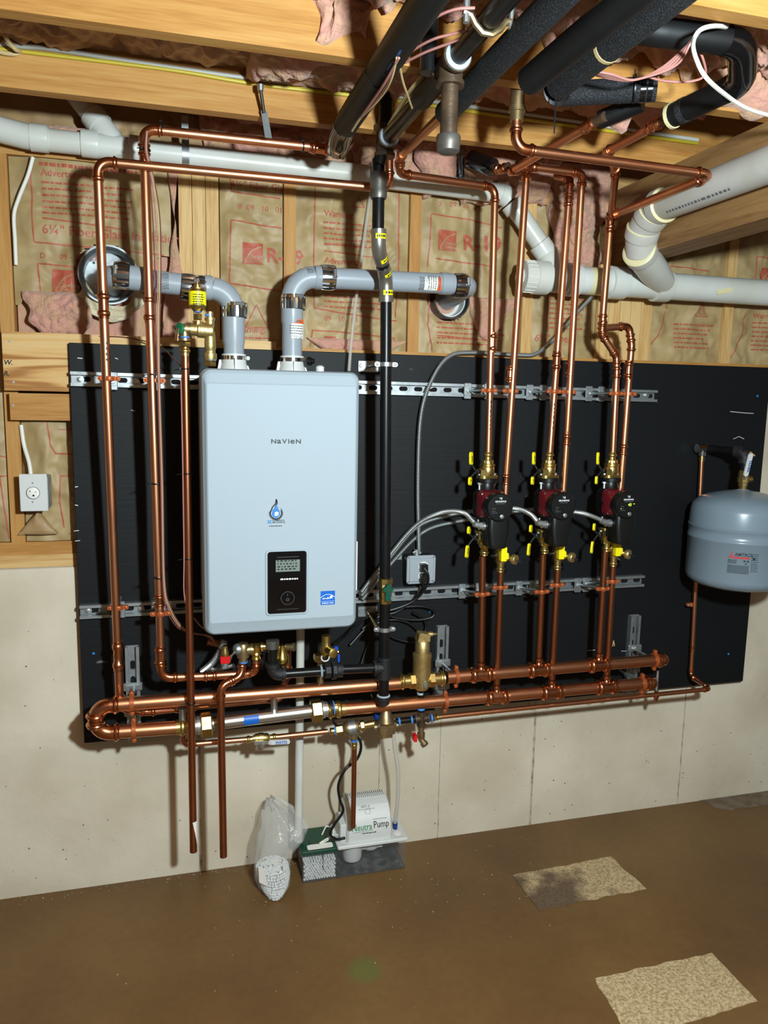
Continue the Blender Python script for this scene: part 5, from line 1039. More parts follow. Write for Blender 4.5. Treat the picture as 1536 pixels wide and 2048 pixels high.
vent_label(t2, PY(587, 657, YV), Z); code_print(t2, PY(587, 672, YV), Z, .016, .04); vent_label(t2, PY(862, 567, YV), dd); code_print(t2, PY(843, 566, YV), dd, .03, .055); code_print(t2, PY(622, 553, YV), dd, .03, .04)
for (x, u, lab) in ((xv, 470, 'white collar on the boiler top under the exhaust vent'), (xv2, 584, 'white collar on the boiler top under the intake vent')):
    t = thing('vent_collar', lab, 'vent collar', V(x, YV, BZ1-.012), 'white collars on the boiler top'); zc0 = BZ1-.013
    part(t, 'cone', MB().lathe(V(x, YV, zc0), Z, [(0, .044), (.004, .044), (.034, .037), (.036, .0355), (.062, .0345)], 24), 'white_plastic')
    part(t, 'band', band(MB(), V(x, YV, zc0+.051), Z, .0345, .012, 24, 1.03), 'chrome'); part(t, 'rib', MB().prism([(-.05, 0), (-.036, 0), (-.036, .045), (-.042, .045)], lambda a, b, k: V(x+a, YV+k, zc0+b), -.008, .008).prism([(.05, 0), (.036, 0), (.036, .03), (.040, .03)], lambda a, b, k: V(x+a, YV+k, zc0+b), -.008, .008).box((x-.001, YV-.047, zc0), (x+.001, YV-.03, zc0+.05)), 'white_plastic')
    part(t, 'band_screw', MB().lathe(V(x+.036, YV-.012, zc0+.051), V(.4, -1, 0), [(0, .006), (.008, .006)], 8), 'white_plastic' if u == 470 else 'zinc')
t = thing('flue_thimble', 'round galvanised flue sleeve in the torn insulation by the tall copper pipes', 'flue', V(VC.x, .03, VC.z-.08))
part(t, 'sleeve', MB().lathe(V(VC.x+.008, .12, VC.z-.004), V(0, -1, 0), [(0, .074), (.095, .074), (.105, .084), (.107, .084), (.107, .079), (.096, .071), (0, .071)], 36), 'galv')
part(t, 'back_plate', MB().lathe(V(VC.x+.008, .085, VC.z-.004), V(0, -1, 0), [(0, .071), (.004, .071), (.0045, .04)], 32), 'galv')
for a in (30, 140, 250): part(t, 'rivet', MB().lathe(V(VC.x+.008+.058*math.cos(math.radians(a)), .081, VC.z+.058*math.sin(math.radians(a))), V(0, -1, 0), [(0, .004), (.002, .003)], 8), 'steel_dark')
def plas(u, v): a = -math.pi*(.12+.76*u); r = .070+.055*v; return V(VC.x+.008+math.cos(a)*r*.82, .026+.018*v, VC.z-.012+math.sin(a)*r), V(0, -1, 0)
fluff('sealant_ring', 'cream plaster sealant smeared below the galvanised flue sleeve', 40, 16, plas, .012, 'plaster', None, seed=31, fr=20, thick=.01)
t = thing('flue_thimble', 'round white-lined flue hole behind the intake vent elbow', 'flue', V(1.179, .03, 1.85))
part(t, 'sleeve', MB().lathe(V(1.179, .14, 1.913), V(0, -1, 0), [(0, .058), (.10, .058), (.108, .062), (.11, .062), (.11, .057), (.10, .054), (0, .054)], 32), 'steel_dark'); part(t, 'liner', MB().lathe(V(1.179, .10, 1.913), V(0, -1, 0), [(0, .054), (.05, .0535), (.0505, .05), (.01, .048), (.0, .03)], 32), 'white_plastic')

# ------------------------------------------------------------------ white drain pipes
RP2, RP3 = .0302, .0445
def hub(t, p, d, r, L=.05, k=1.20, mat='pvc'): return part(t, 'hub', MB().lathe(p, d, [(0, r*1.02), (.002, r*k), (L-.003, r*k), (L, r*(k-.02)), (L, r*.98)], 26), mat)
t = thing('drain_pipe', 'white drain pipe along the top plate with angled wye beside the copper elbow', 'pipe', V(.5, 0, 2.25)); yp = -.006
a, b_ = PY(-60, 262, yp), PY(1012, 388, yp); dp = (b_-a).normalized()
part(t, 'pipe', MB().cyl(PY(95, 280, yp), PY(745, 352, yp), RP2, 26), 'pvc'); part(t, 'pipe', MB().cyl(PY(775, 357, yp), b_, RP2, 26), 'pvc'); hub(t, PY(738, 350, yp), dp, RP2, .04); hub(t, PY(162, 286, yp), dp, RP2, .045); hub(t, PY(258, 297, yp), dp, RP2, .03)
part(t, 'bend', MB().tube([PY(-30, 250, yp), PY(10, 262, yp), PY(50, 272, yp), PY(98, 280, yp)], RP2*1.12, 24), 'pvc'); hub(t, PY(60, 274, yp), dp, RP2, .045, mat='pvc'); part(t, 'glue_mark', band(MB(), PY(88, 278, yp), dp, RP2, .014, 24, 1.02), 'pvc_glue')
w0 = PY(236, 296, yp); w1 = PY(165, 205, .03); dw = (w1-w0).normalized(); part(t, 'wye', MB().lathe(w0, dw, [(0, RP2*.9), (.03, RP2*1.08), (.075, RP2*1.08)], 24).lathe(PY(170, 288, yp), dp, [(0, RP2*1.1), (.10, RP2*1.1)], 24), 'pvc'); part(t, 'pipe', MB().cyl(w0+dw*.09, w0+dw*.34, RP2, 24), 'pvc'); hub(t, w0+dw*.075, dw, RP2, .04)
d1_ = PY(1100, 516, -.03); part(t, 'pipe', MB().cyl(PY(1030, 415, -.006), d1_, RP2, 24), 'pvc'); dq = (d1_-b_).normalized()
part(t, 'elbow', MB().tube(arc3(PY(960, 382, yp), PY(1012, 389, yp), PY(1045, 432, -.01), .05)[0], RP2*1.1, 22), 'pvc'); hub(t, PY(1022, 405, -.008), dq, RP2, .03); hub(t, PY(1078, 486, -.025), dq, RP2, .05)
for u, v0, v1, lab in ((371, 228, 332, 'perforated steel strap holding the white drain pipe above the boiler'), (917, 292, 394, 'perforated steel strap holding the white drain pipe beside the pink insulation')):
    pq = PY(u, (v0+v1)/2, -.04); m = MB(); c_ = PY(u, v1-22, yp); c_ = V(c_.x, yp, c_.z); pts = [(c_.y+.03, PY(u, v0, .02).z+.02), (c_.y-.01, PY(u, v0, -.03).z)] + [(c_.y+math.cos(a2)*(RP2+.0015), c_.z+math.sin(a2)*(RP2+.0015)) for a2 in [math.radians(x_) for x_ in range(110, 300, 14)]]
    m.rings([[V(c_.x+s, y2, z2_) for y2, z2_ in pts]+[V(c_.x+s, y2+.0012, z2_+.0008) for y2, z2_ in reversed(pts)] for s in (-.010, .010)])
    s_ = thing('pipe_strap', lab, 'strap', c_, 'steel straps on the white drain pipe'); part(s_, 'band', m, 'galv'); part(s_, 'rivet', MB().lathe(V(c_.x, c_.y-RP2*.55, c_.z+RP2*1.0), V(0, -1, .5), [(0, .005), (.002, .004)], 8), 'zinc')
t = thing('drain_pipe', 'thick white drain pipe along the wall right of the copper risers with a cleanout end', 'pipe', V(1.9, -.06, 2.0)); yd = -.055
a, b_ = PY(1043, 553, yd), PY(1600, 592, yd); b_ = V(b_.x+.5, yd, b_.z); dp = X
zc = a.z; a = V(a.x, yd, zc); part(t, 'pipe', MB().cyl(a+V(.05, 0, 0), V(b_.x, yd, zc), RP3, 30), 'pvc')
part(t, 'cleanout', MB().lathe(a, X, [(0, RP3*.9), (.001, RP3*1.12), (.04, RP3*1.12), (.042, RP3*1.2), (.09, RP3*1.2), (.092, RP3*1.05)], 30).lathe(a+V(-.012, 0, 0), X, [(0, RP3*.5), (.012, RP3*.6)], 8), 'pvc')
for i in range(10): an = math.pi*(.6+.85*i/9); part(t, 'grip_rib', MB().box((a.x+.004, yd+math.cos(an)*RP3*1.12-.002, zc+math.sin(an)*RP3*1.12-.002), (a.x+.038, yd+math.cos(an)*RP3*1.14+.002, zc+math.sin(an)*RP3*1.14+.002)), 'pvc')
hub(t, PY(1128, 556, yd)*1+V(0, 0, zc-PY(1128, 556, yd).z), X, RP3, .05); hub(t, V(PY(1216, 560, yd).x, yd, zc), X, RP3, .06); hub(t, V(PY(1308, 560, yd).x, yd, zc), X, RP3, .055)
part(t, 'glue_mark', band(MB(), V(PY(1185, 560, yd).x, yd, zc), X, RP3, .04, 26, 1.01), 'pvc_glue'); part(t, 'label_scrap', MB().prism(rrect(-.03, -.008, .03, .008, .003), lambda p_, q_, k: V(PY(1432, 588, yd).x+p_, yd-RP3*.985-k, zc-.010+q_+p_*.2), 0, .001), 'pvc_glue')
m = MB().lathe(V(PY(1110, 540, yd).x-.01, yd, zc+.01), PY(1100, 512, -.03)-V(PY(1110, 540, yd).x, yd, zc), [(0, RP2), (.05, RP2*1.1), (.085, RP2*1.12), (.09, RP2)], 22); part(t, 'wye_branch', m, 'pvc')
# big wye and the branch that climbs toward the girder
b0_ = V(PY(1330, 565, yd).x, yd, zc); b1_ = PX(1282, 507, 1.715); b2_ = PX(1290, 450, 1.69); b3_ = PX(1340, 400, 1.69)
part(t, 'wye_branch', MB().tube([b0_+V(.0, 0, 0), b0_.lerp(b1_, .5), b1_], [RP3*.9, RP3*1.08, RP3*1.08], 26), 'pvc')
t = thing('drain_pipe', 'thick grey-white drain branch climbing toward the photographer under the joists', 'pipe', b3_)
f0, f1 = PX(1322, 412, 1.685), PX(1536, 330, 1.685); f1 = f1+(f1-f0)*.8
part(t, 'pipe', MB().cyl(f0, f1, RP3, 30), 'pvc_old'); df = (f1-f0).normalized()
pth = smooth_path([b1_, PX(1284, 468, 1.695), PX(1303, 432, 1.688), f0], 5); part(t, 'bend', MB().tube(pth, RP3*1.08, 26), 'pvc_old')
for p_, d_, mt in ((b1_, b1_-b0_, 'pvc_old'), (PX(1284, 468, 1.695), PX(1303, 432, 1.688)-b1_, 'pvc_old'), (PX(1303, 432, 1.688), f0-PX(1284, 468, 1.695), 'pvc_old'), (f0, df, 'pvc_old')):
    d_ = d_.normalized(); hub(t, p_-d_*.012, d_, RP3*1.06, .034, 1.10, mt); part(t, 'glue_ring', MB().lathe(p_+d_*.022, d_, [(0, RP3*1.17), (.003, RP3*1.08), (.004, RP3*1.0)], 26), 'pvc_glue')
fcam = CAM_LOC+V(0, 0, -.9)-f0; fcam = (fcam-df*fcam.dot(df)).normalized(); Flat().dashes(.0, .26, 0, .012, .006, .018, .006).onto(t, 'printed_lines', 'grey_ink', lambda a2, b2: f0+df*(a2+.07)+fcam*(RP3*1.006)+df.cross(fcam)*b2*.6, cut=.01)
t = thing('condensate_pipe', 'slim white plastic drain dropping behind the manifolds to the green lid', 'pipe', V(.66, -.055, .1)); part(t, 'pipe', MB().cyl(PY(601, 1255, -.07), PY(597, 1682, -.06), .0133, 18), 'pvc')

# ------------------------------------------------------------------ circulator pumps with isolation and purge valves
PUMPL = ('nearest the boiler', 'in the middle', 'beside the grey tank')
PUMPS = [(V(P1.x+.001, YR, PY(975, 1008, YR).z)), (V(P2.x+.001, YR, PY(1097, 1006, YR).z)), (V(P3.x+.001, YR, PY(1222, 1004, YR).z))]
def handle(t, stem, d, side, L, w_=.0085):
    """yellow vinyl lever: STEM point, d = along the sleeve, side = offset from the stem"""
    stem, d, side = Vector(stem), Vector(d), Vector(side); a = stem+side
    part(t, 'lever', MB().tube([stem, stem.lerp(a, .6)+d*.004, a+d*.010, a+d*(L*.6)], .0028, 8), 'steel_dark')
    nrm = V(.75, -.66, 0); ac = d.cross(nrm).normalized()
    m = MB().prism(rrect(.006, -w_, L, w_, w_*.95, 6), lambda p_, q_, k: a+d*p_+ac*q_+nrm*k, -.0035, .0035); o = part(t, 'lever_sleeve', m, 'yellow')
    part(t, 'sleeve_window', MB().prism(rrect(.014, -w_*.35, L-.012, w_*.35, w_*.3, 4), lambda p_, q_, k: a+d*p_+ac*q_+nrm*k, -.0040, .0040), 'black_plastic')
def flange_valve(t, c, s):
    """isolation valve whose flange faces the pump; s=+1 above, -1 below"""
    zz_ = V(0, 0, s)
    part(t, 'flange', MB().prism(rrect(-.036, -.022, .036, .022, .018, 6), lambda a, b, k: c+V(a*.93-b*.25, b+a*.25, 0)+zz_*k, 0, .009), 'brass')
    m = MB().lathe(c+zz_*.009, zz_, [(0, .021), (.004, .023), (.024, .023), (.027, .0215), (.029, .024), (.036, .024), (.038, .019), (.046, .0175)], 20).hexa(c+zz_*.046, zz_, 0, .012, .019); bead(m, c+zz_*.057, zz_, R34, .026)
    m.lathe(c+zz_*.022, V(-1, -.35, 0), [(0, .016), (.026, .014), (.027, .009), (.034, .008)], 14).box(c+V(-.030, -.022, -.012)+zz_*.016, c+V(-.010, .004, .012)+zz_*.016); part(t, 'body', m, 'brass')
    st = c+zz_*.022+V(-.036, -.013, 0); part(t, 'stem_nut', MB().hexa(st, V(-1, -.35, 0), 0, .009, .009), 'steel_dark'); st = st+V(-.008, -.003, 0)
    for sx_ in (-1, 1): 
        q = c+V(sx_*.028, sx_*.008, 0); part(t, 'flange_bolt', MB().hexa(q+zz_*.009, zz_, 0, .006, .007).cyl(q+zz_*.009, q-zz_*.036, .0038, 8).hexa(q-zz_*.020, zz_, 0, .007, .0075), 'zinc')
    return st
for i, c in enumerate(PUMPS):
    v = thing('isolation_valve', f'brass flange valve with two yellow levers above the pump {PUMPL[i]}', 'valve', c+V(0, 0, .083), 'brass flange valves on the pumps'); st = flange_valve(v, c+V(0, 0, .083), 1)
    handle(v, st, V(-.04, 0, 1), V(-.020, -.006, .016), .046); handle(v, st, V(0, 0, -1), V(-.022, -.006, -.010), .032, .0085)
    v = thing('isolation_valve', f'brass flange valve with two yellow levers below the pump {PUMPL[i]}', 'valve', c-V(0, 0, .083), 'brass flange valves on the pumps'); st = flange_valve(v, c-V(0, 0, .083), -1)
    handle(v, st, V(-.06, 0, -1), V(-.022, -.006, -.016), .046); handle(v, st, V(0, 0, 1), V(-.020, -.006, .008), .030, .0085)
    t = thing('circulator_pump', f'burgundy and black circulator pump {PUMPL[i]}', 'pump', c, 'circulator pumps')
    part(t, 'volute', MB().lathe(c-V(0, 0, .082), Z, [(0, .034), (.012, .034), (.014, .024), (.03, .026), (.05, .042), (.115, .042), (.134, .026), (.15, .024), (.152, .034), (.164, .034)], 22).lathe(c+V(0, .02, 0), V(0, -1, 0), [(0, .03), (.01, .042), (.055, .045)], 22), 'black_plastic')
    part(t, 'motor_housing', MB().rings([[V(c.x+a, c.y+y_, c.z+b+.004) for a, b in rrect(-h_, -h_, h_, h_, r_, 6)] for y_, h_, r_ in ((-.022, .041, .016), (-.026, .044, .018), (-.046, .043, .018), (-.070, .040, .026), (-.082, .038, .037))]), 'burgundy', ang=30)
    for sx_ in (-1, 1):
        for sz_ in (-1, 1): part(t, 'screw', MB().lathe(c+V(sx_*.034, -.050, .004+sz_*.034), V(0, -1, 0), [(0, .0052), (.005, .0052), (.0052, .003)], 10), 'chrome')
    hd = part(t, 'control_head', MB().lathe(c+V(0, -.078, .004), V(0, -1, 0), [(0, .040), (.002, .0445), (.022, .0445), (.030, .043), (.033, .040), (.0331, .038)], 32), 'black_plastic'); yh = c.y-.1116
    fz = lambda a, b, c=c, yh=yh: V(c.x+a, yh, c.z+.004+b)
    Flat().text('GRUNDFOS', 0, .0165, .0068, bold=.02, align='CENTER', sx=1.0).line([(-.004, .031), (.004, .025)], .0018).line([(.004, .031), (-.004, .025)], .0018).line([(-.004, .025), (.0, .0285), (.005, .0285)], .0014).onto(hd, 'lettering', 'white_ink', fz)
    Flat().dashes(-.014, .015, .0115, .0016, .003, .006, .0014).dashes(-.027, -.013, -.004, .0016, .003, .005, .001).dashes(-.027, -.012, -.012, .0018, .003, .004, .003).dashes(-.027, -.010, -.017, .0018, .003, .004, .003).onto(hd, 'print', 'grey_ink', fz)
    part(hd, 'button', MB().lathe(c+V(.006, -.1110, -.024), V(0, -1, 0), [(0, .0066), (.002, .0064), (.0026, .005)], 16), 'galv')
    if i == 2: Flat().text('43', -.001, -.002, .0125, bold=.01).rect(.017, .004, .023, .0055).disc(-.026, -.010, .0014, 8).onto(hd, 'lit_digits', 'led', lambda a, b, c=c, yh=yh: V(c.x+a, yh-.0004, c.z+.004+b))
    part(t, 'terminal_box', MB().rings([[V(c.x+.006+a, y_, c.z+z_) for a, y_ in rrect(-w_, c.y-.100, w_, c.y-.030, .014, 5)] for z_, w_ in ((-.030, .034), (-.034, .036), (-.07, .036), (-.115, .031), (-.124, .028), (-.126, .024))]), 'black_plastic', ang=30)
    part(t, 'conduit_connector', MB().lathe(c+V(-.030, -.062, -.060), V(-1, 0, 0), [(0, .013), (.006, .013), (.007, .011), (.018, .011)], 14).lathe(c+V(-.040, -.062, -.060), V(-1, 0, .35), [(0, .010), (.026, .010)], 12).box(c+V(-.064, -.074, -.058), c+V(-.040, -.050, -.048)), 'zinc')
    # purge valve on the return
    r0 = (PY(1002, 1108, YR), PY(1116, 1104, YR), PY(1228, 1098, YR))[i]
    v = thing('purge_valve', f'brass purge valve with yellow block handle below the pump {PUMPL[i]}', 'valve', r0-V(0, 0, .03), 'brass purge valves on the return pipes')
    m = MB().lathe(r0-V(0, 0, .036), Z, [(0, R34*1.15), (.006, R34*1.15), (.008, .0165), (.02, .0165), (.03, .019), (.048, .019), (.056, .0155), (.068, .0155), (.07, R34*1.1)], 16); bead(m, r0-V(0, 0, .034), -Z, R34, .024); m.lathe(r0+V(.004, -.008, -.008), V(.8, -.6, -.1), [(0, .010), (.032, .010)], 12); part(v, 'body', m, 'brass')
    dcap = V(.55, -.82, -.05); q = r0+V(.028, -.028, -.012); part(v, 'drain_cap', MB().lathe(q, dcap, [(0, .011), (.001, .0160), (.004, .0165), (.012, .0165), (.014, .0155), (.015, .006)], 20), 'cast_brass')
    part(v, 'cap_strap', MB().tube([q+dcap*.016, q+dcap*.018+V(.006, -.002, -.006), q+dcap*.018+V(.012, -.002, -.004)], .0022, 6), 'black_rubber')
    hh = r0+V(-.004, -.024, .004); part(v, 'handle', MB().rbox((hh.x-.010, hh.y-.010, hh.z-.022), (hh.x+.010, hh.y+.008, hh.z+.024), .003).rbox((hh.x+.004, hh.y-.012, hh.z-.016), (hh.x+.016, hh.y+.006, hh.z+.006), .005), 'yellow'); part(v, 'handle_stem', MB().cyl(r0, hh, .007, 8).cyl(r0+V(-.010, 0, -.004), r0+V(-.036, -.006, -.004), .005, 8), 'steel_dark')

# ------------------------------------------------------------------ expansion tank
yk = -.19; tk = PY(1476, 1080, yk); rt = .142
RT = abs(PY(1376, 1110, yk).x-tk.x)*.985
ztop, zbot = PY(1476, 985, yk).z+.008, PY(1476, 1178, yk).z+.004
t = thing('expansion_tank', 'grey steel expansion tank with red and black print hanging beside the panel edge', 'tank', V(tk.x, yk, zbot)); H = ztop-zbot
RT *= .84
prof = [(0, .02), (.008, RT*.55), (.022, RT*.86), (.036, RT*.97), (.052, RT*1.0)] + [(H*.52, RT*1.0), (H*.525, RT*1.012), (H*.545, RT*1.012), (H*.55, RT*1.0), (H*.63, RT*1.0), (H*.635, RT*1.012), (H*.655, RT*1.012), (H*.66, RT*.998), (H*.80, RT*.985), (H*.86, RT*.95), (H*.91, RT*.84), (H*.95, RT*.66), (H*.98, RT*.4), (H, RT*.16), (H+.004, .012), (H+.006, .011)]
part(t, 'shell', MB().lathe(V(tk.x, yk, zbot), Z, prof, 48), 'tank_grey', ang=50)
part(t, 'air_valve', MB().lathe(PY(1453, 1176, yk)+V(0, 0, .01), -Z, [(0, .010), (.014, .010), (.016, .007)], 10), 'bronze')
ang0 = math.atan2(CAM_LOC.y-yk, CAM_LOC.x-tk.x)+.10
def ontank(e=.0008): return lambda a, b: V(tk.x+math.cos(ang0+(-.042+(a+.042)*.66)/RT)*(RT+e), yk+math.sin(ang0+(-.042+(a+.042)*.66)/RT)*(RT+e), zl+b*.8)
zl = PY(1490, 1110, yk-.1).z
Flat().text('AMTROL', -.012, .004, .0215, bold=.012).onto(t, 'lettering', 'black_ink', ontank(), cut=.01)
Flat().poly([(-.042, -.006), (-.024, .020), (-.019, .020), (-.036, -.006)]).poly([(-.032, -.006), (-.021, .009), (-.017, .004), (-.026, -.006)]).poly([(-.024, -.006), (-.013, .001), (.058, .001), (.058, -.006)]).onto(t, 'red_mark', 'red_ink', ontank(.0006), cut=.01)
g = Flat(); rn = random.Random(2)
for i in range(4): g.dashes(-.042, .0, -.014-i*.0045, .0022, .003, .008, .0015, rnd=rn)
for i in range(8): g.dashes(-.042, .058, -.037-i*.0045, .0022, .003, .009, .0012, rnd=rn)
for i in range(10): g.dashes(.066, .10, .014-i*.008, .0026, .003, .009, .0025, rnd=rn)
g.rect(.03, -.018, .040, -.012).rect(.045, -.018, .055, -.012).disc(.042, -.026, .0045, 12, .0025).disc(.078, -.004, .006, 12); g.onto(t, 'print', 'black_ink', ontank(), cut=.01)
# pipe from the wall to the tank
t = thing('tank_fitting', 'black iron elbow and brass ball valve on top of the grey tank', 'pipe fitting', V(tk.x, yk, ztop))
c1 = PY(1405, 899, -.035); ce = V(tk.x, yk, PY(1476, 905, yk).z); cs = V(c1.x, -.035, ce.z+.004)
part(t, 'corner_fitting', MB().lathe(cs+V(-.026, 0, 0), X, [(0, .011), (.001, .017), (.014, .017), (.016, .0145), (.044, .0145), (.045, .017), (.052, .017)], 8).lathe(cs, -Z, [(0, .013), (.026, .013)], 12), 'chrome')
part(t, 'nipple', MB().cyl(cs+V(.02, -.002, 0), ce, .0140, 18), 'black_iron'); pth = arc3(cs, ce, ce-V(0, 0, .09), .026)[0]; m = MB().tube(pth, .0175, 18); m.lathe(pth[0], pth[0]-pth[1], [(-.004, .021), (.012, .021)], 18).lathe(pth[-1], -Z, [(-.004, .021), (.012, .021)], 18); part(t, 'elbow', m, 'black_iron_rough')
zq = lambda v: PY(1476, v, yk).z
part(t, 'nipple', MB().cyl(V(tk.x, yk, ce.z-.03), V(tk.x, yk, zq(943)), .0135, 18), 'black_iron')
part(t, 'valve_body', MB().lathe(V(tk.x, yk, zq(978)), Z, [(0, .013), (.01, .0135), (.011, .0155), (.022, .0155), (.024, .019), (.042, .019), (.044, .0165), (zq(941)-zq(978), .0165), (zq(940)-zq(978), .013)], 8).lathe(V(tk.x, yk, zq(958)), V(1, -.25, 0), [(0, .009), (.022, .008), (.023, .010), (.03, .010)], 10), 'brass'); part(t, 'nipple', MB().cyl(V(tk.x, yk, ztop-.004), V(tk.x, yk, zq(976)), .0118, 14), 'teflon')
lever(t, PY(1490, 955, yk-.02), PY(1502, 907, yk-.035), .004, .0085, .05, up=X)
fn0 = PY(1493, 944, yk-.035); Flat().text('WATTS', 0, 0, .012, bold=.03).onto(t, 'lettering', 'blue_label', lambda a, b: fn0+V(.007+a*.20-b*.9, -.004+b*0, a*.97))
# ------------------------------------------------------------------ boiler top trim valve cluster (air vent, relief valve)
yt = -.20
t = thing('air_vent', 'brass air vent with yellow paper label above the boiler corner', 'air vent', PY(396, 660, yt)); q = lambda v, u=395: PY(u, v, yt)
c = q(610); zz_ = lambda v: q(v).z-c.z
part(t, 'barrel', MB().lathe(c, Z, [(zz_(626), .006), (zz_(624), .010), (zz_(613), .0225), (zz_(612), .0232), (zz_(582), .0232), (zz_(580), .0215), (zz_(577), .0215), (zz_(576), .009), (zz_(570), .0085), (zz_(569), .0055), (zz_(563), .0045)], 22), 'brass'); part(t, 'label', MB().lathe(c, Z, [(zz_(611), .0236), (zz_(584), .0236)], 22), 'yellow_label')
g = Flat(); 
for i in range(5): g.dashes(-.016, .016, zz_(592)-i*.0062, .0028, .002, .007, .0012)
g.onto(t, 'label_print', 'black_ink', lambda a, b: V(c.x+math.sin(a/.024+.1)*.0239, c.y-math.cos(a/.024+.1)*.0239, c.z+b), cut=.006)
part(t, 'neck', MB().hexa(c, Z, zz_(640), zz_(628), .013).lathe(c, Z, [(zz_(652), .014), (zz_(642), .014)], 12), 'brass'); part(t, 'thread_tape', MB().lathe(c, Z, [(zz_(625), .011), (zz_(620), .0105)], 14), 'blue_tape')
t = thing('relief_valve', 'brass relief valve block with green knob above the boiler corner', 'valve', PY(420, 720, yt))
bq = PY(420, 662, yt); lq = PY(372, 658, yt)
part(t, 'block', MB().lathe(bq+V(.010, 0, 0), lq-bq, [(0, .012), (.004, .021), (.042, .021), (.045, .017), ((lq-bq).length+.012, .016)], 18).lathe(V(bq.x, yt, PY(420, 722, yt).z), Z, [(0, .015), (.006, .0175), (.02, .0175), (.022, .014), (.03, .014), (.032, .0155), (.05, .0155), (.06, .015), (.08, .013)], 12).lathe(PY(420, 646, yt), Z, [(-.01, .012), (.006, .012), (.007, .014), (.014, .014), (.015, .009), (.03, .009)], 12).lathe(PY(396, 655, yt), Z, [(-.008, .014), (.008, .014)], 12), 'cast_brass')
part(t, 'thread_tape', MB().lathe(PY(421, 717, yt), Z, [(-.005, .0160), (.005, .0160)], 14), 'blue_tape'); part(t, 'thread_tape', MB().lathe(PY(417, 629, yt)-V(0, 0, .002), Z, [(-.003, .0095), (.003, .0095)], 14), 'blue_tape'); part(t, 'lower_nut', MB().hexa(PY(420, 733, yt), Z, 0, .014, .018), 'brass')
part(t, 'valve_end', MB().lathe(lq+V(.012, 0, 0), V(-1, -.1, 0), [(0, .0165), (.010, .0165), (.011, .013), (.022, .014), (.024, .016), (.03, .012)], 16).lathe(lq+V(-.004, 0, .0), -Z, [(0, .013), (.024, .013), (.025, .0155), (.032, .0155)], 14), 'bronze')
kq = PY(359, 657, yt-.012); part(t, 'knob', MB().lathe(kq+V(.004, .002, 0), V(-.8, -.6, 0), [(0, .0145), (.004, .016), (.008, .0145), (.009, .004)], 18), 'green_knob'); part(t, 'test_lever', MB().tube([kq+V(-.004, -.006, 0), kq+V(-.006, -.008, -.014), kq+V(-.008, -.010, -.034)], [.0035, .0042, .005], 8), 'chrome')

# fittings under the boiler
def under(label, name, cat, items):
    t = thing(name, label, cat, items[0][0]); 
    for pos, mb, mt, nm in items: part(t, nm, mb, mt)
yu = -.17
q = PY(652, 1300, yu)
t = thing('service_valve', 'brass service valve with blue lever and big hex nut under the boiler', 'valve', q)
part(t, 'body', MB().lathe(PY(652, 1308, yu), Z, [(0, .016), (.012, .019), (.022, .016), (.04, .014), (.06, .014)], 14).lathe(q+V(.004, -.01, .004), V(.25, -1, 0), [(0, .013), (.03, .013), (.031, .015), (.04, .015), (.042, .010)], 14), 'brass'); part(t, 'union_nut', MB().hexa(PY(642, 1321, yu), Z, 0, .020, .025), 'brass'); part(t, 'tail', MB().cyl(PY(642, 1322, yu), PY(641, 1366, yu), .0105, 14), 'bronze')
part(t, 'cap_ring', MB().tube([q+V(-.012+.012*math.cos(a), -.050, -.006+.012*math.sin(a)) for a in [math.radians(x_) for x_ in range(150, 380, 20)]], .0022, 6), 'white_plastic'); part(t, 'stem', MB().cyl(q+V(.01, -.02, .004), q+V(.034, -.026, .0), .005, 8), 'brass'); part(t, 'lever', MB().rbox((q.x+.020, q.y-.034, q.z+.006), (q.x+.032, q.y-.020, q.z+.018), .003).rbox((q.x+.030, q.y-.034, q.z-.030), (q.x+.037, q.y-.026, q.z-.006), .002), 'blue_handle')
t = thing('union_fitting', 'round brass union beside the iron gas elbow under the boiler', 'pipe fitting', PY(565, 1320, yu))
part(t, 'body', MB().lathe(PY(564, 1352, yu), Z, [(0, R34), (.006, R34*1.3), (.018, R34*1.15), (.026, R34*1.4), (.034, R34*1.2), (.036, .018), (.044, .0205), (.06, .0205), (.068, .015), (.10, .013)], 18), 'brass_bright'); part(t, 'side_port', MB().lathe(PY(572, 1294, yu), V(1, -.5, .1), [(0, .010), (.02, .010), (.021, .013), (.028, .013), (.029, .008)], 14), 'bronze')
t = thing('copper_pipe', 'copper bend from the brass check fitting under the boiler to the boiler pipe', 'pipe', PY(505, 1340, yu)); run(t, [PY(512, 1318, -.19), PY(512, 1342, -.19), PY(488, 1350, -.185)], R34, R=.018, press=True, sock=.012)
t = thing('check_fitting', 'ribbed brass fitting under the boiler beside the relief valve', 'pipe fitting', PY(512, 1300, -.19)); part(t, 'body', MB().lathe(PY(512, 1320, -.19), Z, [(0, R34*1.2), (.006, R34*1.4), (.012, R34*1.2), (.016, .013), (.02, .018), (.026, .015), (.03, .019), (.044, .019), (.05, .014)], 16).lathe(PY(512, 1294, -.19), X, [(-.02, .010), (0, .012), (.012, .012), (.013, .015), (.02, .015), (.022, .011), (.06, .011)], 14), 'brass_bright')
t = thing('drain_cock', 'small red-handled drain cock under the boiler corner', 'valve', PY(450, 1310, -.18)); q = PY(450, 1318, -.20); part(t, 'handle', MB().rbox((q.x-.014, q.y-.010, q.z-.012), (q.x+.014, q.y+.006, q.z+.010), .004), 'red_plastic'); part(t, 'body', MB().lathe(q+V(0, .004, -.024), Z, [(0, .011), (.014, .011)], 12), 'galv'); part(t, 'brass_tip', MB().lathe(q+V(0, 0, .010), Z, [(0, .011), (.01, .012), (.02, .008), (.03, .008)], 12), 'brass')
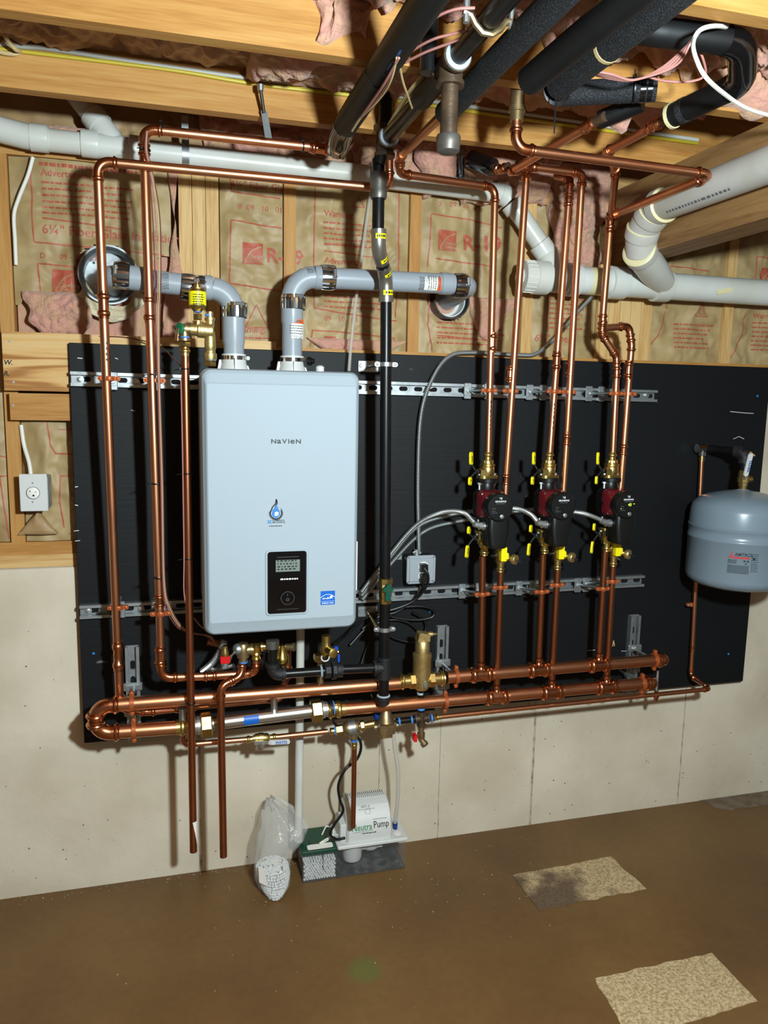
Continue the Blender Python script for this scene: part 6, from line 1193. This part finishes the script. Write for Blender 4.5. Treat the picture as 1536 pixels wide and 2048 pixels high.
t = thing('copper_pipe', 'copper stub behind the boiler corner drain', 'pipe', PY(415, 1290, -.10)); part(t, 'stub', MB().cyl(PY(415, 1282, -.10), PY(452, 1290, -.10), .012, 14), 'copper_brown_reflect'); part(t, 'tail', MB().tube([PY(640, 1365, yu), PY(636, 1375, yu+.01), PY(600, 1368, yu+.05)], .004, 8), 'wire_tan')

# ------------------------------------------------------------------ electrical
def flex(label, pts, r=.0074, mat='galv', n=10, pitch=.0060, name='flexible_conduit'):
    path = smooth_path(pts, 10); L = 0; out = [path[0]]; rr = []
    acc = [0]
    for a, b in zip(path, path[1:]): acc.append(acc[-1]+(b-a).length)
    tot = acc[-1]; k = int(tot/pitch*2); P_ = []; R_ = []; j = 0
    for i in range(k+1):
        s = tot*i/k
        while j < len(acc)-2 and acc[j+1] < s: j += 1
        f = (s-acc[j])/max(1e-9, acc[j+1]-acc[j]); P_.append(path[j].lerp(path[j+1], f)); R_.append(r*(1.08 if i % 2 else .72))
    return solo(name, MB().tube(P_, R_, n), 'zinc', label, 'conduit', 'flexible metal conduits', ang=20)
flex('flexible steel conduit looping from the grey outlet box up over the panel top', [PY(838, 1108, -.03), PY(836, 960, -.03), PY(842, 830, -.03), PY(866, 755, -.03), PY(900, 712, -.02), PY(950, 705, -.01), PY(1040, 710, .0), PY(1075, 706, .0), PY(1115, 672, -.01), PY(1150, 630, -.02), PY(1185, 592, -.02)])
pe = [c+V(-.062, -.062, -.050) for c in PUMPS]
flex('flexible steel conduit to the pump nearest the boiler', [PY(722, 1185, -.06), PY(778, 1112, -.05), PY(830, 1052, -.05), PY(880, 1026, -.10), PY(925, 1025, -.19), pe[0]])
flex('flexible steel conduit passing behind the first pump to the middle pump', [PY(722, 1192, -.05), PY(784, 1110, -.035), PY(835, 1053, -.03), PY(900, 1030, -.035), PY(980, 1018, -.06), PY(1030, 1017, -.12), PY(1060, 1028, -.19), pe[1]])
flex('flexible steel conduit passing behind two pumps to the pump beside the grey tank', [PY(724, 1200, -.04), PY(790, 1118, -.02), PY(850, 1062, -.02), PY(920, 1042, -.02), PY(1000, 1028, -.02), PY(1080, 1018, -.05), PY(1150, 1024, -.15), PY(1178, 1030, -.20), pe[2]])
t = thing('conduit_strap', 'small steel strap pinning the conduits to the panel', 'strap', PY(797, 1113, 0)); part(t, 'tab', MB().rbox(tuple(PY(797, 1113, 0)+V(-.010, -.006, -.010)), tuple(PY(797, 1113, 0)+V(.010, -.0005, .010)), .002), 'galv'); part(t, 'screw', MB().lathe(PY(797, 1113, -.006), V(0, -1, 0), [(0, .005), (.003, .003)], 10), 'zinc')
yx = -.056; e0, e1 = PY(813, 1169, yx), PY(872, 1110, yx)
t = thing('outlet_box', 'grey square metal outlet box with two black plugs between boiler and pumps', 'outlet', V((e0.x+e1.x)/2, -.02, e0.z))
part(t, 'box', MB().rbox((e0.x+.002, yx+.006, e0.z+.002), (e1.x-.002, -.0005, e1.z-.002), .008), 'steel_dark'); part(t, 'cover', MB().rbox((e0.x, yx, e0.z), (e1.x, yx+.006, e1.z), .010).rbox((e0.x+.008, yx-.004, e0.z+.008), (e1.x-.008, yx+.002, e1.z-.008), .006), 'box_grey')
for a, b in ((e0.x+.007, e1.z-.007), (e1.x-.007, e1.z-.007), (e0.x+.007, e0.z+.007), (e1.x-.007, e0.z+.007)): part(t, 'screw', MB().lathe(V(a, yx, b), V(0, -1, 0), [(0, .004), (.002, .003)], 8), 'zinc')
xo = PY(846, 1140, yx).x
for v_ in (1133, 1152):
    zo = PY(846, v_, yx).z; part(t, 'receptacle', MB().lathe(V(xo, yx-.003, zo), V(0, -1, 0), [(0, .0175), (.003, .0172)], 20), 'paper_white')
part(t, 'conduit_bushing', MB().lathe(V(PY(838, 1108, yx).x, -.03, e1.z-.002), Z, [(0, .012), (.006, .012), (.007, .009), (.018, .009)], 12).tube([V(PY(838, 1108, yx).x+.014*math.cos(a), -.036, e1.z+.006+.004*math.sin(a)) for a in [2*math.pi*i/10 for i in range(10)]], .003, 6, closed=True), 'zinc')
def cord(label, pts, r=.0042, mat='black_rubber', name='power_cord', cat='cord', group=None, n=8): return solo(name, MB().tube(smooth_path(pts, 10), r, n), mat, label, cat, group)
for v_, lab, pts in ((1133, 'black plug and cord in the upper socket of the grey outlet box', [(848, 1136, -.085), (856, 1150, -.09), (853, 1172, -.08), (830, 1200, -.06), (790, 1218, -.05), (750, 1226, -.05), (715, 1248, -.08), (690, 1275, -.12)]),
                     (1153, 'black plug and cord in the lower socket of the grey outlet box', [(843, 1156, -.085), (846, 1172, -.08), (830, 1196, -.05), (790, 1225, -.03), (740, 1232, -.03), (700, 1262, -.05), (668, 1288, -.10)])):
    t = thing('power_cord', lab, 'cord', PY(846, v_, -.07), 'black power cords'); p_ = PY(845, v_, yx-.006); part(t, 'plug', MB().rbox(tuple(p_+V(-.011, -.026, -.012)), tuple(p_+V(.012, 0, .012)), .004), 'black_plastic'); part(t, 'cord', MB().tube(smooth_path([PY(*a) for a in pts], 10), .0044, 8), 'black_rubber')
for lab, pts in (('coiled black cord loop hung on the panel beside the gas pipe', [(725, 1258, -.03), (760, 1232, -.03), (800, 1216, -.03), (845, 1213, -.03), (868, 1222, -.03), (862, 1235, -.03), (830, 1240, -.03), (790, 1235, -.03), (770, 1225, -.03)]),
                 ('lower black cord loop behind the air separator head', [(700, 1290, -.03), (735, 1255, -.02), (780, 1240, -.02), (815, 1245, -.02), (838, 1265, -.02), (842, 1290, -.02)]), ('black cord drooping behind the gas tee', [(745, 1240, -.02), (775, 1268, -.025), (800, 1280, -.025), (828, 1283, -.025), (850, 1262, -.02), (848, 1240, -.02), (825, 1225, -.02)]),
                 ('thin black cord hanging down behind the gas tee to the brass drain fittings', [(735, 1235, -.03), (738, 1280, -.03), (728, 1310, -.03), (722, 1345, -.05), (738, 1380, -.10), (748, 1405, -.125), (743, 1418, -.13), (715, 1412, -.13), (690, 1400, -.13)])):
    cord(lab, [PY(*a) for a in pts], .0044 if 'thin' not in lab else .0026, group='black power cords')
cord('black cord curling from the backflow preventer down to the floor pump', [PY(664, 1432, -.13), PY(672, 1450, -.11), PY(712, 1472, -.09), PY(722, 1492, -.09), PY(714, 1518, -.09), PY(690, 1540, -.10), PY(677, 1570, -.10), PY(680, 1600, -.10), PY(686, 1622, -.10), PY(668, 1650, -.10), PY(660, 1668, -.10), PY(672, 1678, -.095), PY(690, 1676, -.09)], .0048)
# wall receptacle
yo = -.008; o0, o1 = PY(41, 1023, yo), PY(93, 948, yo); 
t = thing('wall_outlet', 'white single outlet plate on a steel box by the leftmost stud', 'outlet', V((o0.x+o1.x)/2, .03, o0.z))
part(t, 'box', MB().rbox((o0.x+.006, yo+.005, o0.z+.006), (o1.x+.004, .055, o1.z-.006), .006), 'galv'); part(t, 'plate', MB().rbox((o0.x, yo, o0.z), (o1.x, yo+.006, o1.z), .003), 'white_plastic')
oc = PY(66, 986, yo-.002); part(t, 'receptacle', MB().lathe(V(oc.x, yo, oc.z), V(0, -1, 0), [(0, .0172), (.0015, .0172), (.002, .0165)], 24), 'paper_white'); Flat().disc(0, 0, .0185, 28, .0172).rect(-.0085, .002, -.0070, .008).rect(-.011, .0045, -.007, .0058).rect(.004, .002, .0100, .0036).disc(.001, -.0075, .003, 12).onto(t, 'slots', 'black_ink', lambda a, b: V(oc.x+a, yo-.0023, oc.z+b))
for v_ in (966, 1004): part(t, 'screw', MB().lathe(PY(65, v_, yo), V(0, -1, 0), [(0, .003), (.001, .0025)], 8), 'galv')
m = MB().tube([PY(66, 1024, .03), PY(66, 1035, .03), PY(64, 1060, .04), PY(66, 1070, .05)], [.012, .010, .006, .002], 8); fluff('insulation_clump', 'grey tuft of insulation poking from under the white wall outlet', 10, 14, hang(-.116, -.106, 1.165, 1.242, .045, .01), .008, 'kraft_dark', rag=.004, seed=41, fr=40)
cord('white cable running down the stud above the nailed boards', [PY(66, 314, .035), PY(56, 350, .04), PY(38, 395, .045), PY(28, 430, .05), PY(30, 480, .05), PY(32, 530, .052)], .0052, 'cable_white', 'cable', 'cable'); cord('short white cable entering the top of the wall outlet', [PY(42, 850, .05), PY(48, 890, .045), PY(58, 925, .03), PY(62, 952, .02)], .0058, 'cable_white', 'cable', 'cable')
# cables along the first joist
yj = -.306
cord('yellow cable stapled along the first joist', [V(-.5, yj, 2.378), PY(100, 106, yj)-V(0, 0, .004), PY(350, 141, yj), PY(512, 168, yj), PY(780, 200, yj), PY(1060, 240, yj), PY(1395, 287, yj)], .0048, 'cable_yellow', 'cable', 'cable'); cord('pale grey cable just above the yellow one on the first joist', [V(-.5, yj-.004, 2.392), PY(0, 88, yj), PY(100, 98, yj), PY(300, 128, yj), PY(512, 158, yj), PY(700, 180, yj), PY(1060, 230, yj), PY(1396, 280, yj)], .0052, 'cable_grey', 'cable', 'cable')
cord('tan cable looping off the joist at the upper left corner', [PY(5, 40, -.36), PY(12, 75, -.36), PY(30, 98, -.34), PY(40, 103, -.31), PY(28, 108, -.31), PY(0, 104, -.31), PY(-30, 90, -.31)], .005, 'wire_tan', 'cable', 'cable')
cord('white cable looping down from the insulation beside the taped black U', [PZ(1500, 70, 2.40), PZ(1470, 58, 2.34), PZ(1430, 52, 2.29), PZ(1398, 62, 2.26), PZ(1386, 90, 2.25), PZ(1395, 125, 2.235), PZ(1412, 155, 2.21), PZ(1445, 185, 2.205), PZ(1490, 215, 2.21), PZ(1545, 232, 2.22), PZ(1640, 250, 2.23)], .0042, 'cable_white', 'cable', 'cable')
def wire(label, pts, mat='wire_pink', r=.0019): return cord(label, pts, r, mat, 'thermostat_wire', 'wire', 'thermostat wires', 6)
for k_, (o1_, mt) in enumerate(((0, 'wire_brown'), (5, 'wire_pink'), (9, 'wire_tan'), (12, 'wire_brown'))):
    wire(('leftmost', 'second', 'third', 'outermost')[k_]+' thin wire of the bundle tied along the second tall copper pipe', [PY(292+o1_*.3, 262, -.235), PY(290+o1_*.4, 300, -.225), PY(298+o1_*.6, 345, -.197), PY(305+o1_*1.2, 430, -.197), PY(310+o1_*1.0, 540, -.197), PY(311+o1_*.7, 640, -.197), PY(315+o1_*.4, 760, -.196), PY(321+o1_*.4, 960, -.196), PY(325+o1_*.4, 1160, -.196), PY(332+o1_*.8, 1215, -.18), PY(352+o1_, 1252, -.15), PY(378+o1_, 1266, -.13), PY(410+o1_, 1272, -.12), PY(432, 1290, -.12)], mt, .0017)
wire('thin wire swooping to the top of the first relief pipe', [PY(200, 672, .01), PY(260, 676, .01), PY(318, 692, -.05), PY(345, 715, -.15), PY(363, 735, -.20), PY(363, 760, -.222)], 'wire_brown'); wire('thin wire tied down the first relief pipe', [PY(362, 760, -.222), PY(365, 900, -.222), PY(368, 1100, -.222), PY(370, 1200, -.21), PY(395, 1245, -.17), PY(415, 1262, -.15)], 'wire_pink')
for k_, (pts, mt) in enumerate((([(805, 120), (830, 98), (868, 78), (905, 68), (940, 57)], 'wire_pink'), ([(808, 126), (850, 105), (900, 86), (945, 68), (1010, 50), (1090, 32)], 'wire_pink'), ([(845, 52), (880, 30), (915, 18), (950, 16)], 'wire_pink'))):
    wire(('upper pink wire strung between the black pipes', 'lower pink wire strung between the black pipes', 'topmost pink wire strung between the black pipes')[k_], [PZ(u, v, 2.275) for u, v in pts], mt, .0026)
for k_ in range(3): wire(('pink', 'brown', 'tan')[k_]+' wire running under the slanting black insulated pipe', [PZ(798-k_*2, 116, 2.225), PZ(770+k_*5, 165, 2.215), PZ(750+k_*3, 195+k_*3, 2.215), PZ(722, 235, 2.215), PZ(704, 262, 2.21)], ('wire_pink', 'wire_brown', 'wire_tan')[k_], .0026)
for k_ in range(3): wire(('first', 'second', 'third')[k_]+' tan wire strapped along the gas main', [PZ(842+k_*3, 150+k_*2, 2.29), PZ(812+k_*3, 190+k_*2, 2.28), PZ(792+k_*3, 222, 2.28), PZ(776+k_*2, 250, 2.28)], 'wire_tan', .0026)
wire('tan wire drooping across the gas main', [PZ(796, 112, 2.24), PZ(805, 160, 2.235), PZ(815, 190, 2.235), PZ(824, 216, 2.24)], 'wire_tan', .0024)
for k_ in range(4): wire(('first', 'second', 'third', 'fourth')[k_]+' pink wire swagged over the short foam cross pipe', [PZ(1170+k_*6, 140+k_*3, 2.25), PZ(1220, 148+k_*3, 2.24), PZ(1268, 160, 2.235), PZ(1320+k_*10, 138-k_*2, 2.25), PZ(1370+k_*4, 95-k_*3, 2.28), PZ(1390+k_*5, 62, 2.31), PZ(1430, 52+k_, 2.33)], 'wire_pink', .0024)
wire('pink wire hanging in a long loop past the white cable', [PZ(1290, 152, 2.25), PZ(1330, 162, 2.25), PZ(1380, 163, 2.25), PZ(1410, 150, 2.26), PZ(1405, 115, 2.28), PZ(1392, 90, 2.3), PZ(1405, 65, 2.32)], 'wire_pink', .0024)
# ties
tie('cable tie low on the wire bundle of the second tall pipe', PY(318, 1155, -.182), Z, RL*1.12, tail=V(-1, 0, 0)); tie('cable tie halfway down the second tall copper pipe', PY(313, 967, -.182), Z, RL*1.12, tail=V(-1, 0, 0)); tie('cable tie just above the upper clamp of the second tall pipe', PY(308, 749, -.185), Z, RL*1.12, tail=V(-1, 0, 0))
for v_, lab in ((738, 'top'), (947, 'upper middle'), (1117, 'lower middle'), (1406, 'lowest')): tie(f'{lab} cable tie on the relief pipe beside the boiler', PY(370+(v_-692)*.0168, v_, -.21), Z, R34*1.06, tail=V(-1, 0, 0))
tie('cable tie on the overhead elbow of the second tall pipe', PY(321, 255, -.22), X, RL*1.1, tail=V(0, 0, 1)); tie('cable tie on the overhead copper pipe near the black elbow', PY(606, 293, -.22), X, RL*1.02, tail=V(0, 0, 1)); tie('cable tie round the bundle of wires below the copper elbow', PY(290, 300, -.205), Z, RL*1.1, tail=V(-.6, -.8, 0))
t = tie('long black cable tie around the short foam cross pipe', PZ(1268, 178, 2.27), PZ(1312, 178, 2.27)-PZ(1120, 188, 2.27), .0268, tail=V(0, 0, 1))
t = tie('cable tie dangling below the speckled foam pipe', PZ(1113, 180, 2.25), Y, .030, tail=V(0, 0, -1)); part(t, 'strip', MB().cyl(PZ(1112, 190, 2.22), PZ(1112, 190, 2.22)-V(0, 0, .075), .0016, 6), 'black_plastic')
# hangers under the joist
t = thing('pipe_hanger', 'steel rod hanger with flat strap on the first joist above the boiler', 'hanger', PY(530, 230, -.315)); yh = -.345
part(t, 'rod', MB().cyl(PY(521, 178, yh), PY(528, 226, yh+.02), .0045, 10), 'steel_dark'); part(t, 'rod_head', MB().lathe(PY(521, 182, yh), Z, [(0, .0075), (.014, .0085), (.016, .006)], 12), 'zinc'); q0, q1 = PY(528, 222, yh+.02), PY(537, 276, yh+.06); part(t, 'strap', MB().rings([[q0+V(a, b, 0) for a, b in ((-.008, -.001), (.008, -.001), (.008, .001), (-.008, .001))], [q1+V(a, b, 0) for a, b in ((-.009, -.001), (.009, -.001), (.009, .001), (-.009, .001))]]), 'galv')
t = thing('pipe_hanger', 'bent steel hook hanger beside the speckled foam pipe', 'hanger', PZ(1010, 140, 2.28)); part(t, 'hook', MB().tube([PZ(1026, 122, 2.30), PZ(1015, 128, 2.28), PZ(1004, 138, 2.27), PZ(998, 148, 2.275)], .006, 8), 'galv')

flex('short flexible steel conduit curling out from under the boiler corner', [PY(449, 1280, -.14), PY(440, 1302, -.15), PY(424, 1326, -.15), PY(405, 1342, -.13)], .0095)
flex('second short steel conduit under the boiler corner, running behind the red drain cock', [PY(452, 1284, -.11), PY(434, 1318, -.12), PY(420, 1336, -.12), PY(440, 1337, -.12), PY(468, 1330, -.11)], .007)
# ------------------------------------------------------------------ clear tubes
solo('vent_tube', MB().tube(smooth_path([PY(786, 1462, -.14), PY(790, 1500, -.13), PY(796, 1545, -.12), PY(795, 1600, -.10), PY(790, 1645, -.075)], 8), .0068, 12), 'clear_tube', 'clear hose from the pressure valve down to the floor pump', 'hose')
solo('vent_tube', MB().tube(smooth_path([PY(741, 385, .045), PY(728, 480, .04), PY(712, 600, -.02), PY(702, 690, -.04), PY(698, 742, -.05)], 8), .0052, 10), 'clear_tube', 'clear hose dropping behind the grey vent pipe to the boiler top', 'hose')

# ------------------------------------------------------------------ neutralizer pump and bag on the floor
x0, x1_, x2, yb_, yw = .668, .786, 1.022, -.108, .026; zh = .100
t = thing('condensate_pump', 'white condensate pump with clear neutralizer tank and green lid on the floor', 'pump', V(.85, -.04, 0))
def shell(xa, xb, th=.003):
    m = MB(); m.box((xa, yb_, .0), (xb, yb_+th, zh)); m.box((xa, yw-th, 0), (xb, yw, zh)); m.box((xa, yb_, 0), (xa+th, yw, zh)); m.box((xb-th, yb_, 0), (xb, yw, zh)); m.box((xa, yb_, 0), (xb, yw, th)); return m
part(t, 'neutralizer_tank', shell(x0, x1_-.001), 'smoke_plastic'); part(t, 'reservoir', shell(x1_, x2), 'smoke_plastic'); part(t, 'divider', MB().box((x0+.068, yb_+.004, .035), (x0+.070, yb_+.012, zh)), 'black_plastic')
gl = part(t, 'green_lid', MB().rbox((x0-.004, yb_-.004, zh), (x1_-.002, yw+.002, zh+.012), .004, 'z'), 'green_lid'); part(gl, 'lid_label', MB().rbox((x0+.018, yb_+.006, zh+.0118), (x1_-.014, yb_+.034, zh+.0130), .006, 'z'), 'paper_white'); part(gl, 'inlet', MB().lathe(V(x0+.012, -.062, zh+.011), Z, [(0, .018), (.012, .018)], 18), 'green_lid')
dk = part(t, 'white_deck', MB().rbox((x1_-.002, yb_-.006, zh+.002), (x2+.008, yw+.004, zh+.015), .008, 'z'), 'white_plastic')
hx0, hx1 = PY(694, 1690, -.10).x, PY(784, 1678, -.10).x; zt0 = zh+.015
prof2 = [(-.100, zt0), (-.104, zt0+.028), (-.100, zt0+.055), (-.086, zt0+.085), (-.062, zt0+.108), (-.034, zt0+.118), (-.005, zt0+.118), (.012, zt0+.10), (.016, zt0)]
part(t, 'motor_cover', MB().rings([[V(x_, y2*s_-.003*(1-s_), zt0+(z2_-zt0)*s_) for y2, z2_ in prof2] for x_, s_ in ((hx0, .93), (hx0+.006, 1.0), (hx1-.006, 1.0), (hx1, .93))]), 'white_plastic', ang=24)
part(t, 'side_step', MB().rbox((hx0-.020, -.085, zt0), (hx0+.004, .0, zt0+.060), .005), 'white_plastic')
m = MB()
for i in range(20): xx = hx0+.01+(hx1-hx0-.02)*i/19; m.box((xx-.0016, -.034, zt0+.114), (xx+.0016, .010, zt0+.123))
part(t, 'cooling_fin', m, 'white_plastic', kind='stuff')
def oncov(u): 
    pr = prof2
    def fn(a, b):
        s = b; i = 0; acc_ = 0
        for (ya, za_), (yb2, zb2) in zip(pr[1:], pr[2:]):
            l = math.hypot(yb2-ya, zb2-za_)
            if s <= acc_+l: f = (s-acc_)/l; n_ = V(0, -(zb2-za_), (yb2-ya)).normalized(); return V(hx0+a, ya+(yb2-ya)*f, za_+(zb2-za_)*f)+n_*.0008
            acc_ += l
        return V(hx0+a, pr[-1][0], pr[-1][1])
    return fn
fn = oncov(0); wdt = hx1-hx0
Flat().text('Neutra', .015, .014, .031, bold=.006, sx=.78).line([(.02, .009), (.086, .011)], .0012).onto(t, 'lettering', 'green_ink', fn, cut=.008)
Flat().text('Pump', .090, .0175, .031, bold=.006, sx=.78).line([(.090, .045), (.138, .045)], .0012).dashes(.05, .10, -.0005+.002, .0035, .002, .006, .002).onto(t, 'lettering', 'black_ink', fn, cut=.008)
Flat().text('NT1-2', .055, .085, .011, bold=.02).dashes(.045, .10, .079, .002, .003, .008, .002).line(arc((.075, .072), .009, 0, 360, 14), .001).onto(t, 'small_lettering', 'grey_ink', fn, cut=.008)
part(t, 'motor_cup', MB().lathe(V(hx0+.026, -.065, zh), -Z, [(0, .034), (.05, .033), (.06, .030), (.061, .02)], 24), 'white_plastic'); part(t, 'motor_cup', MB().lathe(V(hx0+.092, -.05, zh), -Z, [(0, .034), (.028, .033), (.036, .028)], 24), 'white_plastic'); part(t, 'float_arm', MB().box((hx0+.03, -.075, zh-.03), (hx0+.13, -.05, zh-.008)), 'white_plastic')
part(t, 'check_valve', MB().lathe(PY(790, 1668, -.05), Z, [(0, .010), (.014, .010), (.016, .008), (.03, .008), (.04, .009), (.046, .007)], 12), 'blue_fit'); part(t, 'port_ring', MB().lathe(V(x2-.022, yb_+.03, zh+.0145), Z, [(0, .013), (.002, .013), (.0022, .011)], 20), 'paper_white')
wl = MB().tube(smooth_path([V(hx0-.022, -.06, zt0+.012), V(hx0-.05, -.075, zt0+.018), V(hx0-.09, -.085, zt0+.006), V(hx0-.06, -.07, zt0+.004), V(hx0-.035, -.05, zt0+.02), V(hx0-.055, -.03, zt0+.03), V(hx0-.075, -.045, zt0+.01)], 8), .0022, 6); part(t, 'signal_wire', wl, 'cable_white')
def beads(m, pts, r):
    for p_ in pts: m.sphere(p_, r*random.uniform(.9, 1.1), 8)
    return m
rn = random.Random(8); pts = []; rb = .0042; k_ = 0
for zi in range(9):
    for xi in range(14):
        for yi in range(1 if zi < 8 else 13):
            x_ = x0+.0078+xi*.0084+(.0042 if zi % 2 else 0); 
            if x_ < x1_-.007: pts.append(V(x_+rn.uniform(-.0008, .0008), yb_+.0078+yi*.0086+rn.uniform(0, .001), .0075+zi*.0074+rn.uniform(-.0006, .0006)))
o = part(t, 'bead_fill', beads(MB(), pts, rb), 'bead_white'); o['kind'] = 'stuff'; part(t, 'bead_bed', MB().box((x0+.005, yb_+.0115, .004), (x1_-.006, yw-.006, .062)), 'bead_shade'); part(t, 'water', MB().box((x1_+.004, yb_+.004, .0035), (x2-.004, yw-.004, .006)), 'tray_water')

# bag of beads leaning on the wall
t = thing('bead_bag', 'clear plastic bag of white beads slumped on the floor beside the green lid', 'bag', V(.58, -.1, 0))
rows = [(0.000, .552, .588, -.178, -.11), (.008, .538, .606, -.186, -.08), (.025, .524, .622, -.182, -.055), (.050, .514, .630, -.170, -.045), (.080, .510, .626, -.155, -.042), (.105, .512, .628, -.145, -.042), (.130, .517, .648, -.150, -.04), (.160, .524, .676, -.150, -.035), (.188, .534, .684, -.135, -.03), (.215, .546, .664, -.105, -.025), (.245, .556, .620, -.07, -.02), (.272, .566, .590, -.045, -.018)]
rs = []
for z_, xa, xb, ya, yb2 in rows:
    r_ = []
    for i in range(36):
        a = 2*math.pi*i/36; cx_, cy_ = (xa+xb)/2, (ya+yb2)/2; p_ = V(cx_+math.cos(a)*(xb-xa)/2, cy_+math.sin(a)*(yb2-ya)/2*-1, z_)
        d = (.016*noise.noise(V(math.cos(a)*2.6, math.sin(a)*2.6, z_*24))+.010*noise.noise(V(math.cos(a)*6, math.sin(a)*6, z_*50)))*(.25+z_*5); p_ = p_+V(math.cos(a), -math.sin(a)*.0-math.sin(a)*(-1), 0)*d; r_.append(p_)
    rs.append(r_)
part(t, 'film', MB().rings(rs), 'clear_plastic', ang=60)
rs2 = [(0, .07), (.02, .115)]
pts = []
for z_, xa, xb, ya, yb2 in rows[:5]:
    pass
def at_row(z_):
    for r0_, r1_ in zip(rows, rows[1:]):
        if r0_[0] <= z_ <= r1_[0]: f = (z_-r0_[0])/(r1_[0]-r0_[0]); return [a+(b-a)*f for a, b in zip(r0_[1:], r1_[1:])]
z_ = .006
while z_ < .075:
    xa, xb, ya, yb2 = at_row(z_); n_ = int(math.pi*((xb-xa)+(yb2-ya))/2/.0088)
    for i in range(n_):
        a = 2*math.pi*(i+.5*rn.random())/n_; kk = .92; pts.append(V((xa+xb)/2+math.cos(a)*((xb-xa)/2*kk-.003), (ya+yb2)/2+math.sin(a)*((yb2-ya)/2*kk-.003), z_+rn.uniform(-.001, .001)))
    z_ += .0076
for i in range(260): xa, xb, ya, yb2 = at_row(.072); a, q_ = rn.uniform(0, 6.28), math.sqrt(rn.random())*.85; pts.append(V((xa+xb)/2+math.cos(a)*q_*(xb-xa)/2, (ya+yb2)/2+math.sin(a)*q_*(yb2-ya)/2, .074+.012*(1-q_)+rn.uniform(-.002, .002)))
o = part(t, 'bead_fill', beads(MB(), pts, .0042), 'bead_white'); o['kind'] = 'stuff'
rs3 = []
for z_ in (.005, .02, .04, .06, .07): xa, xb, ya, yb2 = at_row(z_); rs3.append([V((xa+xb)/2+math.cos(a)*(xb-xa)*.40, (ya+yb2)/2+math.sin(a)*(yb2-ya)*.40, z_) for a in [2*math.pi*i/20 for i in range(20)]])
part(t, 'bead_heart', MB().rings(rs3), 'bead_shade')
part(t, 'printed_label', MB().add([V(.521, -.150, .055), V(.545, -.170, .05), V(.537, -.152, .10), V(.520, -.135, .105)], [(0, 1, 2, 3)]), 'paper_white')
